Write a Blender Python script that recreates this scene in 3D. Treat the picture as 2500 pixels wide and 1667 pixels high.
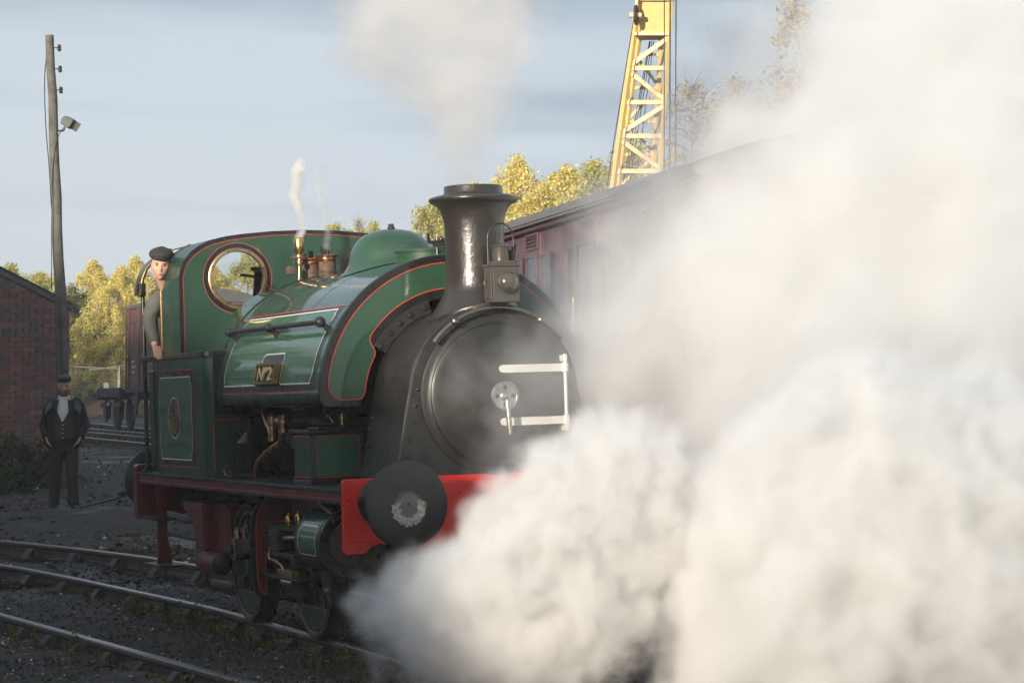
import bpy, bmesh, math, random
import numpy as np
from mathutils import Vector, Matrix
sc = bpy.context.scene
for o in list(bpy.data.objects): bpy.data.objects.remove(o, do_unlink=True)
R = math.radians
PI = math.pi
# ------------------------------------------------------------------ camera, sky, sun, exposure
CAM = Vector((15.925, -6.354, 1.609)); YAW = .383; PITCH = .0302
cam = bpy.data.cameras.new('camera'); cam_o = bpy.data.objects.new('camera', cam); sc.collection.objects.link(cam_o)
cam.sensor_width = 36; cam.lens = 6076 / 2500 * 36; cam.clip_start = .5; cam.clip_end = 3000
cam_o.location = CAM
FW = Vector((-math.cos(YAW) * math.cos(PITCH), math.sin(YAW) * math.cos(PITCH), math.sin(PITCH)))
cam_o.rotation_euler = FW.to_track_quat('-Z', 'Y').to_euler()
sc.camera = cam_o
SUN_EL = R(10.0); SUN_AZ = Vector((.669, -.743))            # low autumn sun behind the camera, to its left
world = bpy.data.worlds.new('World'); sc.world = world; world.use_nodes = True
def make_world():
    nt = world.node_tree; N = nt.nodes.new; L = nt.links.new
    bg = nt.nodes['Background']
    sky = N('ShaderNodeTexSky'); sky.sky_type = 'NISHITA'; sky.sun_disc = False
    sky.sun_elevation = SUN_EL; sky.sun_rotation = math.atan2(SUN_AZ.x, SUN_AZ.y)
    sky.air_density = 1.0; sky.dust_density = 1.5; sky.ozone_density = 1.0
    tc = N('ShaderNodeTexCoord')
    mp = N('ShaderNodeMapping'); mp.inputs['Scale'].default_value = (1.0, 1.0, 7.0)
    L(tc.outputs['Generated'], mp.inputs['Vector'])
    nz = N('ShaderNodeTexNoise'); nz.inputs['Scale'].default_value = 1.9; nz.inputs['Detail'].default_value = 7; nz.inputs['Roughness'].default_value = .52
    nz.inputs['Distortion'].default_value = .35
    L(mp.outputs[0], nz.inputs['Vector'])
    rp = N('ShaderNodeValToRGB'); rp.color_ramp.elements[0].position = .36; rp.color_ramp.elements[1].position = .68
    rp.color_ramp.elements[0].color = (CLD, CLD, CLD, 1); rp.color_ramp.elements[1].color = (.92, .92, .92, 1)
    L(nz.outputs[0], rp.inputs[0])
    # a second layer decides how bright the cloud is (dull blue-grey underside to pale top)
    n2 = N('ShaderNodeTexNoise'); n2.inputs['Scale'].default_value = 2.6; n2.inputs['Detail'].default_value = 5; n2.inputs['Distortion'].default_value = .2
    m2 = N('ShaderNodeMapping'); m2.inputs['Location'].default_value = (3.1, .7, .3); m2.inputs['Scale'].default_value = (1, 1, 9)
    L(tc.outputs['Generated'], m2.inputs['Vector']); L(m2.outputs[0], n2.inputs['Vector'])
    r2 = N('ShaderNodeValToRGB'); r2.color_ramp.elements[0].position = .40; r2.color_ramp.elements[1].position = .64
    r2.color_ramp.elements[0].color = (2.75, 3.45, 4.35, 1); r2.color_ramp.elements[1].color = (4.9, 5.5, 6.25, 1)
    L(n2.outputs[0], r2.inputs[0])
    mx = N('ShaderNodeMix'); mx.data_type = 'RGBA'
    L(rp.outputs[0], mx.inputs[0]); L(sky.outputs[0], mx.inputs[6]); L(r2.outputs[0], mx.inputs[7])
    L(mx.outputs[2], bg.inputs[0]); bg.inputs[1].default_value = .080
CLD = .80
make_world()
sun = bpy.data.lights.new('sun', 'SUN'); sun.energy = 5.0; sun.angle = R(1.4); sun.color = (1.0, .89, .73)
sun_o = bpy.data.objects.new('sun', sun); sc.collection.objects.link(sun_o)
sd = Vector((SUN_AZ.x * math.cos(SUN_EL), SUN_AZ.y * math.cos(SUN_EL), math.sin(SUN_EL)))
sun_o.rotation_euler = sd.to_track_quat('Z', 'Y').to_euler(); sun_o.location = (30, -30, 30)
vs = sc.view_settings; vs.view_transform = 'Standard'; vs.look = 'None'; vs.gamma = 1; vs.exposure = .72; vs.use_curve_mapping = False
cy = sc.cycles
cy.max_bounces = 9; cy.volume_bounces = 5; cy.transparent_max_bounces = 16; cy.volume_step_rate = 3.0; cy.volume_max_steps = 256
cy.use_adaptive_sampling = True; cy.adaptive_threshold = .035; cy.adaptive_min_samples = 16; cy.use_denoising = True; cy.sample_clamp_indirect = 4
# ------------------------------------------------------------------ helpers
col = sc.collection
def tag(o, label=None, cat=None, group=None, kind=None):
    if label: o['label'] = label
    if cat: o['category'] = cat
    if group: o['group'] = group
    if kind: o['kind'] = kind
    return o
def empty(name, loc=(0, 0, 0), rot=(0, 0, 0), label=None, cat=None, group=None, parent=None):
    o = bpy.data.objects.new(name, None); col.objects.link(o)
    o.location = loc; o.rotation_euler = rot; o.empty_display_size = .2; o.parent = parent
    return tag(o, label, cat, group)
def fX(X, s=1):
    return lambda u, v, o=0.0: (X + s * o, u, v)
def fY(Y, s=-1):
    return lambda u, v, o=0.0: (u, Y + s * o, v)
def fZ(Z, s=1):
    return lambda u, v, o=0.0: (u, v, Z + s * o)
class MB:
    def __init__(self): self.v = []; self.f = []
    def add(self, vs, fs):
        b = len(self.v); self.v += [tuple(p) for p in vs]; self.f += [tuple(i + b for i in q) for q in fs]; return self
    def box(self, x0, x1, y0, y1, z0, z1, M=None):
        p = [(x0, y0, z0), (x1, y0, z0), (x1, y1, z0), (x0, y1, z0), (x0, y0, z1), (x1, y0, z1), (x1, y1, z1), (x0, y1, z1)]
        if M is not None: p = [tuple(M @ Vector(q)) for q in p]
        return self.add(p, [(3, 2, 1, 0), (4, 5, 6, 7), (0, 1, 5, 4), (1, 2, 6, 5), (2, 3, 7, 6), (3, 0, 4, 7)])
    def beam(self, a, b, w, h, up=(0, 0, 1)):
        a = Vector(a); b = Vector(b); d = (b - a); L = d.length; d.normalize()
        s = d.cross(Vector(up)).normalized() if abs(d.dot(Vector(up))) < .99 else d.cross(Vector((1, 0, 0))).normalized()
        u = s.cross(d)
        p = []
        for q in (a, b):
            for i, j in ((-1, -1), (1, -1), (1, 1), (-1, 1)): p.append(q + s * (i * w / 2) + u * (j * h / 2))
        return self.add(p, [(3, 2, 1, 0), (4, 5, 6, 7), (0, 1, 5, 4), (1, 2, 6, 5), (2, 3, 7, 6), (3, 0, 4, 7)])
    def tube(self, path, r, n=8, caps=True, closed=False):
        P = [Vector(p) for p in path]; m = len(P)
        rs = r if isinstance(r, (list, tuple)) else [r] * m
        T = []
        for i in range(m):
            a = P[(i - 1) % m] if (closed or i > 0) else P[0]; b = P[(i + 1) % m] if (closed or i < m - 1) else P[-1]
            T.append((b - a).normalized())
        ref = Vector((0, 0, 1)) if abs(T[0].z) < .9 else Vector((1, 0, 0))
        u = T[0].cross(ref).normalized(); vs = []
        for i in range(m):
            u = (u - T[i] * u.dot(T[i])).normalized(); w = T[i].cross(u)
            for k in range(n):
                a = 2 * PI * k / n; vs.append(P[i] + (u * math.cos(a) + w * math.sin(a)) * rs[i])
        fs = []
        for i in range(m if closed else m - 1):
            j = (i + 1) % m
            for k in range(n): fs.append((i * n + k, i * n + (k + 1) % n, j * n + (k + 1) % n, j * n + k))
        if caps and not closed: fs += [tuple(range(n - 1, -1, -1)), tuple((m - 1) * n + k for k in range(n))]
        return self.add(vs, fs)
    def cyl(self, a, b, r0, r1=None, n=16): return self.tube([a, b], [r0, r0 if r1 is None else r1], n)
    def lathe(self, prof, o=(0, 0, 0), axis='z', n=32, caps=True, a0=0, a1=2 * PI):
        full = abs(a1 - a0 - 2 * PI) < 1e-6; vs = []; cnt = n if full else n + 1
        for r, h in prof:
            for k in range(cnt):
                a = a0 + (a1 - a0) * k / n; c, s = r * math.cos(a), r * math.sin(a)
                vs.append({'z': (o[0] + c, o[1] + s, o[2] + h), 'x': (o[0] + h, o[1] + c, o[2] + s), 'y': (o[0] + s, o[1] + h, o[2] + c)}[axis])
        fs = []
        for i in range(len(prof) - 1):
            for k in range(n):
                j = (k + 1) % cnt
                fs.append((i * cnt + k, i * cnt + j, (i + 1) * cnt + j, (i + 1) * cnt + k))
        if caps and full:
            if prof[0][0] > 1e-5: fs.append(tuple(range(cnt - 1, -1, -1)))
            if prof[-1][0] > 1e-5: fs.append(tuple((len(prof) - 1) * cnt + k for k in range(cnt)))
        return self.add(vs, fs)
    def prism(self, poly, mp, o0, o1):
        n = len(poly)
        vs = [mp(u, v, o0) for u, v in poly] + [mp(u, v, o1) for u, v in poly]
        return self.add(vs, [tuple(range(n)), tuple(range(2 * n - 1, n - 1, -1))] + [(i, i + n, (i + 1) % n + n, (i + 1) % n) for i in range(n)])
    def ringprism(self, outer, inner, mp, o0, o1):      # closed ring between two outlines with equal counts
        n = len(outer); vs = []
        for o in (o0, o1):
            vs += [mp(u, v, o) for u, v in outer] + [mp(u, v, o) for u, v in inner]
        fs = []
        for i in range(n):
            j = (i + 1) % n
            fs += [(i, j, n + j, n + i), (2 * n + i, 3 * n + i, 3 * n + j, 2 * n + j), (i, 2 * n + i, 2 * n + j, j), (n + i, n + j, 3 * n + j, 3 * n + i)]
        return self.add(vs, fs)
    def strip(self, A, B):                             # quads between two point rows
        n = len(A); return self.add(list(A) + list(B), [(i, i + 1, n + i + 1, n + i) for i in range(n - 1)])
    def grid(self, rows, closed=False):
        n = len(rows[0]); vs = [p for r in rows for p in r]; fs = []
        for i in range(len(rows) - 1):
            for k in range(n if closed else n - 1):
                j = (k + 1) % n; fs.append((i * n + k, i * n + j, (i + 1) * n + j, (i + 1) * n + k))
        return self.add(vs, fs)
    def ribbon(self, mp, pts, w, off, closed=False, step=.05):
        P = []
        m = len(pts)
        for i in range(m if closed else m - 1):
            a = Vector(pts[i]); b = Vector(pts[(i + 1) % m]); k = max(1, int((b - a).length / step))
            for t in range(k): P.append(a.lerp(b, t / k))
        if not closed: P.append(Vector(pts[-1]))
        m = len(P); A = []; B = []
        for i in range(m):
            a = P[i - 1] if (closed or i > 0) else P[0]; b = P[(i + 1) % m] if (closed or i < m - 1) else P[-1]
            d1 = (P[i] - a); d2 = (b - P[i])
            d = (d1.normalized() if d1.length > 1e-9 else Vector((0, 0))) + (d2.normalized() if d2.length > 1e-9 else Vector((0, 0)))
            d.normalize(); n = Vector((-d.y, d.x))
            ref = d1 if d1.length > 1e-9 else d2
            rn = Vector((-ref.y, ref.x)).normalized(); k = 1 / max(.5, abs(n.dot(rn)))
            q = P[i] + n * (w / 2 * k); A.append(mp(q.x, q.y, off)); q = P[i] - n * (w / 2 * k); B.append(mp(q.x, q.y, off))
        if closed: A.append(A[0]); B.append(B[0])
        return self.strip(A, B)
    def sphere(self, c, r, nu=16, nv=10, s=(1, 1, 1)):
        rows = []
        for i in range(nv + 1):
            t = PI * i / nv
            rows.append([(c[0] + r * s[0] * math.sin(t) * math.cos(2 * PI * k / nu), c[1] + r * s[1] * math.sin(t) * math.sin(2 * PI * k / nu), c[2] + r * s[2] * math.cos(t)) for k in range(nu)])
        return self.grid(rows, True)
    def mesh(self, name, m=None, smooth=None):
        me = bpy.data.meshes.new(name); me.from_pydata(self.v, [], self.f)
        bm = bmesh.new(); bm.from_mesh(me); bmesh.ops.remove_doubles(bm, verts=bm.verts, dist=1e-5); bmesh.ops.recalc_face_normals(bm, faces=bm.faces); bm.to_mesh(me); bm.free()
        if smooth is not None:
            me.polygons.foreach_set('use_smooth', [True] * len(me.polygons))
            try: me.set_sharp_from_angle(angle=R(smooth))
            except Exception: pass
        if m is not None: me.materials.append(m)
        me.update(); return me
    def build(self, name, m, parent=None, smooth=None, bevel=0, loc=(0, 0, 0), rot=(0, 0, 0), seg=2):
        o = bpy.data.objects.new(name, self.mesh(name, m, smooth)); col.objects.link(o)
        o.parent = parent; o.location = loc; o.rotation_euler = rot
        if bevel:
            b = o.modifiers.new('bevel', 'BEVEL'); b.width = bevel; b.segments = seg; b.limit_method = 'ANGLE'; b.angle_limit = R(40); b.harden_normals = False
        return o
def place(name, mesh, parent=None, loc=(0, 0, 0), rot=(0, 0, 0), sc_=(1, 1, 1)):
    o = bpy.data.objects.new(name, mesh); col.objects.link(o); o.parent = parent; o.location = loc; o.rotation_euler = rot; o.scale = sc_; return o
def arc(cx, cz, r, a0, a1, n):
    return [(cx + r * math.cos(a0 + (a1 - a0) * i / n), cz + r * math.sin(a0 + (a1 - a0) * i / n)) for i in range(n + 1)]
def rrect(x0, x1, y0, y1, r, n=4):
    return arc(x1 - r, y1 - r, r, 0, PI / 2, n) + arc(x0 + r, y1 - r, r, PI / 2, PI, n) + arc(x0 + r, y0 + r, r, PI, 1.5 * PI, n) + arc(x1 - r, y0 + r, r, 1.5 * PI, 2 * PI, n)
def notched(x0, x1, y0, y1, r, n=4):                   # rectangle with small cut-in corners
    return [(x0, y0 + r), (x0 + r * .45, y0 + r * .45), (x0 + r * .5, y0), (x1 - r * .5, y0), (x1 - r * .45, y0 + r * .45), (x1, y0 + r),
            (x1, y1 - r), (x1 - r * .45, y1 - r * .45), (x1 - r * .5, y1), (x0 + r * .5, y1), (x0 + r * .45, y1 - r * .45), (x0, y1 - r)]
def catmull(P, n=6):
    P = [Vector(p) for p in P]; out = []
    for i in range(len(P) - 1):
        p0 = P[max(0, i - 1)]; p1 = P[i]; p2 = P[i + 1]; p3 = P[min(len(P) - 1, i + 2)]
        for k in range(n):
            t = k / n
            out.append(.5 * ((2 * p1) + (p2 - p0) * t + (2 * p0 - 5 * p1 + 4 * p2 - p3) * t * t + (3 * p1 - p0 - 3 * p2 + p3) * t ** 3))
    out.append(P[-1]); return out
# ------------------------------------------------------------------ materials
MT = {}
def mat(name, c, rough=.5, metal=0, coat=0, var=.12, scale=6, bump=0, bscale=40, coatr=.06, rvar=.15, spec=.5, c2=None, thr=(.45, .62), dscale=3, sub=None):
    m = bpy.data.materials.new(name); m.use_nodes = True; nt = m.node_tree; N = nt.nodes.new; L = nt.links.new
    b = nt.nodes['Principled BSDF']; tc = N('ShaderNodeTexCoord')
    nz = N('ShaderNodeTexNoise'); nz.inputs['Scale'].default_value = scale; nz.inputs['Detail'].default_value = 6; nz.inputs['Roughness'].default_value = .6
    L(tc.outputs['Object'], nz.inputs['Vector'])
    mx = N('ShaderNodeMix'); mx.data_type = 'RGBA'
    mx.inputs[6].default_value = tuple(x * (1 - var) for x in c) + (1,); mx.inputs[7].default_value = tuple(min(1, x * (1 + var)) for x in c) + (1,)
    L(nz.outputs[0], mx.inputs[0]); out = mx.outputs[2]
    if c2 is not None:                                  # wear, rust or dirt patches with a shape of their own
        n2 = N('ShaderNodeTexNoise'); n2.inputs['Scale'].default_value = dscale; n2.inputs['Detail'].default_value = 9; n2.inputs['Roughness'].default_value = .68
        L(tc.outputs['Object'], n2.inputs['Vector'])
        mr = N('ShaderNodeMapRange'); mr.inputs[1].default_value = thr[0]; mr.inputs[2].default_value = thr[1]; L(n2.outputs[0], mr.inputs[0])
        m3 = N('ShaderNodeMix'); m3.data_type = 'RGBA'; L(mr.outputs[0], m3.inputs[0]); L(out, m3.inputs[6]); m3.inputs[7].default_value = (*c2, 1); out = m3.outputs[2]
    L(out, b.inputs['Base Color'])
    rr = N('ShaderNodeMapRange'); rr.inputs[3].default_value = max(.02, rough * (1 - rvar)); rr.inputs[4].default_value = min(1, rough * (1 + rvar))
    n3 = N('ShaderNodeTexNoise'); n3.inputs['Scale'].default_value = scale * 1.7; n3.inputs['Detail'].default_value = 4; L(tc.outputs['Object'], n3.inputs['Vector'])
    rr.inputs[1].default_value = .3; rr.inputs[2].default_value = .7
    L(n3.outputs[0], rr.inputs[0]); L(rr.outputs[0], b.inputs['Roughness'])
    b.inputs['Metallic'].default_value = metal; b.inputs['Coat Weight'].default_value = coat; b.inputs['Coat Roughness'].default_value = coatr
    b.inputs['Specular IOR Level'].default_value = spec
    if bump:
        nb = N('ShaderNodeTexNoise'); nb.inputs['Scale'].default_value = bscale; nb.inputs['Detail'].default_value = 5; L(tc.outputs['Object'], nb.inputs['Vector'])
        bp = N('ShaderNodeBump'); bp.inputs['Strength'].default_value = 1; bp.inputs['Distance'].default_value = bump; L(nb.outputs[0], bp.inputs['Height']); L(bp.outputs[0], b.inputs['Normal'])
        if coat: L(bp.outputs[0], b.inputs['Coat Normal'])
    MT[name] = m; return m
green = mat('green_paint', (.019, .062, .034), .5, coat=.85, var=.14, scale=3, bump=.0004, bscale=2.2, coatr=.05, spec=.3, c2=(.012, .036, .023), thr=(.50, .85), dscale=2.6)
green_lt = mat('panel_green', (.034, .108, .060), .5, coat=.85, var=.12, scale=3, bump=.0004, bscale=2.2, coatr=.05, spec=.3)
green_dk = mat('cab_green', (.018, .054, .034), .5, coat=.35, var=.2, scale=3, bump=.0004, bscale=2.5, coatr=.09, spec=.3)
dull_brass = mat('dull_brass', (.28, .19, .09), .45, metal=1, var=.3, scale=10, c2=(.10, .07, .04), thr=(.45, .7), dscale=7)
black = mat('gloss_black', (.012, .012, .013), .3, coat=.4, var=.3, scale=7, bump=.0003, bscale=6, coatr=.12, spec=.3)
smokeblk = mat('smokebox_black', (.018, .017, .016), .42, coat=.15, var=.3, scale=5, bump=.0008, bscale=30, coatr=.3, c2=(.045, .04, .035), thr=(.5, .75), dscale=3)
chimblk = mat('chimney_black', (.024, .020, .017), .34, coat=.45, var=.35, scale=9, bump=.0028, bscale=30, coatr=.24)
soot = mat('soot_black', (.010, .010, .010), .7, var=.3, scale=8)
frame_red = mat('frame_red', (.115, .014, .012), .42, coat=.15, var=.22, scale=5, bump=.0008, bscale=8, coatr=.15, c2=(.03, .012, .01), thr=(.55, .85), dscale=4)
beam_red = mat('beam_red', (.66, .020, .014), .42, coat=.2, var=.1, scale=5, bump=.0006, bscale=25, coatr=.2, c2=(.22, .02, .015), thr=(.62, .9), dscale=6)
line_red = mat('lining_red', (.44, .050, .030), .4, coat=.3, var=.1)
line_wht = mat('lining_white', (.70, .72, .66), .4, coat=.3, var=.08)
steel = mat('bright_steel', (.42, .40, .37), .34, metal=1, var=.25, scale=14, c2=(.10, .085, .07), thr=(.55, .8), dscale=9)
steel_dk = mat('oily_steel', (.085, .08, .075), .38, metal=.8, var=.4, scale=12, c2=(.02, .018, .016), thr=(.45, .7), dscale=8)
iron = mat('dark_iron', (.022, .021, .020), .5, metal=.2, var=.4, scale=12, bump=.001, bscale=50)
brass = mat('brass', (.62, .40, .16), .28, metal=1, var=.25, scale=18, c2=(.18, .11, .05), thr=(.55, .8), dscale=14)
bronze = mat('bronze', (.50, .33, .19), .36, metal=1, var=.25, scale=14, c2=(.20, .13, .08), thr=(.5, .8), dscale=12)
copper = mat('copper', (.62, .30, .17), .28, metal=1, var=.2, scale=10, c2=(.30, .15, .09), thr=(.55, .9), dscale=5)
worn_steel = mat('worn_steel', (.26, .23, .20), .36, metal=1, var=.3, scale=16, c2=(.10, .085, .07), thr=(.5, .8), dscale=9)
rusty = mat('rusty_iron', (.11, .062, .042), .75, var=.4, scale=25, bump=.003, bscale=70, c2=(.045, .035, .03), thr=(.42, .62), dscale=18)
letter_brass = mat('letter_brass', (.80, .64, .34), .4, metal=.6, var=.1)
white_paint = mat('white_paint', (.56, .55, .51), .42, var=.08, c2=(.4, .38, .34), thr=(.5, .8))
lamp_grey = mat('lamp_grey', (.060, .055, .045), .36, coat=.4, var=.2, scale=14, bump=.0006, bscale=30, coatr=.2)
def glass_mat(name, tint=(.9, .93, .92), rough=.02, alpha=.15):
    m = bpy.data.materials.new(name); m.use_nodes = True; nt = m.node_tree; N = nt.nodes.new; L = nt.links.new; nt.nodes.clear()
    o = N('ShaderNodeOutputMaterial'); t = N('ShaderNodeBsdfTransparent'); t.inputs[0].default_value = (*tint, 1)
    g = N('ShaderNodeBsdfGlossy'); g.inputs['Roughness'].default_value = rough; g.inputs[0].default_value = (1, 1, 1, 1)
    fr = N('ShaderNodeFresnel'); fr.inputs[0].default_value = 1.5; mx = N('ShaderNodeMixShader')
    L(fr.outputs[0], mx.inputs[0]); L(t.outputs[0], mx.inputs[1]); L(g.outputs[0], mx.inputs[2]); L(mx.outputs[0], o.inputs[0]); return m
glass = glass_mat('clear_glass')
lens_glass = mat('lamp_lens', (.09, .08, .065), .12, metal=.3, coat=1, var=.3, scale=12, coatr=.02)
# ------------------------------------------------------------------ the saddle tank locomotive
from mathutils.geometry import tessellate_polygon
def prism_h(mb, outer, holes, mp, o0, o1):
    loops = [outer] + holes
    tri = tessellate_polygon([[Vector((u, v, 0)) for u, v in lp] for lp in loops])
    flat = [q for lp in loops for q in lp]; n = len(flat)
    vs = [mp(u, v, o0) for u, v in flat] + [mp(u, v, o1) for u, v in flat]
    fs = [tuple(t) for t in tri] + [tuple(i + n for i in reversed(t)) for t in tri]
    b = 0
    for lp in loops:
        m = len(lp)
        for i in range(m): fs.append((b + i, b + (i + 1) % m, b + (i + 1) % m + n, b + i + n))
        b += m
    return mb.add(vs, fs)
def circ(cx, cz, r, n=48): return [(cx + r * math.cos(2 * PI * i / n), cz + r * math.sin(2 * PI * i / n)) for i in range(n)]
RHO = .0323
loco = empty('steam_locomotive', (0, 0, 0), (RHO, 0, 0), 'green saddle tank steam locomotive with black smokebox, red buffer beam and number plate', 'locomotive')
bolt_me = MB().lathe([(0, .016), (.011, .015), (.015, .008), (.016, 0)], axis='x', n=8, caps=False).mesh('bolt', iron, 50)
rivet_me = MB().lathe([(0, .010), (.007, .009), (.011, .004), (.012, 0)], axis='x', n=10, caps=False).mesh('rivet', smokeblk, 60)
rivet_red = MB().lathe([(0, .012), (.009, .011), (.015, .005), (.016, 0)], axis='x', n=10, caps=False).mesh('rivet', beam_red, 60)
# --- underframe
fr = None
for s in (-1, 1):
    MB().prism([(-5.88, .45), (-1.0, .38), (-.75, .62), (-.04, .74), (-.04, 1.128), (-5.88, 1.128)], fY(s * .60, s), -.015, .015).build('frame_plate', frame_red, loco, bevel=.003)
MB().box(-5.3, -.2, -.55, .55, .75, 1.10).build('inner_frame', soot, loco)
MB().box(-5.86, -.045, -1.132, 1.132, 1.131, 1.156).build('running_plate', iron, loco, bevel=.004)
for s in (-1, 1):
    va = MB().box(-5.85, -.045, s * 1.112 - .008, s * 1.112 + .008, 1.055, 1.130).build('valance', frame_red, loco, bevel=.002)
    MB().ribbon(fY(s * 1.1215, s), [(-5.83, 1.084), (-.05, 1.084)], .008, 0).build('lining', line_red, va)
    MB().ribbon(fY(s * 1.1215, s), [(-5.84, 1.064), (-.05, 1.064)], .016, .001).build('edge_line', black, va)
# --- buffer beams
def beam_poly(low, hi, w):
    h = []
    h += [(-w, low + .02), (-w + .015, low), (-w + .15, low), (-w + .165, low + .012)]
    h += [(-w + .19, low + .045), (-w + .25, low + .062), (-w + .32, low + .055), (-w + .40, low + .024)]
    m = [(-y, z) for y, z in reversed(h)]
    return h + m + [(w, hi - .02), (w - .02, hi), (-w + .02, hi), (-w, hi - .02)]
bb = MB().prism(beam_poly(.720, 1.224, 1.128), fX(-.04), 0, .040).build('buffer_beam', beam_red, loco, bevel=.006)
for s in (-1, 1):
    MB().prism(rrect(s * .8636 - .21, s * .8636 + .21, .80, 1.20, .03), fX(.0), .001, .014).build('buffer_pad', beam_red, bb, bevel=.003)
for y, z in ((-.52, 1.11), (-.40, 1.11), (-.28, 1.11), (-.62, 1.11), (-.56, .83), (-.3, .80), (.28, 1.11), (.40, 1.11), (.52, 1.11), (.62, 1.11), (-1.09, 1.10), (.3, .80), (.56, .83), (0, 1.11)):
    place('rivet', rivet_red, bb, (.0, y, z))
MB().box(.0, .05, -.13, .13, .86, 1.05).build('coupling_plate', iron, bb, bevel=.006)
hk = MB(); hk.tube(catmull([(.03, 0, .97), (.14, 0, .97), (.22, 0, 1.0), (.27, 0, .96), (.25, 0, .89), (.19, 0, .87), (.16, 0, .91)], 4), [.03] * 16 + [.028] * 6 + [.022] * 3, 8); hk.build('coupling_hook', iron, bb, smooth=60)
ch = MB()
for i, zz in enumerate((.90, .80, .70)):
    ch.tube([(.20 + .012 * math.cos(a) * (i % 2) + (0 if i % 2 else .035 * math.cos(a)), (.035 * math.cos(a)) * (i % 2), zz + .062 * math.sin(a)) for a in [2 * PI * k / 12 for k in range(12)]], .011, 6, closed=True)
ch.build('coupling_chain', iron, bb, smooth=60)
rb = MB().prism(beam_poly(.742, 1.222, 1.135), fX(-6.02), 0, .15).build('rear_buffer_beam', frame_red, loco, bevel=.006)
# buffer head with its worn centre
def worn_mat():
    m = bpy.data.materials.new('buffer_face'); m.use_nodes = True; nt = m.node_tree; N = nt.nodes.new; L = nt.links.new; b = nt.nodes['Principled BSDF']
    tc = N('ShaderNodeTexCoord'); sp = N('ShaderNodeSeparateXYZ'); L(tc.outputs['Object'], sp.inputs[0])
    def mth(op, a, b_=None, c=None):
        n = N('ShaderNodeMath'); n.operation = op
        for i, q in enumerate((a, b_, c)):
            if q is None: continue
            if isinstance(q, (int, float)): n.inputs[i].default_value = q
            else: L(q, n.inputs[i])
        return n.outputs[0]
    y = mth('ADD', sp.outputs[1], -.004); z = mth('ADD', sp.outputs[2], .022)
    r = mth('SQRT', mth('ADD', mth('MULTIPLY', y, y), mth('MULTIPLY', z, z)))
    nz = N('ShaderNodeTexNoise'); nz.inputs['Scale'].default_value = 34; nz.inputs['Detail'].default_value = 9; nz.inputs['Roughness'].default_value = .72; L(tc.outputs['Object'], nz.inputs['Vector'])
    rn = mth('ADD', r, mth('MULTIPLY', mth('ADD', nz.outputs[0], -.5), .085))
    ring = mth('MULTIPLY', mth('LESS_THAN', rn, .118), mth('GREATER_THAN', rn, .062))
    low = N('ShaderNodeMapRange'); low.inputs[1].default_value = .052; low.inputs[2].default_value = .012; L(mth('ADD', z, mth('MULTIPLY', mth('ADD', nz.outputs[0], -.5), .16)), low.inputs[0])
    n2 = N('ShaderNodeTexNoise'); n2.inputs['Scale'].default_value = 48; n2.inputs['Detail'].default_value = 6; n2.inputs['Roughness'].default_value = .8; L(tc.outputs['Object'], n2.inputs['Vector'])
    sp2 = N('ShaderNodeMapRange'); sp2.inputs[1].default_value = .43; sp2.inputs[2].default_value = .56; L(n2.outputs[0], sp2.inputs[0])
    mask = mth('MULTIPLY', mth('MULTIPLY', ring, low.outputs[0]), mth('MULTIPLY_ADD', sp2.outputs[0], .75, .25))
    core = N('ShaderNodeMapRange'); core.inputs[1].default_value = .115; core.inputs[2].default_value = .085; L(rn, core.inputs[0])
    c1 = N('ShaderNodeMix'); c1.data_type = 'RGBA'; c1.inputs[6].default_value = (.013, .013, .014, 1); c1.inputs[7].default_value = (.115, .110, .102, 1); L(core.outputs[0], c1.inputs[0])
    c2 = N('ShaderNodeMix'); c2.data_type = 'RGBA'; L(mask, c2.inputs[0]); L(c1.outputs[2], c2.inputs[6]); c2.inputs[7].default_value = (.46, .44, .41, 1)
    L(c2.outputs[2], b.inputs['Base Color']); b.inputs['Roughness'].default_value = .42; b.inputs['Coat Weight'].default_value = .15; b.inputs['Coat Roughness'].default_value = .3
    bp = N('ShaderNodeBump'); bp.inputs['Distance'].default_value = .0012; L(nz.outputs[0], bp.inputs['Height']); L(bp.outputs[0], b.inputs['Normal'])
    return m
buf_face = worn_mat()
def head_prof(): return [(.012, .0), (.0125, .002), (.06, .0015), (.14, -.004), (.22, -.014), (.268, -.024), (.283, -.030), (.287, -.034), (.286, -.042), (.276, -.047), (.16, -.050), (.07, -.08), (.065, -.12)]
for X, d in ((.0, 1), (-6.02, -1)):
    for s in (-1, 1):
        bf = MB().lathe([(.16, .012), (.165, .03), (.125, .06), (.112, .10), (.108, .30), (.116, .31), (.116, .335), (.07, .34), (.062, .35), (.062, .50)], axis='x', n=28).build('buffer', black, loco, smooth=40, loc=(X, s * .8636, 1.064), rot=(0, 0 if d > 0 else PI, 0))
        hd = MB().lathe([(0, -.03)] + head_prof(), axis='x', n=56, caps=False).build('buffer_head', buf_face, bf, smooth=50, loc=(.569 if d > 0 else .30, 0, 0))
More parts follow.
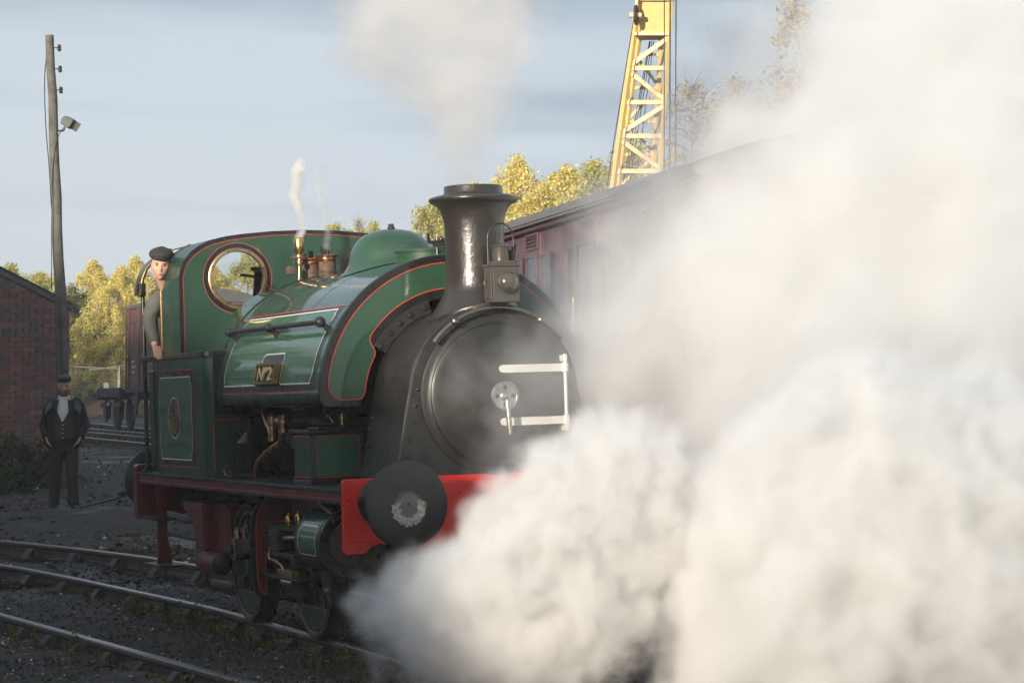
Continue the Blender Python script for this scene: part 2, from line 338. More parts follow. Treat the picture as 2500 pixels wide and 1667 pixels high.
# --- wheels, rods
def wheel(X, s):
    Y = s * .77; r = .475
    # object: spokes with rim; children: tyre, hub, balance weight
    w = MB()
    w.lathe([(.385, -.03), (.425, -.03), (.425, .05), (.385, .05), (.385, -.03)], axis='y', n=48, caps=False)
    for k in range(9):
        a = 2 * PI * (k + .3) / 9; rows = []
        for rr, hw, ht in ((.08, .050, .05), (.16, .036, .042), (.27, .030, .036), (.36, .034, .036), (.40, .055, .036)):
            c, q = math.cos(a), math.sin(a); ring = []
            for t in range(8):
                b = 2 * PI * t / 8; ring.append((rr * c - hw * math.cos(b) * q, ht * .6 * math.sin(b) + .01, rr * q + hw * math.cos(b) * c))
            rows.append(ring)
        w.grid(rows, True)
    wo = w.build('wheel', green_dk, loco, smooth=45, loc=(X, Y, r), rot=(0, 0, 0 if s > 0 else PI))
    MB().lathe([(.422, -.058), (.505, -.058), (.508, -.048), (.50, -.034), (.484, -.028), (.478, 0), (.474, .062), (.466, .068), (.436, .068), (.422, .060), (.422, -.058)], axis='y', n=64, caps=False).build('tyre', steel_dk, wo, smooth=35)
    MB().lathe([(0, .075), (.06, .075), (.062, .085), (.10, .08), (.115, .05), (.115, -.05), (0, -.05)], axis='y', n=28, caps=False).build('hub', green_dk, wo, smooth=40)
    bp_ = arc(0, 0, .405, -PI * .80, -PI * .20, 18)
    bwo = MB().prism(bp_, lambda u, v, o=0: (u, o, v), -.02, .056).build('balance_weight', green_dk, wo, bevel=.006)
    MB().ribbon(lambda u, v, o=0: (u, o, v), [(u * .93, v * .93 - .016) for u, v in bp_], .006, .0595, closed=True).build('lining', line_red, wo)
    return wo
WX = (-1.664, -3.40)
for X in WX:
    MB().cyl((X, -.72, .475), (X, .72, .475), .075, n=20).build('axle', iron, loco, smooth=50)
    for s in (-1, 1): wheel(X, s)
CR = (-.25, .125)
for s in (-1, 1):
    pins = [(X + CR[0] * s * -1 * -1, .475 + CR[1]) for X in WX]
    cr = MB()
    cr.prism([(pins[1][0] - .02, pins[1][1] - .036), (pins[0][0] + .02, pins[0][1] - .036), (pins[0][0] + .02, pins[0][1] + .036), (pins[1][0] - .02, pins[1][1] + .036)], fY(s * .885, s), 0, .04)
    for p in pins: cr.lathe([(0, 0), (.085, 0), (.088, .01), (.088, .055), (.08, .06), (0, .06)], (p[0], s * .878 if s > 0 else s * .878 - .06, p[1]), 'y', 24, caps=False)
    cro = cr.build('coupling_rod', steel_dk, loco, smooth=40, bevel=.004)
    for p in pins:
        MB().cyl((p[0], s * .82, p[1]), (p[0], s * 1.06, p[1]), .042, n=16).build('crank_pin', steel_dk, loco, smooth=50)
        MB().prism([(p[0] - CR[0] + .10, .475 - .03), (p[0] - CR[0] - .02, .475 - .10), (p[0] - .055, p[1] - .05), (p[0] - .04, p[1] + .06), (p[0] - CR[0] + .04, .475 + .11)], fY(s * .838, s), 0, .035).build('crank', green_dk, loco, bevel=.006)
    # connecting rod with its big end on the rear pin
    p = pins[1]; e = (-2.08, .735)
    mr = MB(); dx, dz = e[0] - p[0], e[1] - p[1]; Ln = math.hypot(dx, dz); nx, nz = -dz / Ln, dx / Ln
    mr.prism([(p[0] + nx * .055, p[1] + nz * .055), (p[0] + dx * .1 + nx * .06, p[1] + dz * .1 + nz * .06), (e[0] + nx * .04, e[1] + nz * .04), (e[0] - nx * .04, e[1] - nz * .04), (p[0] + dx * .1 - nx * .06, p[1] + dz * .1 - nz * .06), (p[0] - nx * .055, p[1] - nz * .055)], fY(s * .965, s), 0, .045)
    mro = mr.build('connecting_rod', steel_dk, loco, bevel=.006)
    MB().box(p[0] - .10, p[0] + .07, s * .955 - .005 if s > 0 else s * 1.02, s * 1.02 if s > 0 else s * .955 + .005, p[1] - .085, p[1] + .085).build('big_end', steel_dk, mro, bevel=.012)
    MB().box(p[0] + .03, p[0] + .055, s * 1.023 - .004, s * 1.023 + .004, p[1] - .08, p[1] + .08).build('brass_strip', brass, mro, bevel=.003)
    MB().lathe([(.03, 0), (.03, .05), (.02, .06), (.02, .07), (.024, .07), (.024, .082), (0, .085)], (p[0] + .03, s * .99, p[1] + .085), 'z', 12, caps=False).build('oil_cup', bronze, mro, smooth=40)
    MB().lathe([(.03, 0), (.03, .05), (.02, .06), (.02, .07), (.024, .07), (.024, .082), (0, .085)], (-3.15, s * .93, .68), 'z', 12, caps=False).build('oil_cup', bronze, mro, smooth=40)
# --- cylinders and motion
CX0, CX1, CY, CZ, CRD = -1.16, -.52, .905, .765, .222
for s in (-1, 1):
    cyo = MB().lathe([(CRD * .95, CX0), (CRD, CX0 + .015), (CRD, CX1 - .015), (CRD * .96, CX1)], (0, s * CY, CZ), 'x', 56).build('cylinder', green_dk, loco, smooth=40)
    MB().lathe([(CRD - .01, CX1), (.246, CX1 + .004), (.248, CX1 + .012), (.248, CX1 + .045), (.240, CX1 + .052), (.175, CX1 + .054), (.172, CX1 + .05)], (0, s * CY, CZ), 'x', 56).build('cylinder_flange', black, cyo, smooth=35)
    MB().lathe([(.172, CX1 + .050), (.168, CX1 + .072), (.12, CX1 + .078), (0, CX1 + .080)], (0, s * CY, CZ), 'x', 40, caps=False).build('cylinder_cover', rusty, cyo, smooth=40)
    for k in range(9):
        a = 2 * PI * k / 9 + .2
        place('bolt', bolt_me, cyo, (CX1 + .053, s * CY + .21 * math.cos(a), CZ + .21 * math.sin(a)), sc_=(1.4, 1.4, 1.4))
    MB().lathe([(.10, CX0 - .10), (.11, CX0 - .09), (.12, CX0 - .03), (.20, CX0 - .02), (.205, CX0 + .01)], (0, s * CY, CZ), 'x', 32).build('gland', iron, cyo, smooth=40)
    # panel on the cladding
    def cmap(u, v, o=0.0, s=s):
        a = v / CRD
        return (u, s * (CY + (CRD + o) * math.cos(a)), CZ + (CRD + o) * math.sin(a))
    def cpanel(x0, x1, v0, v1, off, n=14):
        m = MB(); rows = []
        for i in range(n + 1):
            v = v0 + (v1 - v0) * i / n; e = min(v - v0, v1 - v); k = 0 if e > .05 else (.028 if e > .02 else .04)
            rows.append([cmap(x0 + k, v, off), cmap((x0 + x1) / 2, v, off), cmap(x1 - k, v, off)])
        return m.grid(rows)
    cpanel(CX0 + .07, CX1 - .07, -.135, .155, .002).build('panel_border', black, cyo)
    cpanel(CX0 + .115, CX1 - .12, -.09, .125, .004).build('panel', green_lt, cyo)
    MB().ribbon(cmap, notched(CX0 + .118, CX1 - .123, -.087, .122, .04), .010, .006, closed=True, step=.02).build('panel_line', line_wht, cyo)
    MB().ribbon(cmap, [(CX0 + .07, -.12), (CX1 - .07, -.12)], .007, .005, step=.02).build('lining', line_red, cyo)
    # valve chest above, hidden behind the valance
    MB().box(CX0, CX1, s * .62 if s > 0 else s * .86, s * .86 if s > 0 else s * .62, .86, 1.05).build('valve_chest', iron, cyo, bevel=.02)
    MB().tube(catmull([(-.62, s * .95, .93), (-.85, s * .97, 1.02), (-1.0, s * .95, 1.04), (-1.15, s * .85, 1.0)], 5), .05, 12).build('steam_pipe', black, cyo, smooth=60)
    # slide bars, crosshead, piston rod, oil pots
    MB().box(-2.41, -1.26, s * .95 - .045, s * .95 + .045, .800, .832).build('slide_bar', steel_dk, loco, bevel=.004)
    MB().box(-2.41, -1.30, s * .95 - .045, s * .95 + .045, .600, .632).build('slide_bar', steel_dk, loco, bevel=.004)
    MB().box(-2.20, -1.96, s * .95 - .055, s * .95 + .055, .636, .796).build('crosshead', steel_dk, loco, bevel=.012)
    MB().cyl((-1.97, s * .95, .735), (-1.24, s * CY, CZ), .024, n=14).build('piston_rod', steel, loco, smooth=50)
    MB().lathe([(.052, -1.36), (.085, -1.35), (.09, -1.31), (.09, -1.28), (.06, -1.26)], (0, s * .93, .755), 'x', 20).build('stuffing_box', steel_dk, loco, smooth=40)
    for X, h in ((-1.85, .085), (-1.60, .105)):
        MB().lathe([(.010, .0), (.010, .012), (.024, .014), (.025, .02), (.025, h - .02), (.020, h - .008), (.012, h - .004), (.012, h + .012), (0, h + .016)], (X, s * .95, .832), 'z', 16, caps=False).build('oil_pot', brass, loco, smooth=40)
    MB().box(-2.38, -1.42, s * .97 - .06, s * .97 + .06, .438, .462).build('motion_shelf', iron, loco, bevel=.006)
    MB().box(-1.96, -1.62, s * .985 - .035, s * .985 + .035, .4645, .515).build('lubricator', bronze, loco, bevel=.006)
    MB().tube(catmull([(-2.20, s * 1.0, .66), (-2.19, s * 1.01, .58), (-2.06, s * 1.0, .565), (-1.90, s * 1.0, .535), (-1.84, s * 1.0, .50)], 6), .009, 8).build('oil_pipe', copper, loco, smooth=60)
    MB().lathe([(.02, 0), (.022, .03), (.03, .03), (.03, .05), (.018, .06), (.018, .13), (.026, .14), (.026, .20), (.012, .21), (.012, .24), (0, .245)], (-2.22, s * 1.0, .55), 'z', 14, caps=False).build('valve', steel_dk, loco, smooth=40)
    MB().box(-2.05, -1.75, s * .86 - .03, s * .86 + .03, .30, .72).build('valve_link', iron, loco, bevel=.01)
    MB().box(-2.2, -1.5, s * .80 - .02, s * .80 + .02, .84, 1.1).build('motion_guard', frame_red, loco, bevel=.004)
    # drain cock under the front end of the cylinder
    dk = MB(); dk.cyl((-.98, s * .93, .55), (-.98, s * .93, .36), .020, n=10); dk.lathe([(.012, -.05), (.03, -.045), (.034, 0), (.03, .045), (.012, .05)], (-.98, s * .93, .40), 'x', 12); dk.cyl((-.96, s * .94, .37), (-.84, s * .97, .36), .014, .010, n=10); dk.build('drain_cock', steel_dk, loco, smooth=45)
    # motion bracket plate, red with a black border
    q = [(-.985, 1.05), (-1.075, .90), (-1.092, .80), (-1.094, .60), (-1.082, .36), (-1.065, .30), (-1.03, .268), (-.968, .268), (-.966, .60), (-.968, .815), (-.90, .822), (-.62, .80), (-.62, 1.05)]
    MB().prism([(s * -y, z) for y, z in q], fX(-2.42), 0, .025).build('motion_bracket', black, loco, bevel=.004)
    q2 = [(-.955, 1.05), (-1.035, .90), (-1.050, .80), (-1.052, .60), (-1.040, .38), (-1.030, .335), (-1.01, .305), (-.978, .292), (-.982, .60), (-.985, .80), (-.975, .832), (-.94, .842), (-.63, .835), (-.63, 1.05)]
    mp_ = MB().prism([(s * -y, z) for y, z in q2], fX(-2.395), .0005, .004).build('bracket_panel', frame_red, loco)
    MB().ribbon(fX(-2.395), [(s * -y, z) for y, z in q2[:-1]], .010, .0065, step=.03).build('lining', line_red, mp_)
    MB().ribbon(fX(-2.395), [(s * -y, z) for y, z in q[:7]], .006, .0035, step=.03).build('bright_edge', steel_dk, mp_)
# brake gear and pipes low down between the wheels
for s in (-1, 1):
    for X in (-2.30, -4.02):
        MB().prism([(X - .03, 1.0), (X + .03, 1.0), (X + .05, .60), (X + .02, .28), (X - .05, .28), (X - .05, .60)], fY(s * .76, s), -.03, .03).build('brake_hanger', iron, loco, bevel=.006)
        MB().prism([(X + .05, .66), (X + .10, .66), (X + .055 + .05, .45), (X + .13, .28), (X + .05, .26), (X + .02, .45)], fY(s * .76, s), -.05, .05).build('brake_block', rusty, loco, bevel=.008)
    MB().cyl((-4.95, s * .62, .20), (-1.9, s * .62, .20), .022, n=10).build('brake_rod', iron, loco, smooth=50)
MB().cyl((-4.95, -.70, .19), (-4.25, -.70, .19), .045, n=14).build('injector_pipe', iron, loco, smooth=50)
MB().box(-4.2, -2.6, -.45, .45, .30, .75).build('ashpan', soot, loco, bevel=.02)
# red rear sandbox with chute and pipe
for s in (-1, 1):
    q = [(-5.06, .895), (-4.93, .835), (-4.62, .715), (-4.56, .52), (-4.31, .52), (-4.30, .93), (-4.40, .935), (-4.96, .93)]
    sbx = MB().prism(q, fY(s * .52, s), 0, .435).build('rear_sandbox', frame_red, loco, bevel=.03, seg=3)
    MB().ribbon(fY(s * .955, s), [(-4.93, .845), (-4.40, .905), (-4.32, .905)], .009, .003).build('lining', line_red, sbx)
    MB().lathe([(.11, 0), (.12, .006), (.12, .02), (.09, .028), (0, .03)], (0, 0, 0), 'z', 24).build('sand_lid', iron, sbx, smooth=35, loc=(-5.02, s * .84, .90), rot=(0, R(-28), 0))
    MB().tube([(-4.60, s * .88, .42), (-4.56, s * .88, .42), (-4.0, s * .88, .43)], [.075, .085, .085], 18).build('sand_pipe', frame_red, loco, smooth=50)
    MB().lathe([(.088, 0), (.092, .01), (.06, .05), (.03, .06)], (-4.0, s * .88, .43), 'x', 18).build('pipe_cap', iron, loco, smooth=40)
    MB().box(-4.4, -3.9, s * .60 if s > 0 else s * .86, s * .86 if s > 0 else s * .60, .5, .92).build('side_casing', frame_red, loco, bevel=.03)
    # steps
    st = MB().prism([(s * -y, z) for y, z in [(-1.075, 1.05), (-.985, 1.05), (-.985, .60), (-.965, .45), (-.945, .36), (-1.085, .36), (-1.072, .5), (-1.072, .75)]], fX(-5.42), 0, .022).build('step_hanger', frame_red, loco, bevel=.003)
    MB().box(-5.80, -5.20, s * 1.115 if s < 0 else s * .90, s * .90 if s < 0 else s * 1.115, .334, .357).build('footstep', iron, st, bevel=.004)
    MB().box(-5.98, -5.20, s * 1.128 if s < 0 else s * .95, s * .95 if s < 0 else s * 1.128, .745, .768).build('footstep', iron, st, bevel=.004)
    MB().cyl((-5.40, s * 1.0, .62), (-4.6, s * .92, .60), .014, n=8).build('step_stay', iron, st, smooth=50)
# --- boiler, smokebox
ZC = 1.762
MB().lathe([(.58, -4.2), (.58, -.70)], (0, 0, ZC), 'x', 48).build('boiler', soot, loco, smooth=40)
MB().box(-4.2, -3.3, -.56, .56, 1.157, 1.9).build('firebox', soot, loco, bevel=.03)
MB().box(-1.0, -.10, -.50, .50, 1.157, 1.5).build('saddle', smokeblk, loco, bevel=.02)
def sbpoly(r, e):
    L_ = [(-.735 - e, 1.1575), (-.712 - e, 1.30), (-.668 - e, 1.52), (-.63 - e, 1.72)]
    return L_ + [(r * math.cos(a), ZC + r * math.sin(a)) for a in [PI - .10 - (PI - .20) * i / 40 for i in range(41)]] + [(-y, z) for y, z in reversed(L_)]
sbo = MB().prism(sbpoly(.610, 0), fX(-.80), 0, .765).build('smokebox', smokeblk, loco, smooth=30)
MB().prism(sbpoly(.620, .008), fX(-.036), 0, .030).build('front_plate', smokeblk, loco, bevel=.008, seg=3)
sp = sbpoly(.612, .001)
MB().tube([(-.040, y, z) for y, z in sp], .012, 8).build('edge_angle', steel_dk, sbo, smooth=60)
for s in (-1, 1):
    for i in range(6):
        t = i / 5; z = 1.24 + .115 * i
        y = -.705 + .07 * (z - 1.3) / .4
        place('rivet', rivet_me, sbo, (-.005, s * -(y + .045), z), sc_=(1.2, 1.2, 1.2))
    for i in range(5):
        z = 1.22 + .10 * i; o = place('rivet', rivet_me, sbo, (-.72, s * (.728 - .07 * (z - 1.22) / .4), z), (0, 0, s * PI / 2), (1.2, 1.2, 1.2))
dr = MB().lathe([(.545, .0), (.548, .010), (.530, .018), (.515, .019), (.497, .030), (.489, .034)], (-.004, 0, ZC), 'x', 72, caps=False).build('door_ring', smokeblk, loco, smooth=35)
dprof = [(.488, .026), (.486, .040), (.470, .050), (.44, .054), (.36, .072), (.26, .088), (.14, .099), (.05, .102), (0, .103)]
door = MB().lathe(dprof, (0, 0, ZC), 'x', 72, caps=False).build('smokebox_door', smokeblk, loco, smooth=35)
# white hinge straps that follow the door
def door_x(y, z):
    r = math.hypot(y, z - ZC)
    for (r0, x0), (r1, x1) in zip(dprof[:-1], dprof[1:]):
        if r1 <= r <= r0: return x1 + (x0 - x1) * (r - r1) / max(1e-6, r0 - r1)
    return .026 if r > .48 else .103
for zz in (1.937, 1.575):
    st = MB(); ys = [-.010, -.006, .002, .014] + [.03 + .465 * i / 12 for i in range(13)]; h = .027
    for o in (0,):
        A = []; B = []; Cc = []; D = []
        for i, y in enumerate(ys):
            x = max(door_x(y, zz), .052) + .004; hh = h * (1 if i > 3 else (.30, .62, .88, .98)[i])
            A.append((x + .016, y, zz + hh)); B.append((x + .016, y, zz - hh)); Cc.append((x - .012, y, zz - hh)); D.append((x - .012, y, zz + hh))
        st.strip(A, B); st.strip(B, Cc); st.strip(D, A); st.add([A[0], B[0], Cc[0], D[0]], [(0, 1, 2, 3)]); st.add([A[-1], B[-1], Cc[-1], D[-1]], [(3, 2, 1, 0)])
    st.lathe([(.020, -.034), (.024, -.030), (.024, .030), (.020, .034)], (.072, .492, zz), 'z', 14)
    st.build('hinge_strap', white_paint, door, smooth=35)
MB().cyl((.072, .492, 1.50), (.072, .492, 2.03), .0125, n=12).build('hinge_pin', white_paint, door, smooth=50)
for zz in (1.52, 2.0): MB().box(.0, .085, .478, .506, zz - .022, zz + .022).build('hinge_bracket', white_paint, door, bevel=.005)
hw = MB(); hz = 1.752
hw.lathe([(.094, -.012), (.103, 0), (.094, .012), (.085, .012), (.082, .004), (.082, -.004), (.085, -.012), (.094, -.010)], (.168, 0, hz), 'x', 40, caps=False)
hw_o = hw.build('handwheel', steel, door, smooth=45)
hs = MB(); prism_h(hs, circ(0, hz, .084, 40), [circ(.058 * math.cos(a), hz + .058 * math.sin(a), .016, 14) for a in (0, PI / 2, PI, 1.5 * PI)], fX(.162), 0, .010); hs.build('wheel_web', steel, hw_o, smooth=30)
MB().lathe([(.034, .10), (.034, .150), (.036, .155), (.036, .178), (.030, .184), (.012, .186), (.010, .196), (0, .198)], (0, 0, hz), 'x', 20, caps=False).build('dart_boss', steel, hw_o, smooth=40)
MB().tube([(.205, .0, hz - .03), (.205, .003, hz - .08), (.205, .012, hz - .20), (.205, .016, hz - .262)], [.012, .017, .019, .015], 12).build('dart_handle', steel, hw_o, smooth=50)
# curved front handrail with knobs
hr = MB(); hr.tube([(.075, .598 * math.cos(a), ZC + .598 * math.sin(a)) for a in [R(38) + R(104) * i / 40 for i in range(41)]], .0155, 10)
hro = hr.build('front_handrail', worn_steel, loco, smooth=60)
for a in (R(58), R(122)):
    k = MB(); k.sphere((.078, .598 * math.cos(a), ZC + .598 * math.sin(a)), .029, 16, 10); k.cyl((-.005, .598 * math.cos(a), ZC + .598 * math.sin(a)), (.07, .598 * math.cos(a), ZC + .598 * math.sin(a)), .013, n=10); k.build('handrail_knob', worn_steel, hro, smooth=60)
# --- chimney
CXC = -.32
cm = MB(); rows = []
def on_sb(y, r=.612): return ZC + math.sqrt(max(0, r * r - y * y))
prof = [(.335, 0), (.318, .015), (.290, .05), (.262, .10), (.240, .16), (.224, .23), (.214, .31), (.209, .42), (.2075, .58), (.209, .68), (.213, .745), (.222, .79), (.238, .83), (.262, .858), (.288, .874), (.306, .884), (.314, .894), (.315, .905), (.306, .915), (.285, .922), (.255, .930), (.232, .934)]
n = 64
for i, (r, h) in enumerate(prof):
    row = []
    for k in range(n):
        a = 2 * PI * k / n; x, y = r * math.cos(a), r * math.sin(a)
        base = on_sb(y * .98) + .012; t = min(1, h / .33); t = t * t * (3 - 2 * t)
        row.append((CXC + x, y, (base + h) * (1 - t) + (2.228 + h) * t))
    rows.append(row)
cm.grid(rows, True)
chim = cm.build('chimney', chimblk, loco, smooth=50)
MB().lathe([(.232, 3.160), (.212, 3.168), (.207, 3.177), (.206, 3.214), (.202, 3.223), (.190, 3.225), (.180, 3.219), (.17, 3.15), (.16, 2.6)], (CXC, 0, 0), 'z', 56, caps=False).build('chimney_cap', chimblk, chim, smooth=40)
fl = MB(); A = []; B = []; Cc = []
for k in range(n + 1):
    a = 2 * PI * k / n; x, y = math.cos(a), math.sin(a)
    A.append((CXC + .348 * x, .348 * y, on_sb(.348 * y) - .012)); B.append((CXC + .348 * x, .348 * y, on_sb(.348 * y) + .022)); Cc.append((CXC + .325 * x, .325 * y, on_sb(.325 * y) + .026))
fl.strip(A, B); fl.strip(B, Cc); fl.build('chimney_flange', steel_dk, chim, smooth=40)
# --- saddle tank
TR = 1.016; TC = 1.750; TX0, TX1 = -3.60, -.802
def tank_out(r=TR, zb=1.712, cr=.078):
    half = [(-r * math.sin(p), TC + r * math.cos(p)) for p in [R(87) * i / 40 for i in range(41)]]
    cx = half[-1][0] + cr
    half += [(cx - cr * math.cos(a), zb + cr - cr * math.sin(a)) for a in [R(10) + R(80) * i / 7 for i in range(8)]]
    half += [(-.72, zb)]
    inner = [(-.70 * math.sin(p), ZC + .70 * math.cos(p)) for p in [R(86) * (1 - i / 24) for i in range(25)]]
    full = half + inner
    return half, inner
def tank_poly(r=TR, **k):
    h, inn = tank_out(r, **k)
    left = h; right = [(-y, z) for y, z in reversed(h[1:])]
    innl = inn[:-1]; innr = [(-y, z) for y, z in reversed(inn)]
    return right + left + innl + innr[0:]
tank = MB().prism(tank_poly(), fX(TX0), 0, TX1 - TX0).build('saddle_tank', green, loco, smooth=32)
MB().prism(tank_poly(1.026, zb=1.706), fX(-.802), 0, .022).build('tank_front_plate', black, tank, bevel=.006, seg=2)
MB().prism(tank_poly(1.024, zb=1.708), fX(-3.625), 0, .024).build('tank_rear_plate', black, tank, bevel=.005)
MB().tube([(-.806, -1.022 * math.sin(p), TC + 1.022 * math.cos(p)) for p in [R(-87) + R(174) * i / 80 for i in range(81)]], .008, 6).build('tank_edge_bead', green_dk, tank, smooth=60)
# rear saddle cover between tank and cab
cv = MB(); rows = []
for X in (-4.285, -3.626):
    rows.append([(X, -1.0 * math.sin(p), TC + 1.0 * math.cos(p)) for p in [R(-66) + R(132) * i / 48 for i in range(49)]])
cv.grid(rows).build('rear_tank_cover', green, tank, smooth=40)
# front face: green field between two red lines
gh = [(-.968 * math.sin(p), TC + .968 * math.cos(p)) for p in [R(80) * i / 32 for i in range(33)]]
gh += [(-.958, 1.86), (-.950, 1.825), (-.930, 1.79), (-.900, 1.766), (-.865, 1.757), (-.735, 1.756), (-.706, 1.768), (-.690, 1.80), (-.670, 1.90), (-.645, 1.985), (-.607, 2.06), (-.602, 2.085), (-.612, 2.115), (-.634, 2.15), (-.640, 2.175), (-.634, 2.20)]
gi = [(-.772 * math.sin(p), ZC + .772 * math.cos(p)) for p in [R(54) * (1 - i / 24) for i in range(25)]]
half = gh + gi
gpoly = half[:-1] + [(-y, z) for y, z in reversed(half[1:])]
gpoly = [(-y, z) for y, z in gh[::-1]][:-1] + gh + gi[:-1] + [(-y, z) for y, z in gi[::-1]][0:]
tf = MB().prism(gpoly, fX(-.780), .0005, .004).build('front_panel', green, tank)
MB().ribbon(fX(-.780), gpoly, .0075, .0065, closed=True, step=.03).build('lining', line_red, tf)
# side panel, white lined, inside a black border with a red line
def tmap(u, v, o=0.0, s=-1):
    p = v / TR; return (u, s * (TR + o) * math.sin(p), TC + (TR + o) * math.cos(p))
S0, S1 = R(50.2) * TR, R(82.6) * TR
for s in (-1, 1):
    mp = lambda u, v, o=0.0, s=s: tmap(u, v, o, s)
    def tsheet(x0, x1, v0, v1, off, k=.06, n=22):
        rows = []
        for i in range(n + 1):
            v = v0 + (v1 - v0) * i / n; e = min(v - v0, v1 - v); kk = 0 if e > k else (k * .45 if e > k * .45 else k * .5)
            rows.append([mp(x0 + kk, v, off), mp((x0 + x1) / 2, v, off), mp(x1 - kk, v, off)])
        return MB().grid(rows)
    pn = tsheet(-3.40, -.93, S0 - .035, S1 + .058, .0015).build('panel_border', black, tank, smooth=40)
    tsheet(-3.34, -1.00, S0, S1, .003).build('panel', green_lt, tank, smooth=40)
    MB().ribbon(mp, [(-3.34, S1 - .075), (-3.315, S1 - .03), (-3.34 + .035, S1), (-2.335, S1), (-2.335, S1 - .215), (-2.29, S1 - .235), (-1.80, S1 - .235), (-1.78, S1 - .20), (-1.78, S1 - .01), (-1.765, S1), (-1.035, S1), (-1.03, S1 - .03), (-1.00, S1 - .075), (-1.00, S0 + .06), (-1.028, S0 + .03), (-1.03, S0), (-3.31, S0), (-3.31, S0 + .03), (-3.34, S0 + .06)], .011, .0065, closed=True, step=.02).build('white_line', line_wht, tank)
    MB().ribbon(mp, [(-3.40, S1 + .058), (-.93, S1 + .058)], .009, .004, step=.04).build('lining', line_red, tank)
    MB().ribbon(mp, [(-3.40, S0 - .035), (-.93, S0 - .035)], .009, .004, step=.04).build('lining', line_red, tank)
    rows = [[mp(x, S1 - .235 + .245 * i / 8, .005) for x in (-2.33, -2.05, -1.785)] for i in range(9)]
    MB().grid(rows).build('plate_backing', black, tank, smooth=40)
    for X in (-2.62, -1.75):
        MB().ribbon(mp, [(X, R(4) * TR), (X, S0 - .05)], .016, .002, step=.03).build('seam', green_dk, tank)
    # rivets on the rear angle
    for i in range(7):
        p = R(62 + 6.0 * i); place('rivet', rivet_me, tank, (-3.60, s * 1.036 * math.sin(p), TC + 1.036 * math.cos(p) - .02), sc_=(1.2, 1.3, 1.3))
    # handrail along the tank
    h = MB(); p = R(60.5); ry, rz = (TR + .085) * math.sin(p), TC + (TR + .085) * math.cos(p)
    ry, rz = .952, 2.312
    ho = MB().cyl((-3.36, s * ry, rz), (-.93, s * ry, rz), .019, n=14).build('tank_handrail', iron, loco, smooth=60)
    for X, r_ in ((-3.33, .036), (-2.22, .034), (-.94, .040)):
        k = MB(); k.sphere((X, s * ry, rz), r_, 16, 10); k.tube([(X, s * ry, rz), (X, s * (ry - .03), rz - .025), (X, s * .86, rz - .08)], [.016, .018, .03], 10); k.build('handrail_knob', iron, ho, smooth=60)
# number plate, raised characters
def text_mesh(body, size, depth, m, name):
    cu = bpy.data.curves.new(name, 'FONT'); cu.body = body; cu.size = size; cu.extrude = depth; cu.align_x = 'CENTER'; cu.align_y = 'CENTER'; cu.bevel_depth = .0012
    ob = bpy.data.objects.new(name, cu); col.objects.link(ob); dg = bpy.context.evaluated_depsgraph_get()
    me = bpy.data.meshes.new_from_object(ob.evaluated_get(dg)); bpy.data.objects.remove(ob, do_unlink=True); me.materials.clear(); me.materials.append(m); return me
for s in (-1, 1):
    np_ = MB(); np_.box(-.245, .245, -.075, .075, -.012, .012); npo = np_.build('number_plate', soot, tank, bevel=.006, loc=(-2.04, s * 1.030, 1.957), rot=(R(90) + R(12), 0, 0) if s < 0 else (R(90) - R(12), 0, PI))
    npo.rotation_euler = (R(90 - 12), 0, 0) if s < 0 else (R(90 - 12), 0, PI)
    MB().ringprism(rrect(-.252, .252, -.082, .082, .014), rrect(-.228, .228, -.058, .058, .008), fZ(0), -.02, .028).build('plate_frame', dull_brass, npo, bevel=.003)
    tx = text_mesh('Nº2', .145, .008, letter_brass, 'lettering'); t_o = place('lettering', tx, npo, (0, -.004, .018)); t_o.scale = (1.55, 1, 1)
# dome, filler, lid
dome = MB(); rows = []
DX = -2.08
for r, h, base in ((.395, .0, 1), (.372, .012, 1), (.350, .03, .9), (.336, .055, .6), (.325, .085, .25), (.312, .12, 0), (.290, .16, 0), (.258, .202, 0), (.212, .238, 0), (.155, .263, 0), (.085, .279, 0), (.03, .284, 0), (.0, .284, 0)):
    row = []
    for k in range(56):
        a = 2 * PI * k / 56; y = r * math.sin(a); zt = TC + math.sqrt(1.018 ** 2 - y * y) + .004
        row.append((DX + r * math.cos(a), y, (zt + h) * base + (2.762 + h) * (1 - base)))
    rows.append(row)
do = dome.grid(rows, True).build('dome', green, tank, smooth=60)
MB().lathe([(.030, 3.040), (.030, 3.058), (.022, 3.062), (.022, 3.082), (.016, 3.086), (0, 3.086)], (DX, 0, 0), 'z', 10, caps=False).build('dome_nut', iron, do, smooth=30)
fi = MB().lathe([(.232, 2.70), (.228, 2.80), (.228, 2.812), (.244, 2.816), (.246, 2.834), (.238, 2.840), (0, 2.843)], (-1.28, 0, 0), 'z', 44, caps=False).build('tank_filler', green, tank, smooth=35)
lk = MB(); lk.cyl((-1.03, -.02, 2.76), (-1.03, -.02, 2.92), .010, n=8); lk.cyl((-1.03, .05, 2.76), (-1.03, .05, 2.89), .010, n=8); lk.box(-1.06, -1.0, -.04, .07, 2.845, 2.875); lk.cyl((-1.03, -.08, 2.875), (-1.03, .05, 2.892), .012, n=8); lk.cyl((-1.03, -.085, 2.875), (-1.03, -.085, 2.945), .013, n=8); lk.sphere((-1.03, .015, 2.90), .022, 10, 6); lk.build('filler_clamp', steel_dk, fi, smooth=45)
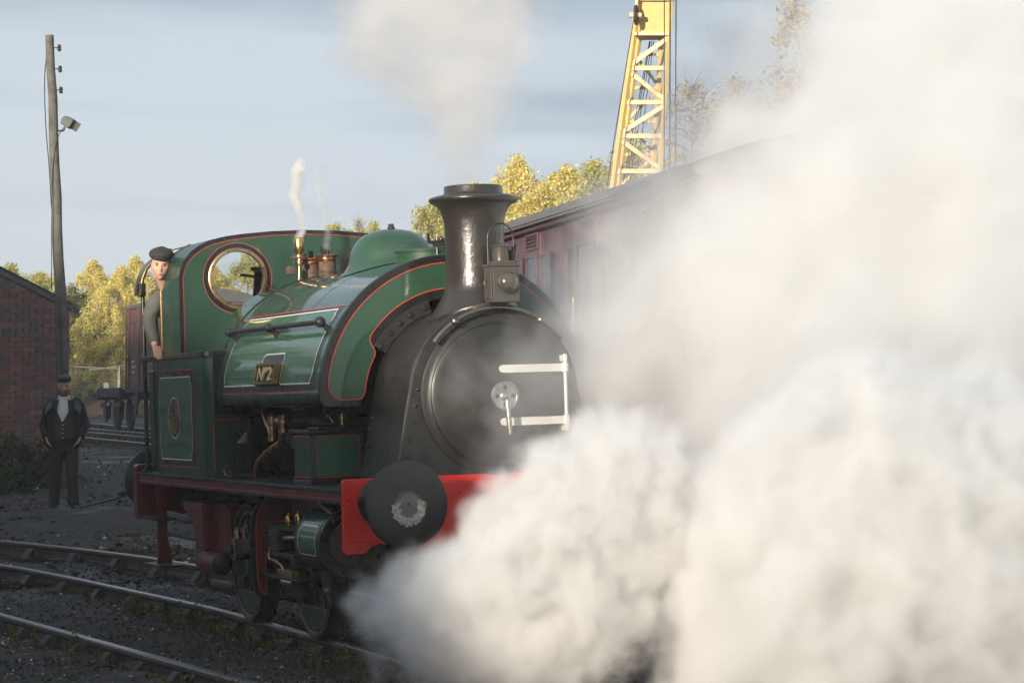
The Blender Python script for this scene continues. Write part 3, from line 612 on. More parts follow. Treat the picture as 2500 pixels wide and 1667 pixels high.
# bolted angle between tank and smokebox
for s in (-1, 1):
    a0, a1 = R(16), R(59); N_ = 20
    ao = [(s * -.712 * math.sin(a0 + (a1 - a0) * i / N_), ZC + .712 * math.cos(a0 + (a1 - a0) * i / N_)) for i in range(N_ + 1)]
    ai = [(s * -.616 * math.sin(a1 - (a1 - a0) * i / N_), ZC + .616 * math.cos(a1 - (a1 - a0) * i / N_)) for i in range(N_ + 1)]
    an = MB().prism(ao + ai, fX(-.7785), .0, .014).build('smokebox_angle', smokeblk, tank, bevel=.003)
    for p in (57, 47.5, 39, 30, 20): place('bolt', bolt_me, an, (-.764, s * -.672 * math.sin(R(p)), ZC + .672 * math.cos(R(p))), sc_=(1.3, 1.3, 1.3))
# --- sandboxes in front on the running plate
for s in (-1, 1):
    sb = MB(); sb.box(-1.52, -1.08, -1.0 if s < 0 else .60, -.60 if s < 0 else 1.0, 1.19, 1.52); sbo2 = sb.build('front_sandbox', green_dk, loco, bevel=.022, seg=3)
    MB().box(-1.53, -1.07, -1.01 if s < 0 else .59, -.59 if s < 0 else 1.01, 1.157, 1.19).build('plinth', black, sbo2, bevel=.006)
    MB().box(-1.555, -1.055, -1.025 if s < 0 else .575, -.575 if s < 0 else 1.025, 1.5205, 1.548).build('lid_plate', black, sbo2, bevel=.006)
    MB().box(-1.43, -1.14, s * .80 - .12, s * .80 + .12, 1.5485, 1.563).build('sand_lid', black, sbo2, bevel=.005)
    MB().cyl((-1.50, s * .86, 1.585), (-1.12, s * .78, 1.588), .009, n=8).build('lid_bar', iron, sbo2, smooth=60)
    ln = MB(); ln.ribbon(fX(-1.08), rrect(min(s * .965, s * .64), max(s * .965, s * .64), 1.205, 1.50, .02), .007, .003, closed=True); ln.ribbon(fY(s * 1.0, s), [(-1.50, 1.50), (-1.10, 1.50)], .010, .003); ln.ribbon(fY(s * 1.0, s), [(-1.50, 1.205), (-1.10, 1.205)], .010, .003); ln.build('lining', line_red, sbo2)
    MB().prism(rrect(min(s * .958, s * .646), max(s * .958, s * .646), 1.212, 1.493, .02), fX(-1.08), .0005, .0025).build('front_panel', green_lt, sbo2)
# pipes and fittings between tank and running plate
def cock(x, y, z, k=1): 
    return MB().lathe([(.012 * k, 0), (.016 * k, .01 * k), (.026 * k, .012 * k), (.026 * k, .03 * k), (.018 * k, .034 * k), (.018 * k, .06 * k), (.03 * k, .062 * k), (.03 * k, .075 * k), (.02 * k, .08 * k), (.02 * k, .10 * k), (0, .10 * k)], (x, y, z), 'z', 12, caps=False)
for s in (-1, 1):
    MB().tube(catmull([(-2.27, s * .85, 1.56), (-2.29, s * .85, 1.49), (-2.36, s * .85, 1.44), (-2.55, s * .86, 1.39), (-2.76, s * .87, 1.33), (-2.90, s * .88, 1.25), (-2.95, s * .88, 1.157)], 6), .024, 12).build('copper_pipe', copper, loco, smooth=60)
    cock(-2.26, s * .85, 1.50, 1.5).build('pipe_union', bronze, loco, smooth=40)
    MB().cyl((-2.62, s * .80, 1.60), (-1.55, s * .74, 1.60), .030, n=12).build('feed_pipe', iron, loco, smooth=50)
    MB().lathe([(.03, -.10), (.05, -.09), (.05, -.05), (.035, -.04), (.035, .04), (.055, .05), (.055, .09), (.03, .10)], (-2.45, s * .79, 1.60), 'x', 14).build('clack_valve', bronze, loco, smooth=40)
    MB().tube(catmull([(-2.95, s * .80, 1.70), (-2.80, s * .82, 1.60), (-2.72, s * .82, 1.55), (-2.66, s * .82, 1.47)], 5), .026, 10).build('injector_steam_pipe', bronze, loco, smooth=60)
    MB().lathe([(.02, 0), (.04, .01), (.04, .04), (.025, .05), (.025, .13), (.035, .14), (.035, .2), (.015, .22)], (-2.66, s * .82, 1.44), 'z', 12).build('injector', bronze, loco, smooth=40)
    MB().tube(catmull([(-1.36, s * .80, 1.72), (-1.33, s * .80, 1.66), (-1.28, s * .78, 1.62), (-1.27, s * .77, 1.58)], 4), .014, 8).build('drain_pipe', copper, loco, smooth=60)
    cock(-1.22, s * .72, 1.565, .9).build('drain_valve', brass, loco, smooth=40)
    MB().beam((-2.85, s * .70, 1.50), (-1.55, s * .66, 1.26), .03, .10).build('diagonal_stay', smokeblk, loco, bevel=.004)
    MB().tube(catmull([(-1.82, s * .92, 1.705), (-1.70, s * .92, 1.692), (-1.55, s * .9, 1.70)], 4), .008, 6).build('overflow_pipe', copper, loco, smooth=60)
# --- cab
PROF = [(-1.11, 2.158), (-1.11, 2.80), (-1.097, 2.87), (-1.065, 2.945), (-1.005, 3.015), (-.93, 3.068), (-.838, 3.112), (-.70, 3.143), (-.55, 3.163), (-.30, 3.184), (0, 3.194)]
PF = PROF + [(-y, z) for y, z in reversed(PROF[:-1])]
def prof_in(d):
    out = []
    for y, z in PF:
        s = 1 if y > 0 else -1
        out.append((y * (1.11 - d) / 1.11, 2.158 if z < 2.2 else z - d * max(0, min(1, (z - 2.7) / .4))))
    return out
for s in (1,):
    win = [circ(-.606, 2.79, .222, 48), circ(.606, 2.79, .222, 48)]
    fs_ = MB(); prism_h(fs_, PF, win, fX(-4.292), 0, .012); cabf = fs_.build('cab_front_sheet', green_dk, loco)
    # black border and red line round the edge of the sheet and round each window
    bo = MB(); A = [(-4.2785, y, z) for y, z in PF]; B = [(-4.2785, y, z) for y, z in prof_in(.032)]; bo.strip(A, B); bo.build('edge_border', black, cabf)
    MB().ribbon(fX(-4.280), prof_in(.036), .0048, .003, step=.03).build('lining', line_red, cabf)
    for s in (-1, 1):
        MB().ringprism(circ(s * .606, 2.79, .290, 56), circ(s * .606, 2.79, .250, 56), fX(-4.280), .0005, .002).build('window_border', black, cabf)
        MB().ribbon(fX(-4.280), circ(s * .606, 2.79, .296, 72), .0045, .0032, closed=True).build('lining', line_red, cabf)
        wf = MB().lathe([(.222, .0), (.222, .020), (.226, .026), (.248, .026), (.256, .020), (.256, .0)], (-4.280, s * .606, 2.79), 'x', 64, caps=False).build('window_frame', bronze, cabf, smooth=40)
        for k in range(8): place('bolt', bolt_me, wf, (-4.256, s * .606 + .238 * math.cos(k * PI / 4 + .35), 2.79 + .238 * math.sin(k * PI / 4 + .35)), sc_=(.4, .5, .5))
        MB().lathe([(0, 0), (.223, 0), (.223, .004), (0, .004)], (-4.289, s * .606, 2.79), 'x', 40, caps=False).build('window_pane', glass, cabf)
# wrap-round side and roof sheet: front wing, roof, rear wing
def wrap(x0, x1, pts, nm, m, par, thick=.008):
    mb = MB(); o = [(y, z) for y, z in pts]
    A = [(x0, y, z) for y, z in o]; B = [(x1, y, z) for y, z in o]
    ii = [(y * (1 - thick / 1.11), z - thick * max(0, min(1, (z - 2.7) / .4))) for y, z in o]
    C_ = [(x0, y, z) for y, z in ii]; D = [(x1, y, z) for y, z in ii]
    mb.strip(A, B); mb.strip(D, C_); mb.strip(A, C_); mb.strip(B, D)
    mb.add([A[0], B[0], D[0], C_[0]], [(0, 1, 2, 3)]); mb.add([A[-1], B[-1], D[-1], C_[-1]], [(3, 2, 1, 0)])
    return mb.build(nm, m, par, smooth=40)
roof = wrap(-5.80, -4.2925, [p for p in PF if p[1] > 3.10], 'cab_roof', green_dk, loco)
for s in (-1, 1):
    side = [(y * (1 if s < 0 else -1), z) for y, z in PROF if z < 3.113]
    wrap(-4.90, -4.2925, side, 'cab_side_sheet', green_dk, loco)
    up = [(y * (1 if s < 0 else -1), z) for y, z in [(-1.13, 2.715), (-1.118, 2.80), (-1.10, 2.87), (-1.067, 2.945), (-1.006, 3.015), (-.931, 3.068), (-.838, 3.113)]]
    wrap(-5.80, -5.58, up, 'rear_wing', black, loco)
    MB().tube([(-4.905, y, z) for y, z in side], .011, 10).build('beading', dull_brass, loco, smooth=60)
    MB().tube([(-5.575, y, z) for y, z in up], .016, 10).build('beading', dull_brass, loco, smooth=60)
    MB().cyl((-5.60, s * 1.10, 1.157), (-5.60, s * 1.10, 2.74), .018, n=12).build('cab_pillar', steel_dk, loco, smooth=60)
    MB().box(-5.64, -5.56, s * 1.11 - .03, s * 1.11 + .03, 2.70, 2.82).build('pillar_bracket', black, loco, bevel=.006)
    MB().lathe([(.05, 0), (.05, .015), (.025, .025), (.022, .05)], (-5.60, s * 1.10, 1.157), 'z', 16).build('pillar_foot', iron, loco, smooth=40)
    # side bunker with rounded corner
    pl = [(-5.17, s * 1.11), (-3.63, s * 1.11)] + [(-3.63 + .08 * math.sin(a), s * (1.03 + .08 * math.cos(a))) for a in [R(11.25) * i for i in range(1, 9)]] + [(-3.55, s * .58), (-4.25, s * .58), (-4.25, s * .98), (-5.17, s * .98)]
    bk = MB().prism(pl, lambda u, v, o=0: (u, v, o), 1.157, 2.125).build('side_bunker', green_dk, loco, smooth=30)
    cp = [(-5.67, s * 1.125), (-3.62, s * 1.125)] + [(-3.62 + .085 * math.sin(a), s * (1.04 + .085 * math.cos(a))) for a in [R(22.5) * i for i in range(1, 5)]] + [(-3.535, s * .60), (-3.60, s * .60), (-3.60, s * 1.05), (-5.67, s * 1.05)]
    MB().prism(cp, lambda u, v, o=0: (u, v, o), 2.126, 2.172).build('bunker_capping', black, bk, bevel=.005)
    mpY = fY(s * 1.11, s)
    MB().prism([(-5.085, 1.235), (-3.905, 1.235), (-3.905, 2.03), (-5.085, 2.03)], mpY, .0005, .002).build('panel_border', black, bk)
    MB().prism(notched(-5.04, -3.96, 1.287, 1.978, .085), mpY, .0022, .004).build('panel', green_lt, bk)
    MB().ribbon(mpY, notched(-5.037, -3.963, 1.290, 1.975, .085), .010, .0055, closed=True).build('white_line', line_wht, bk)
    rl = MB(); rl.ribbon(mpY, [(-5.08, 2.035), (-3.90, 2.035)], .008, .003); rl.ribbon(mpY, [(-3.90, 2.035), (-3.90, 1.23)], .008, .003); rl.ribbon(mpY, [(-3.90, 1.23), (-5.08, 1.23)], .008, .003); rl.build('lining', line_red, bk)
    # oval crest
    el = lambda rx, rz, k=56: [(-4.525 + rx * math.cos(2 * PI * i / k), 1.635 + rz * math.sin(2 * PI * i / k)) for i in range(k)]
    em = MB().prism(el(.205, .168), mpY, .0042, .0070).build('crest', black, bk)
    MB().ribbon(mpY, el(.205, .168), .010, .0090, closed=True).build('crest_line', line_wht, em)
    rg = MB(); rg.ringprism(el(.170, .130), el(.160, .121), mpY, .0072, .013); rg.ringprism(el(.098, .080), el(.090, .072), mpY, .0072, .013)
    random.seed(5)
    for i in range(26):
        a = 2 * PI * i / 26
        if abs(math.sin(a)) < .1: continue
        cx, cz = -4.525 + .128 * math.cos(a), 1.635 + .101 * math.sin(a)
        rg.box(cx - .0045 - .004 * random.random(), cx + .0045, s * 1.123 - .002, s * 1.123 + .002, cz - .012, cz + .011)
        if i % 2: rg.box(cx - .009, cx + .009, s * 1.123 - .002, s * 1.123 + .002, cz + .004, cz + .008)
    for r_ in range(3):
        for k_ in range(3 if r_ != 1 else 4):
            cx = -4.525 + (k_ - (1 if r_ != 1 else 1.5)) * .036; cz = 1.635 + (1 - r_) * .036
            rg.box(cx - .004, cx + .003, s * 1.123 - .002, s * 1.123 + .002, cz - .013, cz + .013); rg.box(cx - .004, cx + .014, s * 1.123 - .002, s * 1.123 + .002, cz + random.choice((-.011, .0, .007)), cz + .011 * random.random() + .008)
    for a in (0, PI): rg.sphere((-4.525 + .185 * math.cos(a), s * 1.118, 1.635), .010, 10, 6)
    rg.build('crest_letters', bronze, em)
    # green panel with red line on the front face of the bunker
    MB().prism([(s * y, z) for y, z in [(1.035, 1.215), (.70, 1.215), (.70, 1.615), (1.035, 1.615)]], fX(-3.55), .0005, .002).build('front_panel', green, bk)
    MB().ribbon(fX(-3.55), [(s * y, z) for y, z in [(.62, 1.62), (1.02, 1.62), (1.045, 1.60), (1.045, 1.22), (1.03, 1.205), (.66, 1.205)]], .009, .003).build('lining', line_red, bk)
    # black field behind the tank end
    MB().prism([(s * y, z) for y, z in [(1.035, 1.66), (.62, 1.66), (.62, 2.12), (1.035, 2.12)]], fX(-3.55), .0005, .0018).build('tank_end_field', black, bk)
MB().box(-5.85, -4.25, -.97, .97, 1.20, 1.34).build('cab_floor', soot, loco)
MB().box(-5.86, -5.70, -1.0, 1.0, 1.157, 2.05).build('rear_bunker', green_dk, loco, bevel=.01)
cl = MB(); random.seed(8)
for i in range(90): cl.sphere((-5.78 + random.uniform(-.06, .3), random.uniform(-.9, .5), 2.03 + random.uniform(0, .16)), random.uniform(.04, .09), 6, 4, (1, random.uniform(.7, 1.2), random.uniform(.6, 1)))
cl.build('bunker_coal', soot, loco)
MB().cyl((-4.5, -.52, 2.83), (-4.42, -.28, 2.79), .012, n=8).build('regulator_handle', steel_dk, loco, smooth=60)
MB().lathe([(.05, -4.40), (.46, -4.39), (.48, -4.28)], (0, 0, 1.80), 'x', 40).build('backhead', soot, loco, smooth=40)
MB().lathe([(.085, 2.45), (.10, 2.5), (.085, 2.55), (.06, 2.86), (.09, 2.88), (.09, 2.9)], (-4.62, -.30, 0), 'z', 20).build('brake_column', soot, loco, smooth=50)
# --- fittings on the tank in front of the cab: whistle, safety valves
wh = MB().lathe([(.012, 2.99), (.020, 2.992), (.022, 3.0), (.034, 3.02), (.045, 3.04), (.046, 3.05), (.030, 3.052), (.028, 3.06), (.043, 3.062), (.044, 3.12), (.038, 3.135), (.02, 3.142), (0, 3.144)], (-3.75, -.224, -.045), 'z', 22, caps=False).build('whistle', brass, loco, smooth=40)
MB().tube(catmull([(-3.75, -.224, 2.95), (-3.75, -.226, 2.86), (-3.75, -.23, 2.78), (-3.74, -.235, 2.72)], 4), .012, 8).build('whistle_pipe', copper, wh, smooth=60)
wv = MB(); wv.lathe([(.022, 2.86), (.026, 2.87), (.026, 2.90), (.018, 2.905), (.018, 2.93), (.03, 2.935), (.03, 2.95)], (-3.75, -.225, 0), 'z', 12); wv.box(-3.80, -3.72, -.31, -.20, 2.925, 2.935); wv.build('whistle_valve', bronze, wh, smooth=40)
MB().box(-3.82, -3.74, -.325, -.255, 2.79, 2.86).build('whistle_bracket', rusty, wh, bevel=.008)
for i, (x, y, k) in enumerate(((-3.75, .015, 1.0), (-3.88, -.085, .82))):
    sv = MB().lathe([(.075, 2.68), (.075, 2.80), (.080, 2.805), (.080, 2.812), (.072, 2.815), (.072, 2.895)], (x, y, 0), 'z', 26).build('safety_valve', rusty, loco, smooth=35)
    MB().lathe([(.074, 2.894), (.078, 2.90), (.078, 2.925), (.095, 2.935), (.097, 2.945), (.08, 2.952), (.06, 2.95), (.05, 2.93)], (x, y, -.0 if i == 0 else -.02), 'z', 26, caps=False).build('valve_rim', copper, sv, smooth=40)
    tp = MB(); tp.cyl((x, y, 2.92), (x, y, 2.99), .02, n=8)
    if i == 0: tp.box(x - .02, x + .02, y - .05, y - .01, 2.95, 3.02); tp.cyl((x + .01, y + .03, 2.94), (x + .01, y + .03, 2.985), .012, n=8); tp.tube([(x, y - .03, 2.98), (x, y - .035, 3.03)], .017, 8)
    tp.build('valve_spring', iron, sv, smooth=40)
MB().box(-4.279, -4.265, -.12, .02, 2.76, 2.98).build('fixing_plate', green_dk, loco, bevel=.004)
for y, z in ((-.30, 2.70), (.20, 2.88), (-.36, 2.73)): place('bolt', bolt_me, loco, (-4.279, y, z), sc_=(1.6, 1.6, 1.6))
lk = MB().prism([(-.16, 2.95), (-.10, 2.93), (-.075, 2.955), (-.08, 2.975), (-.16, 2.975)], fX(-4.0), 0, .012).build('whistle_lever', brass, loco)
# --- headlamp hung on its bracket
MB().box(-.03, .012, .020, .068, 2.33, 2.46).build('lamp_iron', steel_dk, loco, bevel=.003)
lamp = empty('headlamp', (.10, .045, 2.395), (RHO, 0, 0), 'grey railway headlamp with bullseye lens and wire handle standing before the chimney', 'lamp')
lamp.location = Matrix.Rotation(RHO, 4, 'X') @ Vector((.055, .045, 2.392))
MB().box(-.085, .085, -.098, .098, .0, .245).build('lamp_body', lamp_grey, lamp, bevel=.005)
MB().box(-.095, .095, -.106, .106, .2455, .262).build('lamp_rim', lamp_grey, lamp, bevel=.003)
MB().prism([(-.08, .262), (.08, .262), (.062, .285), (-.062, .285)], lambda u, v, o=0: (o, u, v), -.075, .075).build('lamp_shoulder', lamp_grey, lamp, bevel=.004)
lc = MB().lathe([(.058, .286), (.058, .375), (.060, .380), (.070, .382), (.072, .388), (.045, .400), (0, .405)], (0, 0, 0), 'z', 28, caps=False).build('lamp_chimney', lamp_grey, lamp, smooth=35)
hd = MB().tube([(0, -.095, .25), (0, -.095, .42)] + [(0, .095 * -math.cos(a), .44 + .105 * math.sin(a)) for a in [PI * i / 18 for i in range(19)]] + [(0, .095, .42), (0, .095, .25)], .0055, 8).build('lamp_handle', steel_dk, lamp, smooth=60)
MB().lathe([(.066, .0), (.074, .004), (.076, .02), (.070, .026), (.066, .022)], (.085, .012, .135), 'x', 36).build('lens_ring', lamp_grey, lamp, smooth=40)
MB().lathe([(.068, .016), (.060, .034), (.044, .048), (.022, .056), (0, .058)], (.085, .012, .135), 'x', 36, caps=False).build('lamp_lens', lens_glass, lamp, smooth=60)
lh = MB(); lh.box(-.04, .06, -.112, -.099, .03, .22); lh.cyl((.07, -.105, .02), (.07, -.105, .24), .006, n=8); lh.tube([(.02, -.118 - .02 * math.sin(a), .13 + .03 * math.cos(a)) for a in [2 * PI * i / 12 for i in range(12)]], .004, 6, closed=True); lh.build('lamp_door', lamp_grey, lamp, smooth=30)
lb = MB(); lb.beam((-.02, .085, .27), (-.02, .11, .40), .006, .03); lb.box(-.04, .04, .075, .090, .29, .36); lb.build('lamp_latch', iron, lamp)
# --- oil can and mug on the running plate
RM = Matrix.Rotation(RHO, 4, 'X')
oc = empty('oil_can', RM @ Vector((-3.16, -.86, 1.157)), (RHO, 0, 0), 'tall black oil can with cone top standing in a tray on the running plate', 'oil can')
MB().lathe([(.155, 0), (.165, .008), (.165, .045), (.158, .045), (.157, .012), (0, .012)], (0, 0, .001), 'z', 32, caps=False).build('drip_tray', iron, oc, smooth=35)
MB().lathe([(0, .0), (.105, 0), (.106, .004), (.105, .25), (.108, .256), (.108, .262), (.040, .340), (.036, .345), (.036, .44), (.042, .442), (.042, .455), (.03, .47), (0, .472)], (0, 0, .014), 'z', 32, caps=False).build('can_body', black, oc, smooth=35)
MB().tube(catmull([(-.02, -.05, .30), (.0, -.10, .36), (.0, -.09, .42), (.0, -.04, .43)], 5), .006, 6).build('can_handle', iron, oc, smooth=60)
mg = empty('enamel_mug', RM @ Vector((-3.32, -.965, 1.1575)), (RHO, 0, 0), 'small grey enamel mug with wire handle beside the tall black oil can', 'mug')
MB().lathe([(0, 0), (.038, 0), (.04, .004), (.04, .10), (.042, .103), (.038, .103), (.037, .006), (0, .006)], (0, 0, .0), 'z', 20, caps=False).build('mug_body', lamp_grey, mg, smooth=35)
MB().tube([(-.03 - .035 * math.sin(a), -.03 - .02 * math.sin(a), .055 + .04 * math.cos(a)) for a in [PI * i / 12 for i in range(13)]], .003, 6).build('mug_handle', steel, mg, smooth=60)
# ------------------------------------------------------------------ the yard: terrain, tracks, background
HD = Vector((-math.cos(YAW), math.sin(YAW))); RT = Vector((math.sin(YAW), math.cos(YAW)))
def pos(d, l): return Vector((CAM.x + HD.x * d + RT.x * l, CAM.y + HD.y * d + RT.y * l))
def dl(x, y): return (x - CAM.x) * HD.x + (y - CAM.y) * HD.y, (x - CAM.x) * RT.x + (y - CAM.y) * RT.y
_ds = [0, 21.5, 25, 28, 33.6, 39, 50, 70, 110, 400]; _zs = [-.155, -.155, -.05, .08, .33, .68, .92, 1.12, 1.8, 6]
def sstep(a, b, x):
    t = np.clip((x - a) / (b - a), 0, 1); return t * t * (3 - 2 * t)
def zg(x, y):
    d, l = dl(np.asarray(x, float), np.asarray(y, float))
    m = np.maximum(1 - sstep(-4.5, -1.5, l), sstep(45, 65, d))
    return -.155 + (np.interp(d, _ds, _zs) + .155) * m
def gz(x, y): return float(zg(x, y))
rng = np.random.default_rng(11)
def stuff_mesh(name, V, F, m, label, cat, parent=None, smooth=False):
    me = bpy.data.meshes.new(name); V = np.asarray(V, np.float32).reshape(-1, 3); F = np.asarray(F, np.int32)
    k = F.shape[1]; me.vertices.add(len(V)); me.vertices.foreach_set('co', V.ravel()); me.loops.add(F.size); me.loops.foreach_set('vertex_index', F.ravel())
    me.polygons.add(len(F)); me.polygons.foreach_set('loop_start', np.arange(len(F), dtype=np.int32) * k)
    me.update(calc_edges=True); me.validate()
    if smooth: me.polygons.foreach_set('use_smooth', [True] * len(me.polygons))
    me.materials.append(m); o = bpy.data.objects.new(name, me); col.objects.link(o); o.parent = parent
    if label: tag(o, label, cat, kind='stuff')
    return o
def island_mat(name, stops, rough=.8, transl=0, spec=.3):
    m = bpy.data.materials.new(name); m.use_nodes = True; nt = m.node_tree; N = nt.nodes.new; L = nt.links.new; b = nt.nodes['Principled BSDF']
    g = N('ShaderNodeNewGeometry'); rp = N('ShaderNodeValToRGB'); rp.color_ramp.interpolation = 'LINEAR'
    e = rp.color_ramp.elements
    e[0].position = stops[0][0]; e[0].color = (*stops[0][1], 1); e[1].position = stops[-1][0]; e[1].color = (*stops[-1][1], 1)
    for p, c in stops[1:-1]: q = e.new(p); q.color = (*c, 1)
    L(g.outputs['Random Per Island'], rp.inputs[0]); L(rp.outputs[0], b.inputs['Base Color']); b.inputs['Roughness'].default_value = rough; b.inputs['Specular IOR Level'].default_value = spec
    if transl:
        tr = N('ShaderNodeBsdfTranslucent'); L(rp.outputs[0], tr.inputs[0]); mx = N('ShaderNodeMixShader'); mx.inputs[0].default_value = transl
        L(b.outputs[0], mx.inputs[1]); L(tr.outputs[0], mx.inputs[2]); L(mx.outputs[0], nt.nodes['Material Output'].inputs[0])
    return m
# --- ground
def ground_mat():
    m = bpy.data.materials.new('cinder_ground'); m.use_nodes = True; nt = m.node_tree; N = nt.nodes.new; L = nt.links.new; b = nt.nodes['Principled BSDF']
    tc = N('ShaderNodeTexCoord')
    def noise(s, d=6, r=.6, loc=None):
        n = N('ShaderNodeTexNoise'); n.inputs['Scale'].default_value = s; n.inputs['Detail'].default_value = d; n.inputs['Roughness'].default_value = r
        if loc:
            mp = N('ShaderNodeMapping'); mp.inputs['Location'].default_value = loc; L(tc.outputs['Object'], mp.inputs[0]); L(mp.outputs[0], n.inputs['Vector'])
        else: L(tc.outputs['Object'], n.inputs['Vector'])
        return n.outputs[0]
    def ramp(f, a, b_):
        r = N('ShaderNodeMapRange'); r.inputs[1].default_value = a; r.inputs[2].default_value = b_; L(f, r.inputs[0]); return r.outputs[0]
    def mix(f, a, b_):
        x = N('ShaderNodeMix'); x.data_type = 'RGBA'; L(f, x.inputs[0])
        for i, q in ((6, a), (7, b_)):
            if isinstance(q, tuple): x.inputs[i].default_value = (*q, 1)
            else: L(q, x.inputs[i])
        return x.outputs[2]
    c = mix(ramp(noise(26, 8, .7), .3, .7), (.018, .0165, .0155), (.085, .078, .070))
    c = mix(ramp(noise(.9, 5), .5, .8), c, (.062, .058, .054))
    c = mix(ramp(noise(1.3, 8, .7, (7, 3, 0)), .55, .68), c, (.056, .058, .024))
    c = mix(ramp(noise(2.1, 8, .7, (1, 9, 0)), .54, .70), c, (.075, .054, .038))
    L(c, b.inputs['Base Color'])
    wet = ramp(noise(.55, 4, .5, (2, 2, 5)), .57, .66)
    r = N('ShaderNodeMapRange'); r.inputs[3].default_value = .85; r.inputs[4].default_value = .42; L(wet, r.inputs[0]); L(r.outputs[0], b.inputs['Roughness'])
    bp = N('ShaderNodeBump'); bp.inputs['Distance'].default_value = .04; L(noise(30, 9, .8), bp.inputs['Height']); L(bp.outputs[0], b.inputs['Normal'])
    b.inputs['Specular IOR Level'].default_value = .35
    return m
def make_ground():
    D = np.concatenate([np.linspace(-400, -20, 12), np.linspace(-10, 12, 8), np.linspace(13, 34, 150), np.linspace(34.4, 60, 60), np.linspace(62, 130, 35), np.linspace(140, 400, 14), np.linspace(500, 1500, 6)])
    Lr = np.concatenate([np.linspace(-900, -60, 12), np.linspace(-50, -14, 19), np.linspace(-13, 8, 150), np.linspace(8.5, 40, 32), np.linspace(50, 900, 12)])
    dd, ll = np.meshgrid(D, Lr, indexing='ij')
    X = CAM.x + HD.x * dd + RT.x * ll; Y = CAM.y + HD.y * dd + RT.y * ll; Z = zg(X, Y)
    near = ((dd > 12) & (dd < 60) & (np.abs(ll) < 14))
    from mathutils import noise as mn
    for i, j in zip(*np.where(near)):
        x, y = X[i, j], Y[i, j]
        Z[i, j] += .035 * mn.fractal(Vector((x * .9, y * .9, 0)), .6, 2.1, 4) + .018 * mn.noise(Vector((x * 4, y * 4, 3)))
    # a low heap of coal and clinker beyond the far rail
    q = pos(32.2, -5.1); Z += .14 * np.exp(-(((X - q.x) / 1.4) ** 2 + ((Y - q.y) / 1.1) ** 2))
    Z = np.where(dd < -20, np.minimum(Z, -.155), Z)
    V = np.stack([X, Y, Z], -1).reshape(-1, 3); n, k = dd.shape
    idx = np.arange(n * k).reshape(n, k); F = np.stack([idx[:-1, :-1], idx[:-1, 1:], idx[1:, 1:], idx[1:, :-1]], -1).reshape(-1, 4)
    o = stuff_mesh('ground', V, F, ground_mat(), None, None, smooth=True); o['kind'] = 'structure'; o['label'] = 'dark cinder and gravel ground of the engine yard'
    # face up
    if o.data.polygons[0].normal.z < 0: o.data.flip_normals()
    return o
ground = make_ground()
# --- railway tracks: bullhead rail in cast chairs
rail_mat = mat('rail_side', (.075, .055, .042), .75, var=.3, scale=9, c2=(.03, .025, .022), thr=(.4, .65), dscale=4)
rail_top = mat('rail_head', (.21, .205, .205), .36, metal=1, var=.15, scale=6)
chair_mat = mat('cast_chair', (.036, .030, .027), .7, metal=.1, var=.35, scale=14, bump=.002, bscale=60, c2=(.07, .05, .035), thr=(.5, .7), dscale=6)
sleeper_mat = mat('sleeper_wood', (.045, .038, .033), .85, var=.3, scale=5, bump=.004, bscale=25)
key_mat = mat('oak_key', (.075, .055, .038), .8, var=.3, scale=9)
cb = MB()
cb.prism([(-.19, 0), (.19, 0), (.19, .028), (.10, .05), (-.10, .05), (-.19, .028)], lambda u, v, o=0: (o, u, v), -.10, .10)
for s in (-1, 1): cb.prism([(s * .042, .03), (s * .17, .03), (s * .155, .055), (s * .075, .150), (s * .040, .150)], lambda u, v, o=0: (o, u, v), -.055, .055)
cb.lathe([(.022, .03), (.022, .055), (0, .06)], (.06, .15, 0), 'z', 8, caps=False); cb.lathe([(.022, .03), (.022, .055), (0, .06)], (-.06, -.15, 0), 'z', 8, caps=False)
chair_me = cb.mesh('chair', chair_mat)
key_me = MB().prism([(.036, .055), (.070, .055), (.060, .135), (.036, .135)], lambda u, v, o=0: (o, u, v), -.11, .12).mesh('key', key_mat)
slp_me = MB().box(-.125, .125, -1.30, 1.30, -.12, .0).mesh('sleeper', sleeper_mat)
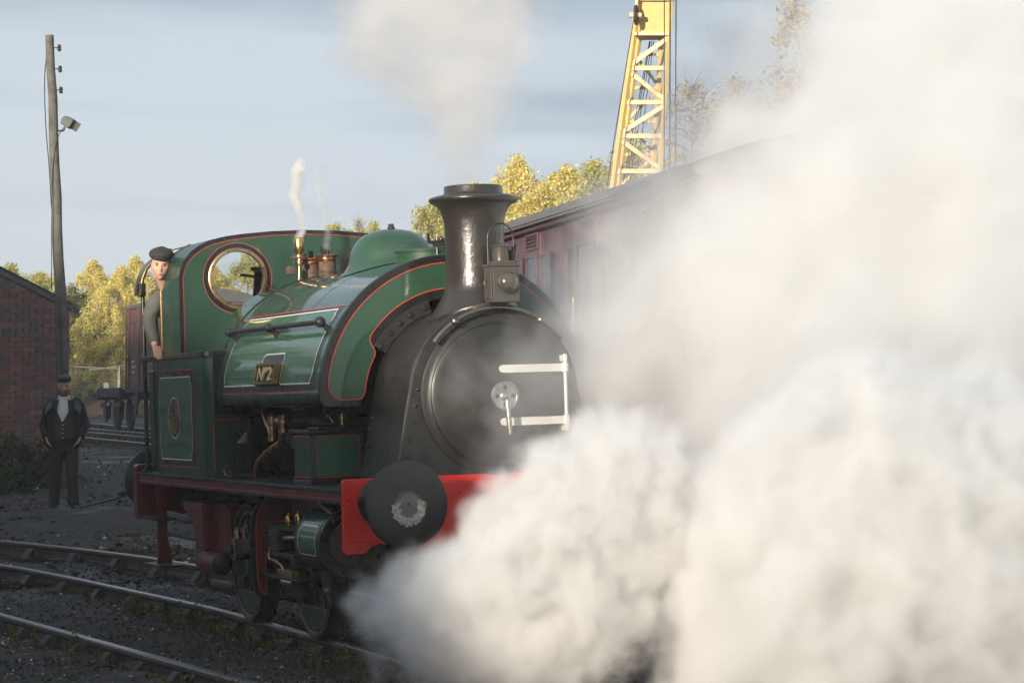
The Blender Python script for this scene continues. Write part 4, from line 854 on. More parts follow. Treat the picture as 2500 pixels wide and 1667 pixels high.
def track(path, lab, zoff=.17, cant=RHO, rails=(-1, 1), cspace=.76, vis=lambda p: True, sleepers=True, start=.3):
    """path: list of (x,y) centre points; rail head height from the ground below plus zoff."""
    root = empty('railway_track', (path[0][0], path[0][1], gz(*path[0])), label=lab, cat='railway track')
    off = Vector(root.location)
    P = [Vector(p) for p in path]; seg = [0]
    for a, b in zip(P[:-1], P[1:]): seg.append(seg[-1] + (b - a).length)
    def at(s):
        i = max(0, min(len(P) - 2, int(np.searchsorted(seg, s) - 1))); t = (s - seg[i]) / max(1e-6, seg[i + 1] - seg[i])
        p = P[i].lerp(P[i + 1], t); a = P[max(0, i - 1)]; b = P[min(len(P) - 1, i + 2)]; return p, (b - a).normalized()
    n = max(2, int(seg[-1] / .4)); S = [seg[-1] * i / n for i in range(n + 1)]
    prof = [(-.034, 0), (-.034, -.030), (-.028, -.040), (-.010, -.052), (-.010, -.105), (-.030, -.115), (-.030, -.142), (.030, -.142), (.030, -.115), (.010, -.105), (.010, -.052), (.028, -.040), (.034, -.030), (.034, 0)]
    for k in rails:
        rows = []; tops = []
        for s in S:
            p, t = at(s); nrm = Vector((-t.y, t.x)); c = p + nrm * (k * .7525); z = gz(p.x, p.y) + zoff + .001 + k * .7525 * cant * (1 if t.x < 0 else 1)
            rows.append([(c.x + nrm.x * u - off.x, c.y + nrm.y * u - off.y, z + v - off.z) for u, v in prof])
            tops.append([(c.x + nrm.x * u - off.x, c.y + nrm.y * u - off.y, z + v - off.z) for u, v in ((-.036, -.006), (-.030, .0045), (.030, .0045), (.036, -.006))])
        ro = MB().grid(rows).build('rail', rail_mat, root, smooth=30)
        MB().grid(tops).build('rail_head', rail_top, ro, smooth=60)
    s = start
    while s < seg[-1]:
        p, t = at(s); nrm = Vector((-t.y, t.x)); ang = math.atan2(t.y, t.x)
        if vis(p):
            z0 = gz(p.x, p.y) + zoff - .192
            if sleepers: place('sleeper', slp_me, root, (p.x - off.x, p.y - off.y, z0 - off.z + .0), (cant, 0, ang))
            for k in rails:
                c = p + nrm * (k * .7525); zz = z0 + k * .7525 * cant
                co_ = place('chair', chair_me, root, (c.x - off.x, c.y - off.y, zz - off.z), (0, 0, ang + random.uniform(-.02, .02)))
                place('key', key_me, co_, (0, 0, 0), (0, 0, 0 if k < 0 else PI))
        s += cspace
    return root
random.seed(21)
def cl1(X):
    if X < -13: return -.035 * 8.7 ** 2 - .07 * 8.7 * -(X + 13) * -1 * -1
    return -.035 * (X + 4.3) ** 2 if X < -4.3 else (0 if X < -1.5 else -.010 * (X + 1.5) ** 2)
track([(-16 + .4 * i, cl1(-16 + .4 * i) if -16 + .4 * i > -13 else -.035 * 8.7 ** 2 + .609 * (-16 + .4 * i + 13)) for i in range(84)], 'curved railway track that the green locomotive stands on', zoff=.155, vis=lambda p: -12 < p.x < 10)
track([(-9 + .5 * i, -2.93 + .076 * (-9 + .5 * i)) for i in range(56)], 'railway track in the nearest foreground with a weedy shiny rail', zoff=.125, cant=0, vis=lambda p: -7 < p.x < 10, start=.55)
track([(-75 + 1.0 * i, 9.6 - .036 * (i - 24)) for i in range(58)], 'distant railway track the maroon van stands on', zoff=.14, cant=0, cspace=.8, vis=lambda p: p.x < -45, sleepers=False)
track([(-75 + 1.0 * i, 7.05 - .036 * (i - 24)) for i in range(50)], 'distant railway track nearer than the maroon van, with chairs showing', zoff=.14, cant=0, cspace=.8, vis=lambda p: p.x < -38, sleepers=False)
CU = Vector((.989, -.147)); CN = Vector((-.147, -.989)); CP = Vector((-8.0, 3.30))
track([tuple(CP - CN * 1.36 + CU * (-14 + i)) for i in range(46)], 'railway track under the maroon carriage beside the locomotive', zoff=.135, cant=0, vis=lambda p: False, sleepers=False)
# --- loose stones, clinker, leaves and weeds
stone_mat = island_mat('loose_stone', [(0, (.016, .015, .014)), (.5, (.040, .037, .034)), (.82, (.080, .072, .064)), (.94, (.15, .135, .12)), (.985, (.55, .52, .46))], .8)
def stones(n, region, smin, smax, name, label, sink=.3, avoid=True):
    V = []; F = []
    base = np.array([(1, 0, 0), (-1, 0, 0), (0, 1, 0), (0, -1, 0), (0, 0, 1), (0, 0, -1)], float)
    tri = np.array([(0, 2, 4), (2, 1, 4), (1, 3, 4), (3, 0, 4), (2, 0, 5), (1, 2, 5), (3, 1, 5), (0, 3, 5)])
    for i in range(n):
        x, y = region()
        s = smin * (smax / smin) ** (rng.random() ** 2.2)
        v = base * (rng.uniform(.55, 1.1, (6, 1))) + rng.normal(0, .18, (6, 3)); v *= s * np.array([1, 1, .65])
        a = rng.uniform(0, 6.28); c, q = math.cos(a), math.sin(a); v = np.stack([v[:, 0] * c - v[:, 1] * q, v[:, 0] * q + v[:, 1] * c, v[:, 2]], -1)
        F.append(tri + len(V) * 6); V.append(v + np.array([x, y, gz(x, y) + .012 + s * (.5 - sink)]))
    return stuff_mesh(name, np.concatenate(V), np.concatenate(F), stone_mat, label, 'stones')
def reg(d0, d1, l0, l1):
    def f():
        d = d0 + (d1 - d0) * rng.random(); l = l0 + (l1 - l0) * rng.random(); l = l * d / d1; p = pos(d, l); return p.x, p.y
    return f
stones(26000, reg(14.2, 27, -5.8, 1.5), .005, .026, 'ballast_stones', 'dark loose cinders and small pale stones between the rails')
stones(2500, reg(25, 36, -7.6, -2.4), .012, .06, 'clinker_lumps', 'lumps of dark clinker scattered on the ground beyond the rails')
stones(3500, reg(33, 60, -11.5, -5.0), .008, .042, 'yard_stones', 'dark stones strewn over the yard behind the standing man')
def heap():
    a = rng.normal(0, .75); b = rng.normal(0, .5); q = pos(32.0 + b, -5.0 + a); return q.x, q.y
stones(700, heap, .03, .11, 'coal_lumps', 'heap of black coal lumps on the ground behind the locomotive', sink=.1)
grass_mat = island_mat('grass_blades', [(0, (.035, .045, .012)), (.5, (.06, .075, .02)), (.8, (.10, .095, .03)), (1, (.17, .12, .05))], .7, .3)
def tufts(spots, name, label, cat='grass', mat_=None):
    V = []; F = []; k = 0
    for x, y, r, h, n in spots:
        z = gz(x, y) - .01
        for i in range(n):
            a = rng.uniform(0, 6.28); q = r * math.sqrt(rng.random()); bx, by = x + q * math.cos(a), y + q * math.sin(a); hh = h * rng.uniform(.4, 1.1); la = rng.uniform(0, 6.28); le = hh * rng.uniform(.1, .6); w = rng.uniform(.003, .008)
            nx, ny = -math.sin(la) * w, math.cos(la) * w; mx, my = bx + math.cos(la) * le * .35, by + math.sin(la) * le * .35; tx, ty = bx + math.cos(la) * le, by + math.sin(la) * le
            V += [(bx - nx, by - ny, z), (bx + nx, by + ny, z), (mx - nx * .8, my - ny * .8, z + hh * .6), (mx + nx * .8, my + ny * .8, z + hh * .6), (tx, ty, z + hh)]
            F += [(k, k + 1, k + 3), (k, k + 3, k + 2), (k + 2, k + 3, k + 4)]; k += 5
    return stuff_mesh(name, V, F, mat_ or grass_mat, label, cat)
sp = []
for i in range(150):
    X = rng.uniform(-9.0, 2.8); 
    if rng.random() < .62: y = cl1(X) - .7525 - rng.choice([.07, .12, .2, .35]) - rng.random() * .12
    elif rng.random() < .5: y = -2.93 + .076 * X + .7525 - rng.choice([-.1, .1, .16, .3]) - rng.random() * .1
    else: y = cl1(X) - rng.uniform(.2, 1.4)
    sp.append((X, y, rng.uniform(.02, .08), rng.uniform(.025, .085) * (2.2 if rng.random() < .1 else 1), int(rng.integers(10, 30))))
tufts(sp, 'trackside_grass', 'thin weedy grass growing along the rails')
sp = []
for i in range(260):
    d = rng.uniform(26.5, 33); l = rng.uniform(-4.6, -2.9); p = pos(d, l); sp.append((p.x, p.y, .12, rng.uniform(.03, .08), 26))
for i in range(200):
    p = pos(rng.uniform(52, 66), rng.uniform(-12, -7)); sp.append((p.x, p.y, .35, rng.uniform(.06, .16), 40))
tufts(sp, 'yard_grass', 'short mossy grass on the ground behind the locomotive')
leaf_fall = island_mat('fallen_leaf', [(0, (.25, .10, .03)), (.5, (.40, .22, .05)), (1, (.45, .35, .20))], .7)
V = []; F = []
for i in range(260):
    x, y = reg(14.5, 26, -5.6, -.6)(); s = rng.uniform(.008, .02); a = rng.uniform(0, 6.28); z = gz(x, y) + rng.uniform(.015, .04)
    c, q = math.cos(a) * s, math.sin(a) * s; t = rng.uniform(-.5, .5) * s
    V += [(x - c, y - q, z), (x + q * .6, y - c * .6, z + t), (x + c, y + q, z + s * .3), (x - q * .6, y + c * .6, z - t * .2 + .004)]; F.append((4 * i, 4 * i + 1, 4 * i + 2, 4 * i + 3))
stuff_mesh('fallen_leaves', V, F, leaf_fall, 'small orange and yellow autumn leaves fallen on the cinders', 'leaves')
# weeds with small leaves by the near rails
weed_mat = island_mat('weed_leaf', [(0, (.04, .065, .018)), (.6, (.09, .115, .03)), (.88, (.15, .14, .04)), (1, (.32, .15, .05))], .6, .3)
def leafcloud(spots, size, name, label, cat, m, parent=None, kind='stuff'):
    V = []; F = []; k = 0
    for (cx, cy_, cz, rx, ry, rz, n) in spots:
        a = rng.normal(0, 1, (n, 3)); a /= np.linalg.norm(a, axis=1)[:, None] + 1e-9; a *= (rng.random((n, 1)) ** .45)
        C_ = np.array([cx, cy_, cz]) + a * np.array([rx, ry, rz])
        u = rng.normal(0, 1, (n, 3)); u /= np.linalg.norm(u, axis=1)[:, None]; w = np.cross(u, rng.normal(0, 1, (n, 3))); w /= np.linalg.norm(w, axis=1)[:, None] + 1e-9
        s = size * rng.uniform(.6, 1.3, (n, 1)); u = u * s; w = w * s * .55
        V.append(np.stack([C_ - u, C_ + w, C_ + u, C_ - w], 1).reshape(-1, 3)); F.append((np.arange(n)[:, None] * 4 + np.arange(4)) + k); k += 4 * n
    return np.concatenate(V), np.concatenate(F)
sp = []
for i in range(95):
    X = rng.uniform(-6.5, 2.5); y = cl1(X) - .7525 - rng.uniform(.06, .34) if i % 3 else -2.93 + .076 * X + .7525 - rng.uniform(.06, .3); h = rng.uniform(.03, .12)
    sp.append((X, y, gz(X, y) + h * .8, .05, .05, h, int(rng.integers(25, 70))))
V, F = leafcloud(sp, .015, None, None, None, None)
stuff_mesh('trackside_weeds', V, F, weed_mat, 'small leafy weeds growing beside the rail chairs', 'weeds')
# puddles
water = mat('puddle_water', (.02, .02, .022), .06, var=.1, spec=.6)
for i, (px, py, rx, ry) in enumerate(((145, 1351, .55, .20), (195, 1357, .40, .14), (80, 1432, .75, .16))):
    d = 1.78 / (py - 1017) * 6076; 
    for it in range(8):
        l = (px - 1250) / 6076 * d; p = pos(d, l); d = (CAM.z - gz(p.x, p.y)) * 6076 / (py - 1017)
    pts = [(rx * math.cos(a) * (1 + .25 * math.sin(3 * a + i)), ry * math.sin(a) * (1 + .3 * math.cos(2 * a))) for a in [2 * PI * k / 28 for k in range(28)]]
    MB().prism([(u, v) for u, v in pts], fZ(0), 0, .012).build('puddle', water, None, loc=(p.x, p.y, gz(p.x, p.y) + .030), rot=(0, 0, YAW * -1 + PI / 2 + .1))['kind'] = 'structure'
# --- brick building on the left
brick_mats = [mat('brick_' + n, c, .85, var=.25, scale=9, bump=.003, bscale=30, c2=c2, thr=(.5, .7), dscale=7) for n, c, c2 in (('red', (.205, .100, .082), (.13, .080, .070)), ('brown', (.160, .092, .080), (.105, .072, .066)), ('blue', (.110, .088, .090), (.078, .068, .070)), ('orange', (.25, .125, .095), (.16, .095, .078)))]
mortar = mat('mortar', (.24, .225, .20), .95, var=.25, scale=6, bump=.004, bscale=40, c2=(.12, .105, .095), thr=(.46, .60), dscale=1.3)
slate = mat('roof_slate', (.105, .100, .094), .75, var=.3, scale=5, bump=.004, bscale=20, c2=(.10, .095, .08), thr=(.5, .7), dscale=3)
wood_grey = mat('weathered_wood', (.115, .110, .095), .85, var=.3, scale=3, bump=.004, bscale=18, c2=(.06, .058, .05), thr=(.45, .65), dscale=5)
BP = pos(39.5, -7.03); wd = (-RT * math.cos(R(33)) - HD * math.sin(R(33))).normalized(); wn = Vector((-wd.y, wd.x)); 
if wn.dot(HD) > 0: wn = -wn                      # wall faces the camera
bz = .70; eave = 3.36; slope = math.tan(R(24))
bld = empty('brick_building', (BP.x, BP.y, bz), (0, 0, math.atan2(wd.y, wd.x)), 'low red brick building with slate roof verge at the left edge', 'building')
# local: x along the wall to the left, y out of the wall is sign sy
sy = 1 if (Vector((-wd.y, wd.x)).dot(wn) > 0) else -1
H0 = eave - bz; W = 7.0
gp = [(0, -.6), (W, -.6), (W, H0), (W / 2, H0 + slope * W / 2), (0, H0)]
wall = MB().prism(gp, fY(0, sy), -5.0, -.008).build('wall', mortar, bld)
brk = [MB().box(-.1075, .1075, -.05, .006, -.0325, .0325).mesh('brick', m) for m in brick_mats]
for me_ in brk:
    for v in me_.vertices: v.co += Vector(rng.normal(0, .0012, 3))
hdr = [MB().box(-.051, .051, -.05, .006, -.0325, .0325).mesh('brick', m) for m in brick_mats]
random.seed(4); cnt = 0
for r_ in range(44):
    z = .30 + r_ * .0755
    header = r_ % 7 == 5; step = .112 if header else .2255
    x = .055 if header else (.112 if r_ % 2 else .0)
    while x < 1.42:
        if z < H0 + slope * x - .09 and x > -.01:
            hx = x if x > .05 else .056
            me_ = random.choices(hdr if (header or x < .05) else brk, (5, 4, 2.2, 1.3))[0]
            if True:
                place('brick', me_, wall, (hx, sy * random.uniform(-.002, .004), z), (0, random.uniform(-.01, .01), random.uniform(-.008, .008)) if sy > 0 else (0, random.uniform(-.01, .01), PI + random.uniform(-.008, .008))); cnt += 1
        x += step
def brick_far():
    m = bpy.data.materials.new('brick_far'); m.use_nodes = True; nt = m.node_tree; N = nt.nodes.new; L = nt.links.new; b_ = nt.nodes['Principled BSDF']
    tc = N('ShaderNodeTexCoord'); mp = N('ShaderNodeMapping'); mp.inputs['Rotation'].default_value = (R(90), 0, 0); bt = N('ShaderNodeTexBrick'); L(tc.outputs['Object'], mp.inputs[0]); L(mp.outputs[0], bt.inputs['Vector'])
    bt.inputs['Scale'].default_value = 1; bt.inputs['Brick Width'].default_value = .2255; bt.inputs['Row Height'].default_value = .0755; bt.inputs['Mortar Size'].default_value = .005
    bt.inputs['Color1'].default_value = (.19, .095, .08, 1); bt.inputs['Color2'].default_value = (.12, .08, .075, 1); bt.inputs['Mortar'].default_value = (.17, .155, .14, 1)
    L(bt.outputs[0], b_.inputs['Base Color']); b_.inputs['Roughness'].default_value = .9; return m
MB().prism([(1.45, -.6), (W, -.6), (W, H0), (W / 2, H0 + slope * W / 2 - .02), (1.45, H0 + slope * 1.45 - .02)], fY(0, sy), -.012, .002).build('far_brickwork', brick_far(), wall)
# verge: stone/timber strip with slates above
vg = MB(); vg.prism([(-.03, H0 - .07), (W / 2, H0 - .05 + slope * W / 2), (W / 2, H0 + .05 + slope * W / 2), (-.03, H0 + .03)], fY(0, sy), -5.2, .03); vgo = vg.build('roof', slate, bld, bevel=.006)
vb = MB().prism([(-.05, H0 + .025), (W / 2, H0 + .055 + slope * W / 2), (W / 2, H0 + .085 + slope * W / 2), (-.05, H0 + .052)], fY(0, sy), -5.3, .045).build('slate_edge', slate, vgo, bevel=.005)
MB().prism([(W / 2, H0 + .02 + slope * W / 2), (W + .3, H0 - .10), (W + .3, H0 - .0), (W / 2, H0 + .10 + slope * W / 2)], fY(0, sy), -5.2, .05).build('roof_far_slope', slate, vgo)
# shrubs at its foot
shrub_mat = island_mat('shrub_leaf', [(0, (.022, .035, .012)), (.5, (.045, .065, .02)), (.85, (.075, .085, .03)), (1, (.14, .12, .04))], .6, .3)
def shrub(px, d, w, h, n, label, size=.03):
    l = (px - 1250) / 6076 * d; p = pos(d, l); z = gz(p.x, p.y)
    root = empty('shrub', (p.x, p.y, z), label=label, cat='shrub')
    sp = []
    for i in range(n):
        a = rng.uniform(0, 6.28); q = w * math.sqrt(rng.random()); hh = h * (1 - (q / w) ** 2 * .7) * rng.random()
        sp.append((q * math.cos(a), q * math.sin(a), hh, .14, .14, .11, 70))
    V, F = leafcloud(sp, size, None, None, None, None); o = stuff_mesh('foliage', V, F, shrub_mat, None, None, root)
    st = MB()
    for i in range(14):
        a = rng.uniform(0, 6.28); st.tube([(0, 0, -.05), (w * .4 * math.cos(a), w * .4 * math.sin(a), h * .5), (w * .75 * math.cos(a), w * .75 * math.sin(a), h * .85)], [.012, .008, .004], 5)
    st.build('stem', wood_grey, root)
shrub(40, 37.6, .95, .75, 80, 'broad leafy shrub growing against the foot of the brick wall')
shrub(95, 38.2, .40, .55, 34, 'smaller shrub at the brick wall behind the standing man')
shrub(5, 36.3, .5, .30, 30, 'low weedy clump at the left edge in front of the brick wall')
# --- leaning pole with floodlight
pb = pos(37.2, (166 - 1250) / 6076 * 37.2); pt = pos(37.2, (117 - 1250) / 6076 * 37.2); pz = gz(pb.x, pb.y); ptz = CAM.z + (1017 - 83) * 37.2 / 6076
pole = empty('utility_pole', (pb.x, pb.y, pz), label='leaning grey wooden utility pole with floodlight beside the brick building', cat='pole')
T = Vector((pt.x - pb.x, pt.y - pb.y, ptz - pz))
MB().tube([T * (i / 14) + Vector((.012 * math.sin(i * 1.3), .01 * math.cos(i * 2.1), 0)) for i in range(15)], [.100 - .036 * i / 14 for i in range(15)], 14).build('shaft', wood_grey, pole, smooth=50)
MB().tube([T * -.08, T * .0], .101, 14).build('pole_foot', wood_grey, pole)
R3 = Vector((RT.x, RT.y, 0)); H3 = Vector((HD.x, HD.y, 0))
for f in (.972, .925, .878):
    c = T * f + R3 * .10
    m = MB(); m.cyl(c - R3 * .06, c + R3 * .02, .008, n=6); m.sphere(c + R3 * .035 + Vector((0, 0, .02)), .030, 8, 6); m.sphere(c + R3 * .035 - Vector((0, 0, .025)), .032, 8, 6); m.cyl(c + R3 * .035 - Vector((0, 0, .05)), c + R3 * .035 + Vector((0, 0, .05)), .014, n=8); m.build('insulator', iron, pole, smooth=50)
fp = T * ((1017 - 318 + 0) * 37.2 / 6076 + CAM.z - pz) / (ptz - pz) if False else T * (((1017 - 318) * 37.2 / 6076 + CAM.z - pz) / (ptz - pz))
al = mat('grey_metal', (.075, .078, .082), .6, metal=.2, var=.2, scale=8)
MB().tube([fp + R3 * .06, fp + R3 * .15, fp + R3 * .17 + Vector((0, 0, .06))], .014, 8).build('lamp_arm', iron, pole, smooth=60)
fl = MB(); q = [(-.085, -.02), (-.06, .07), (.0, .10), (.11, .05), (.12, .03), (.05, -.085), (.025, -.085)]
fl.prism(q, lambda u, v, o=0: tuple(fp + R3 * (.20 + u) + Vector((0, 0, .12 + v)) + H3 * o), -.10, .10); flo = fl.build('floodlight', al, pole, bevel=.012)
MB().beam(fp + R3 * .328 + Vector((0, 0, .155)), fp + R3 * .252 + Vector((0, 0, .035)), .20, .012, (H3.x, H3.y, 0)).build('floodlight_glass', lens_glass, pole)
cbp = [T * .945 - R3 * .07, T * .91 - R3 * .10, T * .85 - R3 * .115, T * .78 - R3 * .11, T * .70 - R3 * .085, T * .62 - R3 * .075, T * .52 - R3 * .02, T * .40 + R3 * .0 - H3 * .09, T * .20 - H3 * .10]
MB().tube(catmull(cbp, 5), .007, 6).build('cable', iron, pole, smooth=60)
MB().tube(catmull([fp + R3 * .15 + Vector((0, 0, .05)), fp + R3 * .05 - H3 * .08 - Vector((0, 0, .2)), fp - H3 * .09 - Vector((0, 0, .8)), fp - H3 * .10 - Vector((0, 0, 2.4))], 5), .006, 6).build('cable', iron, pole, smooth=60)
# --- maroon goods van
van_mat = mat('van_maroon', (.165, .068, .066), .7, var=.25, scale=4, bump=.002, bscale=30, c2=(.09, .06, .06), thr=(.45, .7), dscale=3)
under = mat('underframe_black', (.036, .033, .032), .75, var=.4, scale=8)
VX, VY = -51.1, 9.3; vz = gz(VX, VY) + .15
van = empty('goods_van', (VX, VY, vz), (0, 0, R(-1.0)), 'maroon wooden goods van with white lettering behind the locomotive cab', 'railway wagon')
MB().box(.03, 5.6, .03, 2.3, 1.15, 3.35).build('body', van_mat, van)
x = .0; i = 0
for i in range(30):
    z0 = 1.12 + i * .078
    if i < 28: MB().box(.42, 5.5, -.003 - .004 * (i % 2), .02, z0 + .003, z0 + .076).build('plank', van_mat, van, bevel=.004)
for x0 in (0, .30, 1.42, 1.55, 3.3, 4.4, 5.45): MB().box(x0, x0 + .10, -.045, -.008, 1.05, 3.33).build('stanchion', van_mat, van, bevel=.006)
MB().box(-.03, 5.63, -.05, 2.35, 1.02, 1.115).build('solebar', under, van)
rf = MB(); rf.prism([(-.06 + 2.42 * t, 3.33 + .28 * math.sin(PI * t)) for t in [k / 14 for k in range(15)]] + [(2.36, 3.28), (-.06, 3.28)], lambda u, v, o=0: (o, u, v), -.05, 5.68); rf.build('van_roof', slate, van, smooth=40)
ml = MB()
random.seed(9)
for r_, z0 in enumerate((1.80, 1.66, 1.52)):
    x = .62
    for k in range((4, 5, 4)[r_]):
        w = random.uniform(.05, .075); ml.box(x, x + .014, -.012, -.0085, z0, z0 + .085); ml.box(x, x + w, -.012, -.0085, z0 + random.choice((0, .035, .07)), z0 + random.choice((0, .035, .07)) + .013 + .0); ml.box(x + w - .012, x + w, -.012, -.0085, z0 + random.choice((0, .03)), z0 + .085); x += w + .035
ml.ribbon(fY(-.0105, -1), [(.72 + .05 * math.cos(a), 2.72 + .09 * math.sin(a)) for a in [R(50) + R(260) * k / 14 for k in range(15)]], .016, 0)
ml.ribbon(fY(-.0105, -1), [(.71, 2.56), (.71, 2.62)], .014, 0); ml.ribbon(fY(-.0105, -1), [(.71, 2.82), (.71, 2.88)], .014, 0)
ml.ribbon(fY(-.047, -1), [(1.52, 2.60), (1.50, 2.68), (1.53, 2.76), (1.50, 2.84)], .016, 0)
ml.build('lettering', white_paint, van)
for X in (1.1, 4.4):
    for yy in (.45, 1.85): MB().lathe([(0, -.02), (.08, -.02), (.1, 0), (.36, 0), (.42, .0), (.48, .03), (.48, .10), (.40, .10), (.08, .08), (0, .08)], (X, yy, .46), 'y', 28, caps=False).build('wheel', under, van, smooth=40)
    MB().box(X - .16, X + .16, -.02, .05, .40, .62).build('axlebox', under, van, bevel=.02); MB().prism([(X - .5, .92), (X + .5, .92), (X + .3, .70), (X, .63), (X - .3, .70)], fY(-.02), -.06, .0).build('spring', under, van)
    MB().prism([(X - .28, 1.02), (X + .28, 1.02), (X + .13, .42), (X - .13, .42)], fY(.02), -.02, .0).build('w_iron', under, van)
MB().beam((.9, -.04, .35), (4.4, -.04, .35), .03, .06).build('brake_lever', under, van)
MB().lathe([(.06, 0), (.10, .02), (.07, .06), (.05, .34), (.20, .36), (.21, .38), (0, .40)], (0, 0, 0), 'x', 20).build('buffer', under, van, loc=(-.03, .35, 1.03), rot=(0, PI, 0), smooth=40)
MB().sphere((.36, -.06, 2.0), .035, 8, 6).build('door_catch', white_paint, van)
# --- low black wagon coupled behind it
low = empty('flat_wagon', (-54.5, 9.3, vz), (0, 0, R(-1.0)), 'low black flat wagon with buffers left of the maroon van', 'railway wagon')
MB().box(.0, 2.9, .0, 2.2, 1.02, 1.10).build('deck', under, low, bevel=.01)
MB().box(.0, 2.9, -.03, .05, .90, 1.16).build('side_board', under, low, bevel=.01); MB().box(.0, 2.9, 2.15, 2.23, .84, 1.27).build('side_board', under, low, bevel=.01)
MB().box(-.08, .0, -.05, 2.25, .84, 1.14).build('headstock', under, low, bevel=.015)
for yy in (.3, 1.9): MB().lathe([(.09, 0), (.10, .3), (.19, .32), (.19, .36), (0, .38)], (0, 0, 0), 'x', 16).build('buffer', under, low, loc=(-.10, yy, 1.0), rot=(0, PI, 0), smooth=40)
for X in (.6, 2.3):
    for yy in (.4, 1.8): MB().lathe([(0, 0), (.40, 0), (.46, .03), (.46, .10), (0, .10)], (X, yy - .05, .46), 'y', 24, caps=False).build('wheel', under, low, smooth=40)
    MB().box(X - .2, X + .2, .03, .18, .30, .80).build('axlebox', under, low, bevel=.02)
    MB().box(X - .45, X + .45, .0, .15, .62, .76).build('spring', under, low, bevel=.03)
MB().box(1.0, 1.2, -.06, -.0, .2, .8).build('brake_hanger', under, low); MB().sphere((1.5, -.05, .70), .05, 8, 6).build('lamp_bracket', white_paint, low)
# --- fence panels, earth bank
galv = mat('galvanised_tube', (.50, .49, .45), .45, metal=.3, var=.15)
wire = mat('fence_wire', (.22, .215, .20), .6, metal=.2, var=.1)
for i, (p0, p1, d0, d1, lab) in enumerate(((150, 288, 98, 96, 'wire mesh fence panel left of the white notice, with a bent top rail'), (291, 440, 96, 99, 'wire mesh fence panel running behind the maroon van'))):
    a = pos(d0, (p0 - 1250) / 6076 * d0); b = pos(d1, (p1 - 1250) / 6076 * d1); za = CAM.z + (1017 - 1000) * d0 / 6076 + .0; za = gz(a.x, a.y) - .1; zb = gz(b.x, b.y) - .1
    fp_ = empty('fence_panel', (a.x, a.y, za), label=lab, cat='fence', group='wire mesh fence panels')
    v = Vector((b.x - a.x, b.y - a.y, zb - za)); hgt = CAM.z + (1017 - 894) * d0 / 6076 - za; U_ = Vector((0, 0, hgt))
    MB().tube([Vector((0, 0, 0)), U_, U_ + v + Vector((0, 0, -.1)), v], .028, 6).build('frame', galv, fp_)
    if i == 0: MB().tube([U_ * .93 + v * .5, U_ * .955 + v * .75, U_ * .99 + v], .03, 6).build('bent_rail', galv, fp_)
    mw = MB()
    for k in range(1, 26): mw.beam(v * (k / 26), v * (k / 26) + U_ * .98, .008, .008, (1, 0, 0))
    for k in range(1, 14): mw.beam(U_ * (k / 14), U_ * (k / 14) + v, .007, .007)
    mw.build('wire_mesh', wire, fp_)
    if i == 0: MB().box(-.14, .14, -.01, .01, -.20, .20).build('notice', white_paint, fp_, loc=v * .80 + U_ * .60 - H3 * .06, rot=(0, 0, math.atan2(v.y, v.x)))
earth = mat('bare_earth', (.20, .125, .075), .95, var=.35, scale=1.2, bump=.05, bscale=4, c2=(.09, .07, .05), thr=(.45, .6), dscale=1)
V = []; n1, n2 = 70, 14
from mathutils import noise as mn
for i in range(n1):
    l = -26 + 30 * i / (n1 - 1)
    for j in range(n2):
        t = j / (n2 - 1); d = 99.5 + 7 * t; p = pos(d, l); hgt = 1.15 * math.sin(PI * min(1, t * 1.2 + .02)) * (1 if l < -6 else .6)
        V.append((p.x, p.y, gz(p.x, p.y) - .1 + hgt * (.8 + .5 * mn.noise(Vector((l * .7, t * 3, 0)))) + .25 * mn.noise(Vector((l * 2.3, t * 6, 4)))))
F = [(i * n2 + j, i * n2 + j + 1, (i + 1) * n2 + j + 1, (i + 1) * n2 + j) for i in range(n1 - 1) for j in range(n2 - 1)]
o = stuff_mesh('earth_bank', V, F, earth, None, None); o['kind'] = 'structure'
# ------------------------------------------------------------------ maroon carriage
coach_m = mat('carriage_maroon', (.075, .025, .027), .45, coat=.3, var=.18, scale=3, bump=.001, bscale=10, coatr=.2, c2=(.12, .05, .05), thr=(.5, .75), dscale=2.2, spec=.3)
coach_roof = mat('carriage_roof', (.125, .125, .125), .75, var=.2, scale=4)
blind = mat('cream_blind', (.58, .53, .38), .7, var=.1)
dark_in = mat('dark_interior', (.012, .010, .010), .8)
T0, T1 = -10.5, 6.35; cz0 = -.02
coach = empty('railway_carriage', (CP.x, CP.y, cz0), (0, 0, math.atan2(CU.y, CU.x)), 'old maroon passenger carriage with grey roof behind the locomotive, half hidden by steam', 'railway carriage')
